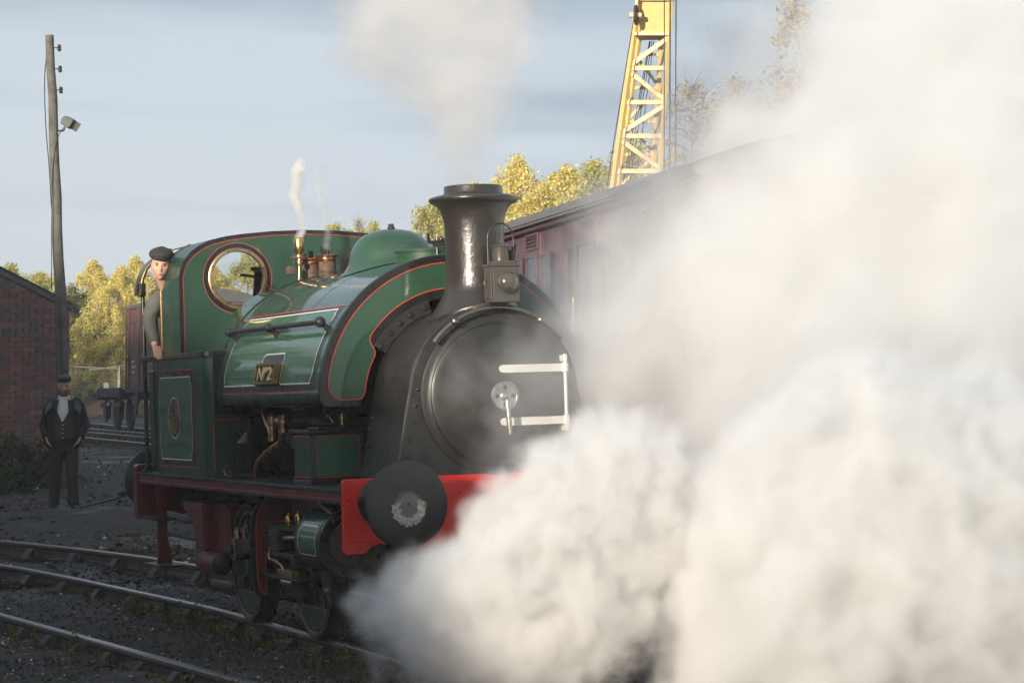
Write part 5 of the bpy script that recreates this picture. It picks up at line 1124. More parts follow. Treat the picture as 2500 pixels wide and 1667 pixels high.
# local: x along CU, outward side is -y
FB = MB(); FB.box(T0, T1, .04, 2.70, .95, 3.55).build('body', coach_m, coach)
MB().box(T0 - .05, T1 + .05, -.02, 2.76, .80, .95).build('solebar', under, coach)
rp_ = [(-.10 + 2.94 * t, 3.60 + .34 * math.sin(PI * t) ** .8) for t in [k / 20 for k in range(21)]]
MB().prism(rp_ + [(2.84, 3.56), (-.10, 3.56)], lambda u, v, o=0: (o, u, v), T0 - .1, T1 + .1).build('carriage_roof', coach_roof, coach, smooth=40)
MB().box(T0 - .1, T1 + .1, -.085, .0, 3.535, 3.575).build('gutter', coach_roof, coach, bevel=.008)
MB().box(T0, T1, -.03, .038, 3.49, 3.53).build('cornice', coach_m, coach, bevel=.008)
for k in range(-5, 6):
    t = .83 + 2.1 * k
    if t < T0 + .5 or t > T1 - .5: continue
    dr_ = MB().box(t - .30, t + .30, .0, .045, 1.02, 3.46).build('door', coach_m, coach, bevel=.006)
    lv = MB(); lv.ringprism(rrect(t - .27, t + .27, 3.30, 3.465, .02), rrect(t - .235, t + .235, 3.325, 3.44, .015), fY(0.0), .0005, .02)
    lvo = lv.build('ventilator', coach_m, dr_, bevel=.003)
    for j in range(3): MB().beam((t - .235, -.012, 3.345 + .037 * j), (t + .235, -.012, 3.345 + .037 * j), .030, .008, (0, -.6, 1)).build('louvre', coach_m, lvo)
    def win(c, w, z0, z1, par, bl):
        wo = MB(); wo.ringprism(rrect(c - w / 2, c + w / 2, z0, z1, .04), rrect(c - w / 2 + .035, c + w / 2 - .035, z0 + .035, z1 - .035, .03), fY(0.0), .0005, .022); wo = wo.build('window', coach_m, par, bevel=.004)
        MB().prism(rrect(c - w / 2 + .036, c + w / 2 - .036, z0 + .036, z1 - .036, .03), fY(0.0), .001, .003).build('window_pane', dark_in, wo)
        if bl: MB().box(c + bl[0] * w, c + bl[1] * w, -.006, -.0035, z0 + .04, z1 - .04).build('blind', blind, wo)
        g = MB().prism(rrect(c - w / 2 + .036, c + w / 2 - .036, z0 + .036, z1 - .036, .03), fY(0.0), .009, .011).build('glazing', glass, wo)
    win(t, .46, 2.42, 3.255, dr_, (-.06, .10))
    win(t - .56, .36, 2.42, 3.255, coach, (.0, .34)); win(t + .56, .36, 2.42, 3.255, coach, (-.34, -.02))
    # beading: waist and eaves panels
    bd = MB()
    for c, w in ((t - .63, .56), (t + .63, .56)):
        bd.ribbon(fY(0.04), rrect(c - w / 2, c + w / 2, 3.29, 3.46, .03), .02, .004, closed=True); bd.ringprism(rrect(c - w / 2, c + w / 2, 1.05, 2.30, .04), rrect(c - w / 2 + .02, c + w / 2 - .02, 1.07, 2.28, .03), fY(.04), .0005, .012)
    bd.box(t - 1.08, t - 1.03, .024, .0395, 1.0, 3.47); bd.box(t - 1.0, t + 1.0, .026, .0395, 2.335, 2.385)
    bd.build('beading', coach_m, coach)
    MB().cyl((t - .25, -.03, 2.25), (t - .25, -.03, 2.36), .012, n=8).build('door_handle', brass, dr_, smooth=60)
    MB().cyl((t - .34, -.045, 2.05), (t - .34, -.045, 2.75), .012, n=8).build('grab_rail', brass, coach, smooth=60)
MB().box(T0, T1, -.38, .0, .62, .66).build('footboard', wood_grey, coach)
for c in (-7, 3.6):
    for X in (-1.2, 1.2):
        MB().lathe([(0, 0), (.40, 0), (.50, .03), (.50, .11), (0, .11)], (c + X, .62, .50), 'y', 28, caps=False).build('wheel', under, coach, smooth=40)
    MB().box(c - 1.7, c + 1.7, .45, .58, .40, .72).build('bogie_frame', under, coach, bevel=.03)
# ------------------------------------------------------------------ yellow lattice crane
cr_y = mat('crane_yellow', (.62, .44, .15), .5, var=.15, scale=4, c2=(.44, .34, .20), thr=(.48, .75), dscale=3)
cr_c = mat('crane_cream', (.66, .54, .30), .6, var=.15, scale=4, c2=(.42, .30, .16), thr=(.5, .7), dscale=5)
CD = 48.0; kp = CD / 6076
def cpt(px, py, dd=0.0):
    q = pos(CD + dd, (px - 1250) * (CD) / 6076); return Vector((q.x, q.y, CAM.z + (1017 - py) * kp))
c0 = cpt(1530, 760); crane = empty('yard_crane', (c0.x, c0.y, gz(c0.x, c0.y)), label='tall yellow lattice crane jib with wire ropes rising behind the carriage', cat='crane')
off = Vector(crane.location)
def jl(y): return 1559 - 61 * y / 450        # left and right chord of the front face, measured at two heights
def jr(y): return 1637 - 26 * y / 450
def J(side, y, back):                          # point on one of the four chords
    px = jl(y) if side < 0 else jr(y)
    lean = (y - 300) / 450.0 * .55             # the jib leans a little towards us as it rises
    p = cpt(px + (16 if back and side < 0 else (-12 if back else 0)), y, lean + (.75 if back else 0))
    return p - off
ys = [-230, -75, 3]
for side in (-1, 1):
    for back in (0, 1):
        MB().beam(J(side, 640, back), J(side, -260, back), .085 if side < 0 else .07, .10).build('chord', cr_y, crane, bevel=.006)
MB().add([J(-1, 5, 0), J(1, 5, 0), J(1, 86, 0), J(-1, 86, 0), J(-1, 5, 1), J(1, 5, 1), J(1, 86, 1), J(-1, 86, 1)], [(0, 1, 2, 3), (7, 6, 5, 4), (0, 4, 5, 1), (3, 2, 6, 7), (0, 3, 7, 4), (1, 5, 6, 2)]).build('jib_plate', cr_y, crane, bevel=.01)
for y in (3, 86): MB().beam(J(-1, y, 0) - H3 * .06, J(1, y, 0) - H3 * .06, .05, .06).build('plate_rim', cr_c, crane)
lv_ = [86, 167, 249, 330, 415, 500, 590]
for i, y in enumerate(lv_):
    if i: MB().beam(J(-1, y, 0), J(1, y, 0), .045, .085).build('cross_strut', cr_c, crane)
    MB().beam(J(-1, y + 35, 1), J(1, y + 35, 1), .04, .06).build('cross_strut', cr_y, crane)
    if i < len(lv_) - 1:
        y2 = lv_[i + 1]
        a, b = (J(1, y + 8, 0), J(-1, y2 - 6, 0)) if i % 2 == 0 else (J(-1, y + 8, 0), J(1, y2 - 6, 0))
        MB().beam(a, b, .04, .085).build('diagonal_brace', cr_c, crane)
        a, b = (J(-1, y + 40, 1), J(1, y2 + 30, 1)) if i % 2 == 0 else (J(1, y + 40, 1), J(-1, y2 + 30, 1))
        MB().beam(a, b, .035, .055).build('diagonal_brace', cr_y, crane)
        for side in (-1, 1): MB().beam(J(side, y, 0), J(side, y2, 1), .03, .05).build('side_brace', cr_c, crane)
rope = mat('wire_rope', (.05, .048, .046), .6, metal=.4)
def ropeb(a, b, r=.011): MB().cyl(a - off, b - off, r, n=6).build('wire_rope', rope, crane)
ropeb(cpt(1480, 460, -.3), cpt(1545, 55, -.6)); ropeb(cpt(1618, 430, -.6), cpt(1617, -200, -.9), .012); ropeb(cpt(1631, 420, -.6), cpt(1632, -200, -.9), .016); ropeb(cpt(1645, 420, -.6), cpt(1646, -200, -.9), .014)
for k, (b0, t0) in enumerate(((1525, 1590), (1532, 1592), (1540, 1596), (1556, 1600))): ropeb(cpt(b0, 440, .4), cpt(t0, 90, .4), .009)
sh = MB(); c = cpt(1551, 45, -.55) - off
sh.tube([c + Vector((R3.x * .03 * math.cos(a), R3.y * .03 * math.cos(a), .17 * math.sin(a))) + H3 * (.13 * math.cos(a)) for a in [2 * PI * i / 24 for i in range(24)]], .03, 8, closed=True); sh.build('sheave', iron, crane, smooth=50)
MB().cyl(c - R3 * .13, c + R3 * .10, .05, n=12).build('sheave_pin', cr_c, crane, smooth=50)
MB().beam(c - R3 * .05 - Vector((0, 0, .05)), c + R3 * .10 + Vector((0, 0, .9)), .05, .03).build('sheave_hanger', cr_c, crane)
MB().box(-1.6, 1.6, -1.2, 1.2, .9, 2.9).build('crane_cab', cr_y, crane, bevel=.05); MB().box(-2.6, 2.6, -1.3, 1.3, .45, .9).build('chassis', under, crane, bevel=.03)
for X in (-1.8, -.6, .6, 1.8):
    for yy in (-1.0, .9): MB().lathe([(0, 0), (.42, 0), (.46, .04), (.46, .10), (0, .10)], (X, yy, .46), 'y', 20, caps=False).build('wheel', under, crane, smooth=40)
# ------------------------------------------------------------------ trees in autumn leaf
bark = mat('birch_bark', (.30, .27, .22), .85, var=.3, scale=4, c2=(.07, .06, .05), thr=(.48, .6), dscale=6)
bark_d = mat('dark_bark', (.085, .070, .055), .9, var=.3, scale=4)
LY = [(0, (.42, .40, .10)), (.25, (.62, .54, .14)), (.6, (.78, .66, .19)), (.85, (.86, .75, .28)), (1, (.62, .46, .14))]
LG = [(0, (.22, .25, .065)), (.35, (.40, .40, .10)), (.7, (.60, .54, .14)), (.92, (.72, .60, .17)), (1, (.50, .34, .11))]
LD = [(0, (.045, .065, .022)), (.5, (.10, .125, .04)), (.85, (.22, .22, .06)), (1, (.38, .32, .09))]
LB = [(0, (.30, .22, .10)), (.6, (.45, .32, .12)), (1, (.5, .38, .18))]
leaf_m = [island_mat('leaf_yellow', LY, .6, .42), island_mat('leaf_yellow_green', LG, .6, .42), island_mat('leaf_green', LD, .55, .3), island_mat('leaf_sparse', LB, .55, .3)]
def tree_meshes(seed, h, w, kind, base=.2, nb=50, ncl=5, nl=125, ls=.085, droop=.5, twigs=0, birch=True):
    rs = np.random.default_rng(seed); mb = MB(); pts = []
    tr = [Vector((.12 * h / 9 * math.sin(i * .9 + seed), .12 * h / 9 * math.cos(i * 1.1 + seed * 2), h * .97 * i / 10)) for i in range(11)]
    mb.tube(tr, [max(.012, .13 * h / 9 * (1 - i / 10.3)) for i in range(11)], 7)
    V = []; F = []; k = 0
    for b in range(nb):
        f = base + (1 - base) * (b + rs.random()) / nb; o = tr[min(9, int(f * 10))].lerp(tr[min(10, int(f * 10) + 1)], f * 10 % 1)
        a = b * 2.4 + rs.normal(0, .4); env = math.sin(PI * min(1, (f - base) / (1 - base) * .86 + .16)) ** .75
        L_ = w * env * rs.uniform(.55, 1.12); up = rs.uniform(.25, .8) * L_
        q = [o, o + Vector((math.cos(a) * L_ * .5, math.sin(a) * L_ * .5, up * .75)), o + Vector((math.cos(a) * L_, math.sin(a) * L_, up * .8 - droop * L_ * .4))]
        q = catmull(q, 3); mb.tube(q, [.030 * h / 9 * (1 - i / (len(q) - .5)) + .004 for i in range(len(q))], 4, caps=False)
        for t in range(twigs):
            s = q[rs.integers(2, len(q))]; d = Vector(rs.normal(0, 1, 3)); d.z = abs(d.z) * .5 + .25 if droop < .4 else d.z * .4 - .2; d.normalize(); e = s + d * rs.uniform(.35, .9); mb.tube([s, s.lerp(e, .5) + Vector(rs.normal(0, .06, 3)), e], [.010, .007, .003], 3, caps=False)
        for c in range(ncl):
            u = .3 + .78 * (c + rs.random()) / ncl; i0 = min(len(q) - 2, int(u * (len(q) - 1))); s = q[i0].lerp(q[i0 + 1], min(1.2, u * (len(q) - 1) - i0))
            n = int(nl * rs.uniform(.5, 1.4)); r = rs.uniform(.16, .44) * (w / 2.4) ** .5
            d = rs.normal(0, 1, (n, 3)); d /= np.linalg.norm(d, axis=1)[:, None]; d *= rs.random((n, 1)) ** .5
            C_ = np.array(s) + d * np.array([r, r, r * (.8 + droop)]) - np.array([0, 0, droop * r * .5])
            uu = rs.normal(0, 1, (n, 3)); uu /= np.linalg.norm(uu, axis=1)[:, None]; ww = np.cross(uu, rs.normal(0, 1, (n, 3))); ww /= np.linalg.norm(ww, axis=1)[:, None] + 1e-9
            sz = ls * rs.uniform(.45, 1.55, (n, 1)); V.append(np.stack([C_ - uu * sz, C_ + ww * sz * .6, C_ + uu * sz, C_ - ww * sz * .6], 1).reshape(-1, 3)); F.append(np.arange(n)[:, None] * 4 + np.arange(4) + k); k += 4 * n
    trunk = mb.mesh('trunk', bark if birch else bark_d, 60)
    o = stuff_mesh('crown', np.concatenate(V), np.concatenate(F), leaf_m[kind], None, None); me = o.data; bpy.data.objects.remove(o)
    return trunk, me
TM = {'y1': tree_meshes(1, 9, 2.2, 0, ls=.046), 'y2': tree_meshes(2, 9, 2.6, 0, nb=50, ls=.047, droop=.7), 'g1': tree_meshes(3, 9, 2.5, 1, nb=48, ls=.047), 'g2': tree_meshes(4, 8, 3.0, 1, base=.1, nb=52, ls=.047, droop=.3, birch=False),
      'd1': tree_meshes(5, 7, 2.8, 2, base=.06, nb=48, ls=.047, droop=.6, birch=False), 'b1': tree_meshes(6, 9, 2.4, 3, nb=50, ncl=2, nl=16, ls=.06, droop=.15, twigs=9), 'b2': tree_meshes(7, 9, 2.2, 3, nb=46, ncl=3, nl=26, ls=.06, droop=.8, twigs=7)}
def tree(key, px, topy, d, label, wide=1.0, group='autumn trees behind the yard', rot=None):
    p = pos(d, (px - 1250) / 6076 * d); z = gz(p.x, p.y) - .15; h0 = {'g2': 8, 'd1': 7}.get(key, 9); H_ = CAM.z + (1017 - topy) * d / 6076 - z; s = H_ / (h0 * 1.02)
    r = empty('birch_tree' if key[0] in 'ybg' else 'willow_tree', (p.x, p.y, z), (0, 0, rng.uniform(0, 6.28) if rot is None else rot), label, 'tree', group); r.scale = (s * wide, s * wide, s)
    t = place('trunk', TM[key][0], r); c = place('crown', TM[key][1], r); return r
tree('g1', 28, 632, 104, 'yellow green tree behind the brick roof at the left edge', 1.2)
tree('g2', 92, 655, 110, 'rounded green and yellow tree between brick roof and pole', 1.1)
tree('d1', 178, 690, 102, 'dark green willowy tree just right of the pole', 1.0)
tree('y1', 232, 622, 106, 'pale yellow birch tree right of the dark willow', 1.05)
tree('y2', 292, 640, 100, 'drooping yellow birch tree above the maroon van', 1.0)
tree('y1', 335, 612, 112, 'tallest yellow birch tree left of the driver', 1.0, rot=2.0)
tree('g1', 205, 760, 101, 'low yellow green birch sapling above the fence left of the notice', .9, rot=1.0)
tree('g1', 262, 745, 103, 'yellow green birch sapling above the fence behind the notice', .9, rot=4.0)
tree('g2', 318, 770, 100, 'low bushy tree behind the maroon van', .8, rot=3.0)
tree('g1', 415, 640, 115, 'yellow green tree behind the cab wing', 1.0)
tree('y2', 520, 640, 112, 'yellow birch tree seen at the left of the cab window', 1.0)
tree('g1', 600, 605, 118, 'yellow green birch tree seen through the middle of the cab window', 1.1)
tree('y1', 690, 640, 116, 'yellow birch tree hidden behind the cab front right of the window', 1.0)
tree('g2', 815, 535, 118, 'yellow tree top showing above the cab roof left of the dome', .9)
tree('b1', 872, 515, 116, 'thin half bare tree above the cab roof left of the dome', .7)
tree('g1', 915, 528, 120, 'yellow green tree top behind the dome', .8)
tree('g2', 1058, 478, 104, 'green tree just left of the chimney', .72)
tree('y1', 1150, 425, 112, 'yellow tree directly behind the chimney top', .9)
tree('y2', 1272, 366, 100, 'bright yellow birch tree right of the chimney above the carriage roof', .95)
tree('y1', 1382, 382, 98, 'bright yellow birch tree midway between chimney and crane', 1.15)
tree('g1', 1450, 372, 106, 'yellow birch tree just left of the crane jib', 1.0)
tree('y2', 1330, 430, 94, 'lower yellow birch tree above the carriage roof', 1.1, rot=2.2)
tree('g1', 1545, 330, 100, 'yellow green birch tree behind the foot of the crane jib', .9, rot=5)
tree('b1', 1690, 165, 96, 'half bare birch tree right of the crane ropes', 1.1)
tree('b2', 1790, 150, 92, 'pale drooping birch tree in the steam right of the crane', 1.0)
tree('b2', 1950, -60, 90, 'tall pale birch tree fading into the steam at top right', .9, rot=1.5)
tree('b1', 2080, 60, 96, 'bare birch tree nearly lost in the steam at right', 1.0, rot=2.5)
tree('y1', 1880, 260, 94, 'yellow birch tree lost in the steam at right', 1.1, rot=.7)
# far wood that closes the view: one mass
sp = []
for i in range(900):
    px = rng.uniform(-250, 2100); d = rng.uniform(124, 140); top = 760 + 60 * math.sin(px * .011) + 40 * math.sin(px * .031 + 1) - (px > 1000) * min(330, (px - 1000) * .7)
    hmax = CAM.z + (1017 - top) * d / 6076; p = pos(d, (px - 1250) / 6076 * d); z0 = gz(p.x, p.y); z = z0 + (hmax - z0) * rng.random() ** .8
    sp.append((p.x, p.y, z, .9, .9, .8, 60))
V, F = leafcloud(sp, .15, None, None, None, None)
stuff_mesh('far_wood', V, F, leaf_m[1], 'mass of autumn woodland far behind the yard', 'woodland')
sp = []
for i in range(420):                                  # the wood goes on round the left side of the yard, out of the picture
    a = R(rng.uniform(184, 268)); q = rng.uniform(44, 54); x_, y_ = -4 + q * math.cos(a), q * math.sin(a)
    if dl(x_, y_)[1] > -.23 * dl(x_, y_)[0] - 3 and dl(x_, y_)[0] > 0: continue
    sp.append((x_, y_, 12.5 * rng.random() ** .8, 1.6, 1.6, 1.3, 60))
V, F = leafcloud(sp, .30, None, None, None, None)
stuff_mesh('side_wood', V, F, leaf_m[2], 'autumn woodland along the left side of the yard', 'woodland')
sp = []
for i in range(500):
    px = rng.uniform(-100, 900); d = rng.uniform(106, 122); p = pos(d, (px - 1250) / 6076 * d); z0 = gz(p.x, p.y); sp.append((p.x, p.y, z0 + rng.uniform(.1, 3.2) * rng.random(), .7, .7, .5, 60))
V, F = leafcloud(sp, .11, None, None, None, None)
stuff_mesh('undergrowth', V, F, leaf_m[2], 'dark green bushes under the birch trees', 'bushes')
# ------------------------------------------------------------------ ridge added out of view behind the camera, shaped to shade the yard
shade_hill_m = mat('shade_hill_turf', (.06, .065, .03), .95, var=.4, scale=.3)
SA = Vector((SUN_AZ.x, SUN_AZ.y)).normalized(); SQ = Vector((-SA.y, SA.x))      # towards the sun, and along the ridge
RQ = [(-200, 19.5), (-60, 19.0), (-40, 17.9), (-30, 16.5), (-17, 12.9), (-12, 10.6), (-8, 9.0), (-4, 7.95), (-1.0, 7.25), (-.2, 6.7), (.6, 5.4), (1.6, 3.6), (4, 1.6), (10, .6), (60, .3), (200, .3)]
V = []; nq = 0
Q = sorted(set(list(np.linspace(-200, -50, 12)) + list(np.linspace(-48, -12, 60)) + list(np.linspace(-12, 6, 90)) + list(np.linspace(8, 200, 16))))
prof_r = [(-9, 0), (-6, .35), (-3, .78), (-1.2, .95), (0, 1), (1.5, .97), (6, .7), (14, .25), (22, 0)]
for q in Q:
    h = float(np.interp(q, [a for a, b in RQ], [b for a, b in RQ]))
    for a, f in prof_r:
        # SQ must point so that q grows to the right of the picture
        s_ = SA * (30 + a) + (SQ if SQ.dot(RT) > 0 else -SQ) * q
        V.append((s_.x, s_.y, -.3 + (h + .3) * f + (.10 * mn.noise(Vector((q * .9, a, 0))) if f > 0 else 0)))
m_ = len(prof_r); F = [(i * m_ + j, i * m_ + j + 1, (i + 1) * m_ + j + 1, (i + 1) * m_ + j) for i in range(len(Q) - 1) for j in range(m_ - 1)]
o = stuff_mesh('shade_hill', V, F, shade_hill_m, None, None, smooth=True); o['kind'] = 'structure'  # unseen mound, added to cast shade on the engine and yard
# ------------------------------------------------------------------ people
skin_m = mat('skin', (.56, .32, .235), .5, var=.14, scale=20, c2=(.58, .25, .18), thr=(.48, .7), dscale=12)
lip_m = mat('lips', (.34, .12, .10), .5)
cap_m = mat('cap_tweed', (.028, .027, .026), .9, var=.35, scale=60, bump=.001, bscale=150)
cap_g = mat('cap_grey', (.055, .052, .050), .9, var=.35, scale=60, bump=.001, bscale=150)
jacket_m = mat('black_jacket', (.014, .014, .016), .85, var=.3, scale=20, bump=.016, bscale=8)
patch_m = mat('leather_patch', (.018, .020, .024), .35, var=.3, scale=12, bump=.002, bscale=18)
waist_m = mat('brown_waistcoat', (.045, .038, .032), .9, var=.3, scale=40, bump=.002, bscale=22)
shirt_m = mat('white_shirt', (.60, .57, .53), .8, var=.08, bump=.002, bscale=20)
trouser_m = mat('dark_trousers', (.026, .024, .025), .9, var=.3, scale=20, bump=.018, bscale=7)
boot_m = mat('black_boots', (.022, .020, .018), .6, var=.4, scale=12)
grey_shirt = mat('grey_work_shirt', (.105, .105, .095), .9, var=.25, scale=14, bump=.022, bscale=9)
navy_vest = mat('navy_waistcoat', (.024, .022, .040), .9, var=.2, scale=30, bump=.002, bscale=20)
beard_m = mat('brown_beard', (.115, .072, .050), .9, var=.4, scale=60, bump=.002, bscale=120)
eye_m = mat('eye_dark', (.02, .015, .012), .2)
button_m = mat('button', (.62, .58, .50), .35, var=.05)
def loft(mb, rings, n=16, cap=True):
    """rings: (centre, half-width vector, half-depth vector)"""
    rows = []
    for c, a, b in rings:
        c, a, b = Vector(c), Vector(a), Vector(b); rows.append([c + a * math.cos(2 * PI * k / n) + b * math.sin(2 * PI * k / n) for k in range(n)])
    mb.grid(rows, True); k = len(mb.v) - len(rows) * n
    if cap: mb.f.append(tuple(k + i for i in range(n - 1, -1, -1))); mb.f.append(tuple(k + (len(rows) - 1) * n + i for i in range(n)))
def limb(mb, P, Rr, n=12, flat=1.0, steps=4):
    Q = catmull(P, steps); m = len(Q); rr = [float(np.interp(i / (m - 1) * (len(Rr) - 1), range(len(Rr)), Rr)) for i in range(m)]; mb.tube(Q, rr, n)
def head_shape(mb, M, face=1.0):
    nu, nv = 44, 34; rows = []
    for i in range(nv + 1):
        th = PI * i / nv; row = []
        for k in range(nu):
            ph = 2 * PI * k / nu; x, y, z = math.sin(th) * math.cos(ph), math.sin(th) * math.sin(ph), math.cos(th)
            X, Y, Z = .096 * x, .079 * y, .118 * z
            if z < 0:
                t = -z; Y *= 1 - .30 * t ** 1.6; X += .012 * t * max(0, x) - (.018 * t if x < 0 else 0)
            else: X -= .006 * z
            if x > .2:
                g = lambda yy, zz, sy_, sz_: math.exp(-((Y - yy) / sy_) ** 2 - ((Z - zz) / sz_) ** 2)
                X += .024 * g(0, -.026, .010, .016) + .012 * g(0, -.002, .008, .020)            # nose
                X -= .011 * (g(.031, .010, .014, .011) + g(-.031, .010, .014, .011))           # eye sockets
                X += .006 * (g(.028, .028, .022, .008) + g(-.028, .028, .022, .008))           # brow
                X += .006 * g(0, -.058, .020, .006) + .005 * g(0, -.069, .017, .006) - .004 * g(0, -.0635, .022, .003)  # lips
                X += .010 * g(0, -.098, .020, .014)                                            # chin
                X += .004 * (g(.042, -.028, .016, .020) + g(-.042, -.028, .016, .020))         # cheeks
            row.append(M @ Vector((X, Y, Z)))
        rows.append(row)
    mb.grid(rows, True)
    for s in (-1, 1):
        rows = []
        for i in range(7):
            th = PI * i / 6; rows.append([M @ Vector((-.008 + .020 * math.sin(th) * math.cos(2 * PI * k / 10), s * (.074 + .010 * math.sin(th) * math.sin(2 * PI * k / 10)), -.006 + .032 * math.cos(th))) for k in range(10)])
        mb.grid(rows, True)
def hand(mb, w, d, side, curl=.5, palm_n=None):
    """w wrist, d direction of the hand, side direction across the knuckles; five fingers of unequal length"""
    w, d, s = Vector(w), Vector(d).normalized(), Vector(side).normalized(); nrm = d.cross(s).normalized() if palm_n is None else Vector(palm_n).normalized()
    loft(mb, [(w, s * .026, nrm * .018), (w + d * .03, s * .036, nrm * .017), (w + d * .07, s * .041, nrm * .015), (w + d * .092, s * .038, nrm * .012)], 10)
    for k, (o, L) in enumerate(((-.030, .062), (-.010, .074), (.010, .070), (.029, .055))):
        b = w + d * .085 + s * o; e1 = b + (d * math.cos(curl) + nrm * math.sin(curl)) * L * .5; e2 = e1 + (d * math.cos(curl * 2.1) + nrm * math.sin(curl * 2.1)) * L * .5
        mb.tube([b - d * .015, b, e1, e2], [.0095, .0095, .009, .0075], 8)
    b = w + d * .028 - s * .030; e1 = b - s * .028 + d * .030 + nrm * .008; e2 = e1 + d * .030 + nrm * .012; mb.tube([b + s * .012, b, e1, e2], [.012, .012, .011, .009], 8)
def fuse(o, vox=.006, smooth=4):
    r = o.modifiers.new('remesh', 'REMESH'); r.mode = 'VOXEL'; r.voxel_size = vox; r.use_smooth_shade = True
    s = o.modifiers.new('smooth', 'SMOOTH'); s.iterations = smooth; s.factor = .5
def cap(mb_name, M, m, parent, tilt=0):
    c = MB(); rows = []; nu = 36
    for i in range(11):
        t = i / 10; row = []
        for k in range(nu):
            a = 2 * PI * k / nu; ca, sa = math.cos(a), math.sin(a)
            rx, ry = .112 + (.030 if ca > 0 else .006) * math.sin(PI * min(1, t * 1.3)) , .094 + .016 * math.sin(PI * min(1, t * 1.2))
            f = math.cos(t * PI / 2) ** .55 if t < 1 else 0
            h = .080 * math.sin(t * PI / 2) ** 1.1
            row.append(M @ Vector((rx * ca * f + .006 + .012 * t, ry * sa * f, .062 + h - .020 * ca * (1 - t) * (ca > 0) - .014 * t * ca)))
        rows.append(row)
    c.grid(rows, True)
    pk = []                                             # peak
    for r_ in (0, .5, 1):
        pk.append([M @ Vector(((.098 + .036 * r_ * max(0, math.cos(a)) ** .6) * math.cos(a) + .006, (.090) * math.sin(a), .057 - .018 * r_ * math.cos(a))) for a in [R(-62) + R(124) * i / 16 for i in range(17)]])
    c.grid(pk); c.grid([[p + Vector((0, 0, -.006)) for p in r_] for r_ in pk])
    return c.build(mb_name, m, parent, smooth=60)
# --- the man standing by the building
mp_ = pos(33.6, (157 - 1250) / 6076 * 33.6); mz = gz(mp_.x, mp_.y) + .035
man = empty('person', (mp_.x, mp_.y, mz), (0, 0, math.atan2(CAM.y - mp_.y, CAM.x - mp_.x) - R(8)), 'person in flat cap, glasses and black jacket standing with hands in pockets', 'person')
b = MB(); Mh = Matrix.Translation((.035, 0, 1.655)) @ Matrix.Rotation(R(7), 4, 'Y') @ Matrix.Rotation(R(9), 4, 'Z')
head_shape(b, Mh); limb(b, [(-.01, 0, 1.42), (.0, 0, 1.50), (.02, 0, 1.58)], [.068, .062, .060])
loft(b, [((0, 0, .92), (0, .15, 0), (.11, 0, 0)), ((.01, 0, 1.10), (0, .155, 0), (.12, 0, 0)), ((0, 0, 1.30), (0, .17, 0), (.11, 0, 0)), ((-.01, 0, 1.43), (0, .16, 0), (.08, 0, 0))], 16)
for s in (-1, 1):
    limb(b, [(0, s * .185, 1.40), (-.05, s * .27, 1.16), (.05, s * .225, .96)], [.05, .045, .032]); hand(b, (.055, s * .222, .955), (.55, s * -.42, -.80), (.7, s * .3, .2), .2, (.2, s * -.9, .1))
    limb(b, [(0, s * .095, .90), (.02 + s * .03, s * .12, .50), (-.01 + s * .05, s * .135, .08)], [.085, .06, .045]); limb(b, [(-.02 + s * .05, s * .138, .06), (.03 + s * .05, s * .142, .05)], [.035, .03])
bo = b.build('body', skin_m, man, smooth=60); fuse(bo, .007, 3)
be = MB(); rows = []
for i in range(8):
    t = i / 7; rows.append([Mh @ Vector(((.088 - .010 * t + .012 * math.sin(PI * t)) * math.cos(a) * (1 - .10 * t) + .010 * t, (.0745 - .016 * t) * math.sin(a), -.056 - .074 * t + .030 * abs(math.sin(a)) ** 3 * (1 - t))) for a in [R(-96) + R(192) * k / 24 for k in range(25)]])
be.grid(rows); be.add([Mh @ Vector((.02, 0, -.13))], []); be.build('beard', beard_m, man, smooth=60)
for s in (-1, 1): MB().sphere(Mh @ Vector((.079, s * .031, .010)), .0105, 10, 8).build('eye', eye_m, man, smooth=60)
gl = MB()
for s in (-1, 1): gl.tube([Mh @ Vector((.098, s * .033 + .026 * math.cos(a), .006 + .023 * math.sin(a))) for a in [2 * PI * k / 20 for k in range(20)]], .0020, 6, closed=True); gl.tube([Mh @ Vector((.098, s * .058, .010)), Mh @ Vector((.0, s * .082, .012))], .0028, 6)
gl.tube([Mh @ Vector((.100, -.008, .010)), Mh @ Vector((.103, 0, .013)), Mh @ Vector((.100, .008, .010))], .003, 6); gl.build('glasses', eye_m, man, smooth=60)
cap('flat_cap', Mh @ Matrix.Translation((-.012, 0, .014)) @ Matrix.Rotation(R(-8), 4, 'Y'), cap_g, man)
sh_ = MB(); loft(sh_, [((.01, 0, 1.16), (0, .13, 0), (.132, 0, 0)), ((.01, 0, 1.32), (0, .14, 0), (.122, 0, 0)), ((.0, 0, 1.44), (0, .12, 0), (.095, 0, 0)), ((.008, 0, 1.50), (0, .078, 0), (.078, 0, 0)), ((.012, 0, 1.535), (0, .074, 0), (.074, 0, 0))], 20); sh_.build('shirt', shirt_m, man, smooth=60)
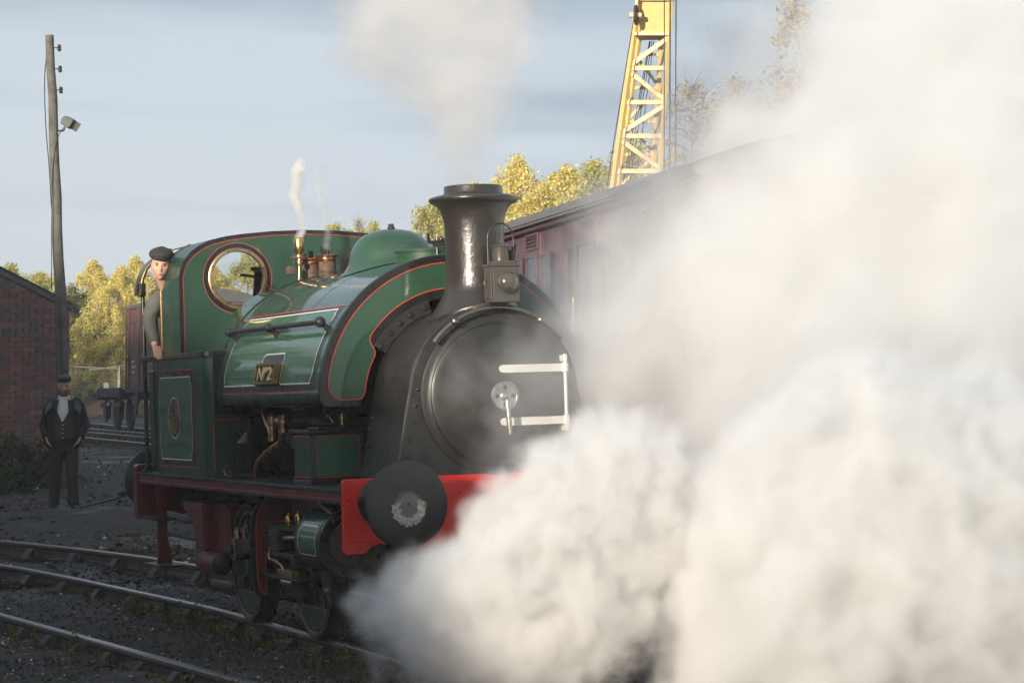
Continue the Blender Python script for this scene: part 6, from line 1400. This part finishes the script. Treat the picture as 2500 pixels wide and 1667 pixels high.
# waistcoat: open V at the front
wc = MB(); rows = []
for i in range(15):
    t = i / 14; z = .925 + .50 * t; v = 0 if z < 1.20 else (z - 1.20) / .22; half = .02 + .115 * min(1, v)
    rx, ry = np.interp(z, [.92, 1.05, 1.2, 1.42], [.165, .178, .165, .115]), np.interp(z, [.92, 1.05, 1.2, 1.42], [.178, .188, .190, .165])
    a0 = math.asin(min(.95, half / ry)) if v > 0 else .004
    rows.append([(.008 + rx * math.cos(a), ry * math.sin(a), z - (.035 * max(0, math.cos(a)) ** 8 if i == 0 else 0)) for a in [a0 + (2 * PI - 2 * a0) * k / 40 for k in range(41)]])
wc.grid(rows); wco = wc.build('waistcoat', waist_m, man, smooth=60)
sm = wco.modifiers.new('solid', 'SOLIDIFY'); sm.thickness = .008
for i in range(5): MB().sphere((.008 + float(np.interp(.965 + .056 * i, [.92, 1.05, 1.2, 1.42], [.165, .178, .165, .115])) + .002, .012, .965 + .056 * i), .0085, 8, 6).build('button', button_m, wco, smooth=60)
# jacket hanging open
jk = MB(); rows = []
for i in range(17):
    t = i / 16; z = .84 + .63 * t
    rx = float(np.interp(z, [.84, 1.0, 1.2, 1.38, 1.47], [.165, .175, .165, .12, .085])); ry = float(np.interp(z, [.84, 1.0, 1.2, 1.38, 1.47], [.225, .225, .215, .205, .13]))
    a0 = R(float(np.interp(z, [.84, 1.05, 1.25, 1.47], [52, 48, 40, 30]))) ; a1 = R(float(np.interp(z, [.84, 1.05, 1.25, 1.47], [36, 32, 34, 30])))
    rows.append([(rx * math.cos(a) + .006 * math.sin(a * 7 + z * 9), ry * math.sin(a) + .004 * math.sin(a * 9 + z * 14), z) for a in [a0 + (2 * PI - a0 - a1) * k / 44 for k in range(45)]])
jk.grid(rows)
for s in (-1, 1): limb(jk, [(-.01, s * .13, 1.44), (-.005, s * .190, 1.405), (-.045, s * .255, 1.20), (-.05, s * .278, 1.14), (.0, s * .255, 1.05), (.05, s * .225, .97)], [.056, .064, .058, .055, .051, .048], 14)
jko = jk.build('jacket', jacket_m, man, smooth=60); sm = jko.modifiers.new('solid', 'SOLIDIFY'); sm.thickness = .008; sm.offset = 1
lp = MB()
for s in (-1, 1): lp.grid([[Vector((.075, s * .055, 1.49)), Vector((.085, s * .11, 1.45))], [Vector((.125, s * .075, 1.38)), Vector((.11, s * .15, 1.37))], [Vector((.155, s * .09, 1.25)), Vector((.14, s * .14, 1.26))]])
lp.build('lapel', jacket_m, jko, smooth=60)
pc = MB()
for s in (-1, 1): pc.grid([[Vector((.02 + .02 * k, s * (.135 + .03 * j), 1.462 - .028 * j * j * .35 - .04 * k)) + Vector((.035 + .012 * k, s * .012, .012)) for k in range(4)] for j in range(4)])
pc.build('shoulder_patch', patch_m, jko, smooth=60)
tr_ = MB()
loft(tr_, [((.0, 0, 1.0), (0, .168, 0), (.135, 0, 0)), ((.0, 0, .92), (0, .178, 0), (.14, 0, 0)), ((.0, 0, .82), (0, .185, 0), (.135, 0, 0)), ((.0, 0, .76), (0, .17, 0), (.115, 0, 0))], 20)
for s in (-1, 1): limb(tr_, [(.0, s * .092, .86), (.012, s * .105, .66), (.022 + s * .03, s * .118, .48), (s * .04, s * .130, .28), (-.012 + s * .05, s * .138, .12), (-.006 + s * .05, s * .140, .055)], [.105, .098, .082, .076, .078, .080], 16)
tro = tr_.build('trousers', trouser_m, man, smooth=60); fuse(tro, .012, 3)
for s in (-1, 1):
    bt = MB(); a = Vector((math.cos(s * .28), math.sin(s * .28), 0)); q = Vector((-a.y, a.x, 0)); o = Vector((-.02 + s * .05, s * .138, 0))
    loft(bt, [(o + Vector((0, 0, .13)) - a * .0, q * .050, a * .055), (o + Vector((0, 0, .07)) + a * .01, q * .048, a * .065), (o + Vector((0, 0, .03)) + a * .05, q * .050, a * .125), (o + Vector((0, 0, .0)) + a * .055, q * .052, a * .138)], 16); bt.build('boot', boot_m, man, smooth=50)
# --- the driver leaning out of the cab
drv = empty('person', RM @ Vector((-5.02, -.62, 1.345)), (RHO, 0, 0), 'person in black flat cap and grey shirt leaning out of the locomotive cab', 'person')
o_ = Vector((-5.02, -.62, 1.345)); A_ = lambda x, y, z: Vector((x, y, z)) - o_
hc = A_(-4.775, -1.135, 2.925)
Mh = Matrix.Translation(hc) @ Matrix.Rotation(R(-15), 4, 'Z') @ Matrix.Rotation(R(-4), 4, 'X') @ Matrix.Rotation(R(6), 4, 'Y') @ Matrix.Scale(1.04, 4)
b = MB(); head_shape(b, Mh)
limb(b, [A_(-4.99, -.985, 2.66), A_(-4.90, -1.06, 2.75), A_(-4.80, -1.125, 2.85)], [.075, .064, .060])
pel = A_(-5.06, -.66, 2.18); chest = A_(-5.02, -.90, 2.55)
loft(b, [(pel, (0, .15, .02), (.11, 0, 0)), (pel.lerp(chest, .5), (0, .15, .04), (.11, 0, 0)), (chest, (0, .165, .05), (.11, 0, 0)), (A_(-5.0, -.97, 2.66), (0, .13, .04), (.08, 0, 0))], 16)
shR = A_(-5.03, -1.10, 2.64); elR = A_(-5.03, -1.175, 2.42); wrR = A_(-4.955, -1.158, 2.255)
limb(b, [shR, elR, wrR], [.055, .045, .031]); hand(b, wrR, (.60, -.02, -.42), (.05, -1, .1), .75, (.35, 0, -1))
shL = A_(-5.02, -.80, 2.63); elL = A_(-4.80, -.78, 2.42); wrL = A_(-4.60, -.80, 2.45)
limb(b, [shL, elL, wrL], [.055, .045, .032]); hand(b, wrL, (1, 0, -.2), (0, 1, 0), .6)
for s in (-1, 1): limb(b, [pel + Vector((0, s * .09, 0)), A_(-5.03, -.64 + s * .11, 1.78), A_(-5.06, -.62 + s * .13, 1.40)], [.09, .065, .05])
bo = b.build('body', skin_m, drv, smooth=60); fuse(bo, .006, 3)
for s in (-1, 1): MB().sphere(Mh @ Vector((.079, s * .031, .009)), .0095, 10, 8).build('eye', eye_m, drv, smooth=60)
MB().tube([Mh @ Vector((.0905, -.024, -.063)), Mh @ Vector((.1035, 0, -.0605)), Mh @ Vector((.0905, .024, -.063))], [.002, .0045, .002], 8).build('lips', lip_m, drv, smooth=60)
br = MB()
for s in (-1, 1): br.tube([Mh @ Vector((.091, s * .014, .024)), Mh @ Vector((.092, s * .032, .028)), Mh @ Vector((.080, s * .050, .024))], [.004, .0055, .003], 6)
br.build('eyebrows', beard_m, drv, smooth=60)
hr_ = MB(); rows = []
for i in range(5):
    t = i / 4; rows.append([Mh @ Vector((.094 * math.cos(a) - .006, .0775 * math.sin(a), .055 - .065 * t)) for a in [R(78) + R(204) * k / 24 for k in range(25)]])
hr_.grid(rows).build('hair', beard_m, drv, smooth=60)
cap('flat_cap', Mh @ Matrix.Translation((-.006, 0, .008)) @ Matrix.Rotation(R(-5), 4, 'Y'), cap_m, drv)
gs = MB(); loft(gs, [(pel + Vector((0, 0, -.02)), (0, .172, .02), (.13, 0, 0)), (pel.lerp(chest, .5), (0, .175, .04), (.135, 0, 0)), (chest, (0, .195, .06), (.135, 0, 0)), (A_(-5.01, -.965, 2.68), (0, .15, .05), (.10, 0, 0)), (A_(-4.985, -.99, 2.715), (0, .085, .03), (.085, 0, 0))], 20)
limb(gs, [A_(-5.02, -.97, 2.66), shR, elR + Vector((0, 0, .1)), elR, wrR + Vector((-.035, 0, .06)), wrR + Vector((-.012, 0, .02))], [.07, .080, .068, .064, .050, .044], 14); limb(gs, [A_(-5.02, -.90, 2.66), shL, elL, wrL], [.07, .075, .06, .042], 14)
gso = gs.build('work_shirt', grey_shirt, drv, smooth=60); fuse(gso, .008, 2)
nv_ = MB(); loft(nv_, [(pel.lerp(chest, .1), (0, .184, .03), (.142, 0, 0)), (pel.lerp(chest, .5), (0, .188, .04), (.147, 0, 0)), (chest, (0, .180, .055), (.148, 0, 0)), (A_(-5.0, -.95, 2.66), (0, .120, .04), (.125, 0, 0)), (A_(-4.985, -.98, 2.715), (0, .088, .03), (.095, 0, 0))], 20); nv_.build('waistcoat', navy_vest, drv, smooth=60)
td = MB(); loft(td, [(pel + Vector((0, 0, .02)), (0, .17, 0), (.13, 0, 0)), (pel + Vector((0, 0, -.12)), (0, .18, 0), (.13, 0, 0))], 16)
for s in (-1, 1): limb(td, [pel + Vector((0, s * .09, -.06)), A_(-5.03, -.64 + s * .11, 1.78), A_(-5.06, -.62 + s * .13, 1.42)], [.10, .08, .075], 14)
td.build('trousers', trouser_m, drv, smooth=60)
for s in (-1, 1):
    bt = MB(); q = A_(-5.05, -.62 + s * .13, 1.345); loft(bt, [(q + Vector((0, 0, .12)), (0, .05, 0), (.055, 0, 0)), (q + Vector((.04, 0, .03)), (0, .05, 0), (.12, 0, 0)), (q + Vector((.045, 0, 0)), (0, .052, 0), (.135, 0, 0))], 14); bt.build('boot', boot_m, drv, smooth=50)
# --- a pick lying on the coal heap behind the locomotive
pk = pos(31.3, (262 - 1250) / 6076 * 31.3); pk2 = pos(30.9, (298 - 1250) / 6076 * 30.9)
zz = gz(pk.x, pk.y)
rt = empty('shovel', (pk.x, pk.y, zz), label='shovel with pale blade lying on the coal lumps by the rear buffer', cat='shovel')
e = Vector((pk2.x - pk.x, pk2.y - pk.y, CAM.z - (1212 - 1017) * 30.9 / 6076 - zz)); s0 = Vector((0, 0, CAM.z - (1238 - 1017) * 31.3 / 6076 - zz)) - R3 * .35
MB().cyl(s0, e, .017, n=8).build('shaft', wood_grey, rt, smooth=60)
bl = MB(); u = (e - s0).normalized(); w_ = u.cross(Vector((0, 0, 1))).normalized(); up = w_.cross(u)
bl.grid([[e + u * a + w_ * (.5 * (k - 2) * hw_) + up * (.018 * abs(k - 2)) for k in range(5)] for a, hw_ in ((-.02, .03), (.04, .12), (.20, .125), (.27, .10), (.30, .04))]); bl.build('blade', al, rt, smooth=60)
# ------------------------------------------------------------------ steam and smoke: density grids made from puffs and noise
def steam(name, bmin, bmax, vox, puffs, dens, nscale, amp, t0, t1, label, cat, warp=.15, wscale=1.2, detail=5, rough=.6, aniso=.25, colr=(1, 1, 1), stretch=(1, 1, 1), cell=0, cscale=3.0, power=1.0, grad=None):
    res = [max(2, int((b - a) / vox)) for a, b in zip(bmin, bmax)]
    ng = bpy.data.node_groups.new(name, 'GeometryNodeTree'); ng.interface.new_socket('Geometry', in_out='OUTPUT', socket_type='NodeSocketGeometry')
    N = ng.nodes.new; L = ng.links.new; out = N('NodeGroupOutput'); vc = N('GeometryNodeVolumeCube')
    vc.inputs['Min'].default_value = bmin; vc.inputs['Max'].default_value = bmax
    for i, n in enumerate(('Resolution X', 'Resolution Y', 'Resolution Z')): vc.inputs[n].default_value = res[i]
    ps = N('GeometryNodeInputPosition')
    def mth(op, a, b=None, c=None):
        n = N('ShaderNodeMath'); n.operation = op
        for i, q in enumerate((a, b, c)):
            if q is None: continue
            if isinstance(q, (int, float)): n.inputs[i].default_value = q
            else: L(q, n.inputs[i])
        return n.outputs[0]
    nz = N('ShaderNodeTexNoise'); nz.inputs['Scale'].default_value = wscale; nz.inputs['Detail'].default_value = 4; L(ps.outputs[0], nz.inputs['Vector'])
    s1 = N('ShaderNodeVectorMath'); s1.operation = 'SUBTRACT'; s1.inputs[1].default_value = (.5, .5, .5); L(nz.outputs['Color'], s1.inputs[0])
    s2 = N('ShaderNodeVectorMath'); s2.operation = 'SCALE'; s2.inputs['Scale'].default_value = warp * 2; L(s1.outputs[0], s2.inputs[0])
    s3 = N('ShaderNodeVectorMath'); s3.operation = 'ADD'; L(ps.outputs[0], s3.inputs[0]); L(s2.outputs[0], s3.inputs[1])
    acc = None
    for c, r, wt in puffs:
        d = N('ShaderNodeVectorMath'); d.operation = 'DISTANCE'; L(s3.outputs[0], d.inputs[0]); d.inputs[1].default_value = tuple(c)
        mr = N('ShaderNodeMapRange'); mr.interpolation_type = 'SMOOTHSTEP'; mr.inputs[1].default_value = 0; mr.inputs[2].default_value = r; mr.inputs[3].default_value = wt; mr.inputs[4].default_value = 0
        L(d.outputs['Value'], mr.inputs[0]); acc = mr.outputs[0] if acc is None else mth('ADD', acc, mr.outputs[0])
    acc = mth('MINIMUM', acc, 1.5)
    mp = N('ShaderNodeVectorMath'); mp.operation = 'MULTIPLY'; mp.inputs[1].default_value = stretch; L(s3.outputs[0], mp.inputs[0])
    fb = N('ShaderNodeTexNoise'); fb.inputs['Scale'].default_value = nscale; fb.inputs['Detail'].default_value = detail; fb.inputs['Roughness'].default_value = rough; L(mp.outputs[0], fb.inputs['Vector'])
    tot = mth('MULTIPLY_ADD', fb.outputs[0], amp, -amp * .5)
    if cell:                                            # rounded billows: cells of two sizes
        for k, w in ((1.0, 1.0), (2.3, .5)):
            vo = N('ShaderNodeTexVoronoi'); vo.feature = 'SMOOTH_F1'; vo.inputs['Scale'].default_value = cscale * k; vo.inputs['Smoothness'].default_value = .35; L(mp.outputs[0], vo.inputs['Vector'])
            tot = mth('ADD', tot, mth('MULTIPLY_ADD', vo.outputs['Distance'], -cell * w, cell * w * .45))
    g = N('ShaderNodeMapRange'); g.inputs[1].default_value = 0; g.inputs[2].default_value = .35; L(acc, g.inputs[0])
    b = mth('ADD', acc, mth('MULTIPLY', tot, g.outputs[0]))
    mr = N('ShaderNodeMapRange'); mr.inputs[1].default_value = t0; mr.inputs[2].default_value = t1; mr.inputs[3].default_value = 0; mr.inputs[4].default_value = 1
    L(b, mr.inputs[0]); den = mth('MULTIPLY', mth('POWER', mr.outputs[0], power), dens)
    if grad:                                            # thin near the source, thicker downwind
        g0, gv, gl, gm = grad
        dt = N('ShaderNodeVectorMath'); dt.operation = 'SUBTRACT'; L(ps.outputs[0], dt.inputs[0]); dt.inputs[1].default_value = g0
        dp = N('ShaderNodeVectorMath'); dp.operation = 'DOT_PRODUCT'; L(dt.outputs[0], dp.inputs[0]); dp.inputs[1].default_value = gv
        gr = N('ShaderNodeMapRange'); gr.interpolation_type = 'SMOOTHSTEP'; gr.inputs[1].default_value = 0; gr.inputs[2].default_value = gl; gr.inputs[3].default_value = gm; gr.inputs[4].default_value = 1; L(dp.outputs['Value'], gr.inputs[0])
        den = mth('MULTIPLY', den, gr.outputs[0])
    L(den, vc.inputs['Density'])
    m = bpy.data.materials.new(name); m.use_nodes = True; t = m.node_tree; t.nodes.clear()
    o = t.nodes.new('ShaderNodeOutputMaterial'); pv = t.nodes.new('ShaderNodeVolumePrincipled'); pv.inputs['Density'].default_value = 1; pv.inputs['Color'].default_value = (*colr, 1); pv.inputs['Anisotropy'].default_value = aniso
    t.links.new(pv.outputs[0], o.inputs['Volume'])
    sm = N('GeometryNodeSetMaterial'); sm.inputs['Material'].default_value = m; L(vc.outputs[0], sm.inputs[0]); L(sm.outputs[0], out.inputs[0])
    me = bpy.data.meshes.new(name); ob = bpy.data.objects.new(name, me); col.objects.link(ob); me.materials.append(m)
    md = ob.modifiers.new('density', 'NODES'); md.node_group = ng
    tag(ob, label, cat, kind='stuff'); return ob
def at(px, py, d):
    """world point seen at a place in the photograph, d metres away"""
    q = pos(d, (px - 1250) / 6076 * d); return Vector((q.x, q.y, CAM.z + (1017 - py) * d / 6076))
random.seed(31)
# cloud blown out of the right-hand drain cock along the front of the locomotive
P = []
for k in range(9): P.append((at(818 + 11 * k, 1457 + 2 * k + random.uniform(-6, 6) * k / 8, 16.75 - .10 * k), .045 + .030 * k, 1.2 - .03 * k))
for px, py, d, r, w in ((940, 1480, 15.65, .26, .7), (900, 1520, 15.7, .26, .45), (985, 1440, 15.5, .32, .8), (975, 1530, 15.5, .30, .6), (930, 1400, 15.9, .24, .5), (1030, 1480, 15.35, .36, .9), (1040, 1400, 15.5, .28, .6), (1080, 1440, 15.25, .34, .8), (1070, 1530, 15.2, .36, .7), (1130, 1480, 15.1, .42, .9), (1140, 1390, 15.2, .24, .7), (1180, 1410, 15.0, .40, .9), (1200, 1500, 15.0, .44, .9),
                        (1250, 1340, 14.9, .40, .9), (1260, 1245, 15.0, .20, .6), (1280, 1430, 14.9, .52, 1.1), (1320, 1250, 14.9, .40, 1), (1370, 1350, 14.8, .58, 1.2), (1390, 1165, 14.9, .36, 1), (1470, 1260, 14.8, .54, 1.2), (1460, 1390, 14.8, .54, 1), (1460, 1120, 14.9, .38, .9), (1560, 1140, 15.0, .42, 1), (1600, 1250, 14.9, .44, 1), (1330, 1510, 14.9, .44, .9), (1400, 1580, 14.8, .40, .9), (1540, 1400, 14.9, .42, .8), (1300, 1600, 14.9, .36, .7), (1650, 1160, 15.1, .36, .8), (1480, 1500, 14.8, .40, .8), (1410, 1085, 15.0, .28, .7)):
    P.append((at(px, py, d), r * 1.35, w))
for px, py in ((880, 1590), (960, 1610), (1040, 1620), (1120, 1600), (1190, 1640), (1080, 1660), (1250, 1650)): P.append((at(px, py, 15.2), .42, .42))
steam('drain_cock_steam', (-1.3, -1.6, -.2), (2.7, 2.1, 1.8), .026, P, 18, 4.6, 4.2, .42, 2.0, 'thick white steam blowing from the drain cock across the front of the locomotive', 'steam', warp=.13, wscale=3.2, detail=8, rough=.68, cell=.55, cscale=3.8, power=1.6, grad=((-.9, -.95, .4), (.374, .927, 0), 1.5, .14))
# large bank of steam at lower right
P = []
for px, py, d, r, w in ((1680, 1620, 14.5, .45, .9), (1760, 1540, 14.6, .55, 1.0), (1860, 1400, 14.7, .65, 1.1), (1800, 1600, 14.3, .50, 1), (1950, 1270, 14.9, .75, 1.1), (1900, 1500, 14.5, .8, 1.1), (2030, 1150, 15.1, .8, 1.1), (2050, 1380, 14.7, 1.0, 1.2), (2100, 1550, 14.4, .7, 1.0), (2160, 1090, 15.2, .9, 1.1), (2200, 1300, 14.9, 1.0, 1.1), (2250, 1480, 14.6, .8, 1.0), (2350, 1400, 15.0, .9, 1.0), (2400, 1250, 15.3, .9, .9), (2450, 1480, 14.7, .7, .9), (2550, 1380, 15.0, 1.0, 1.0), (2600, 1200, 15.4, 1.0, .9), (1600, 1660, 14.6, .42, .9), (1540, 1640, 14.8, .36, .7), (1650, 1560, 15.0, .36, .6), (2330, 1550, 14.6, .5, .8), (1960, 1610, 14.3, .45, .9)):
    P.append((at(px, py, d), r * 1.35, w))
steam('steam_bank', (.1, .0, -.2), (4.4, 6.4, 2.5), .035, P, 13, 3.0, 3.9, .36, 2.1, 'large bright bank of white steam rolling over the ground at lower right', 'steam', warp=.20, wscale=2.0, detail=8, rough=.66, cell=.40, cscale=2.4, power=1.6)
# veil drifting up behind, in front of the carriage
P = []
for px, py, d, r, w in ((1600, 1010, 17.6, .6, .7), (1720, 1020, 17.8, .9, .9), (1880, 900, 18, 1.2, 1.1), (2080, 950, 18.0, 1.4, 1.1), (2300, 900, 18, 1.6, 1.2), (2540, 950, 18, 1.6, 1.2), (1740, 860, 18.2, .75, .75), (1880, 710, 18.6, .95, 1.0), (2060, 650, 19, 1.3, 1.2), (2280, 600, 19, 1.6, 1.2), (2520, 640, 19, 1.7, 1.1), (1840, 520, 19.5, .7, .85), (1800, 420, 19.8, .5, .6), (1960, 470, 20, .9, .9), (2150, 400, 20, 1.2, 1.1), (2370, 310, 20, 1.4, 1.2), (2570, 250, 20, 1.6, 1.2), (2280, 130, 21, 1.1, 1.0), (2470, 40, 21, 1.4, 1.2), (2660, 40, 21, 1.6, 1.1), (2120, 200, 21, .7, .6), (2130, 50, 21.5, .7, .6), (2050, 1100, 17, 1.2, 1), (2400, 1100, 17, 1.4, 1),
                        (1690, 1200, 16.4, .5, .60), (1690, 1350, 16.0, .45, .58), (1610, 1480, 15.7, .42, .55), (1540, 1580, 15.5, .4, .5), (1740, 1100, 16.8, .55, .7), (1770, 420, 19.8, .5, .55),
                        (1480, 900, 17.8, .6, .40), (1560, 800, 18.2, .7, .44), (1640, 690, 18.6, .7, .42), (1680, 560, 19, .6, .40), (1440, 980, 17.6, .5, .40), (1420, 780, 17.9, .45, .30), (1740, 340, 20, .5, .34)):
    P.append((at(px, py, d), r * 1.4, w))
steam('steam_veil', (-6, -1.5, -.15), (4.5, 9.5, 6.8), .078, P, 5.0, 1.9, 3.9, .16, 2.2, 'tall drifting veil of pale steam in front of the carriage at right', 'steam', warp=.40, wscale=1.0, detail=8, rough=.66, power=1.7)
# thinner steam trailing over the carriage side and up past the crane
P = []
for px, py, d, r, w in ((1340, 800, 17.9, .45, .6), (1420, 720, 18.2, .55, .7), (1420, 860, 17.8, .5, .8), (1500, 640, 18.6, .6, .75), (1520, 780, 18.2, .6, .85), (1590, 560, 19, .6, .8), (1600, 700, 18.6, .6, .9), (1650, 460, 19.4, .6, .8), (1680, 600, 19, .6, .9), (1730, 350, 20, .65, .8), (1800, 260, 20.5, .7, .8), (1880, 160, 21, .7, .7), (1960, 60, 21.5, .8, .7), (1480, 980, 17.4, .5, .9), (1560, 900, 17.8, .55, .9)):
    P.append((at(px, py, d), r * 1.5, w))
steam('carriage_steam', (-6.5, -.5, .8), (1.6, 5.5, 6.6), .06, P, 1.6, 2.2, 3.6, .2, 2.1, 'thin torn steam trailing over the carriage side towards the crane', 'steam', warp=.35, wscale=1.4, detail=7, rough=.66, power=1.0)
# thin wisps in front of the smokebox door
P = []
for px, py, d, r, w in ((1250, 960, 15.6, .35, .7), (1330, 900, 15.6, .4, .9), (1400, 840, 15.7, .4, 1), (1180, 840, 15.6, .32, .6), (1100, 900, 15.6, .3, .45), (1300, 1050, 15.5, .35, .9), (1420, 950, 15.6, .45, 1.1), (1220, 1100, 15.5, .3, .6), (1480, 780, 16.2, .4, .9), (1080, 1000, 15.6, .25, .4)):
    P.append((at(px, py, d), r * 1.3, w))
steam('smokebox_wisps', (.12, -1.2, 1.1), (1.6, 1.6, 2.7), .030, P, 1.8, 3.2, 3.8, .45, 2.1, 'thin wisps of steam drifting past the smokebox door', 'steam', warp=.18, wscale=2.6, detail=7, rough=.68)
# smoke from the chimney
P = []
ct = RM @ Vector((CXC, 0, 3.27))
for i in range(24):
    t = i / 23; r = .21 + .72 * t ** .85
    P.append((ct + Vector((-.10 * t + random.uniform(-.15, .15) * t, (-.08 * math.sin(t * 3) - .03) + random.uniform(-.22, .22) * t, 2.3 * t)), r * 1.15, .62 - .14 * t))
for px, py, r in ((960, 90, .6), (1010, 150, .5), (920, 30, .6), (870, 0, .6), (1020, 40, .6), (1250, 60, .5), (1270, 160, .4), (900, 110, .5)): P.append((at(px, py, 17.3), r, .62))
steam('chimney_smoke', (ct.x - 1.7, ct.y - 1.9, ct.z - .06), (ct.x + 1.4, ct.y + 1.5, ct.z + 2.45), .032, P, 5.0, 3.0, 3.8, .34, 2.1, 'pale grey smoke rising from the locomotive chimney', 'smoke', warp=.22, wscale=2.4, detail=8, rough=.68, colr=(.96, .96, .97), cell=.5, cscale=3.2, power=1.2)
# two thin jets from whistle and safety valve
for nm, px0, y0, px1, y1, d, r, dn, lab in (('whistle_steam', 731, 585, 722, 395, 20.55, .09, 75, 'thin white jet of steam above the brass whistle'), ('safety_valve_steam', 797, 600, 775, 400, 20.5, .09, 16, 'faint wisp of steam above the safety valve')):
    P = []
    for i in range(14):
        t = i / 13; P.append((at(px0 + (px1 - px0) * t + 5 * math.sin(t * 9), y0 + (y1 - y0) * t, d), r * (.6 + .7 * t), 1.05 - .5 * t))
    c = at((px0 + px1) / 2, (y0 + y1) / 2, d)
    steam(nm, (c.x - .3, c.y - .3, c.z - .42), (c.x + .3, c.y + .3, c.z + .42), .011, P, dn, 9, 3.0, .4, 1.9, lab, 'steam', warp=.06, wscale=7, detail=6, rough=.65, stretch=(1, 1, .5))
# thin bright air over the whole yard
hz = MB().box(-1700, 1700, -1700, 1700, -2.0, 23).build('haze', None); tag(hz, 'thin sunlit haze over the whole yard', 'haze', kind='stuff')
hm = bpy.data.materials.new('haze'); hm.use_nodes = True; t_ = hm.node_tree; t_.nodes.clear(); o_h = t_.nodes.new('ShaderNodeOutputMaterial'); pv_h = t_.nodes.new('ShaderNodeVolumePrincipled'); pv_h.inputs['Density'].default_value = .0010; pv_h.inputs['Color'].default_value = (.96, .97, 1, 1); pv_h.inputs['Anisotropy'].default_value = .1; t_.links.new(pv_h.outputs[0], o_h.inputs['Volume']); hz.data.materials.append(hm)
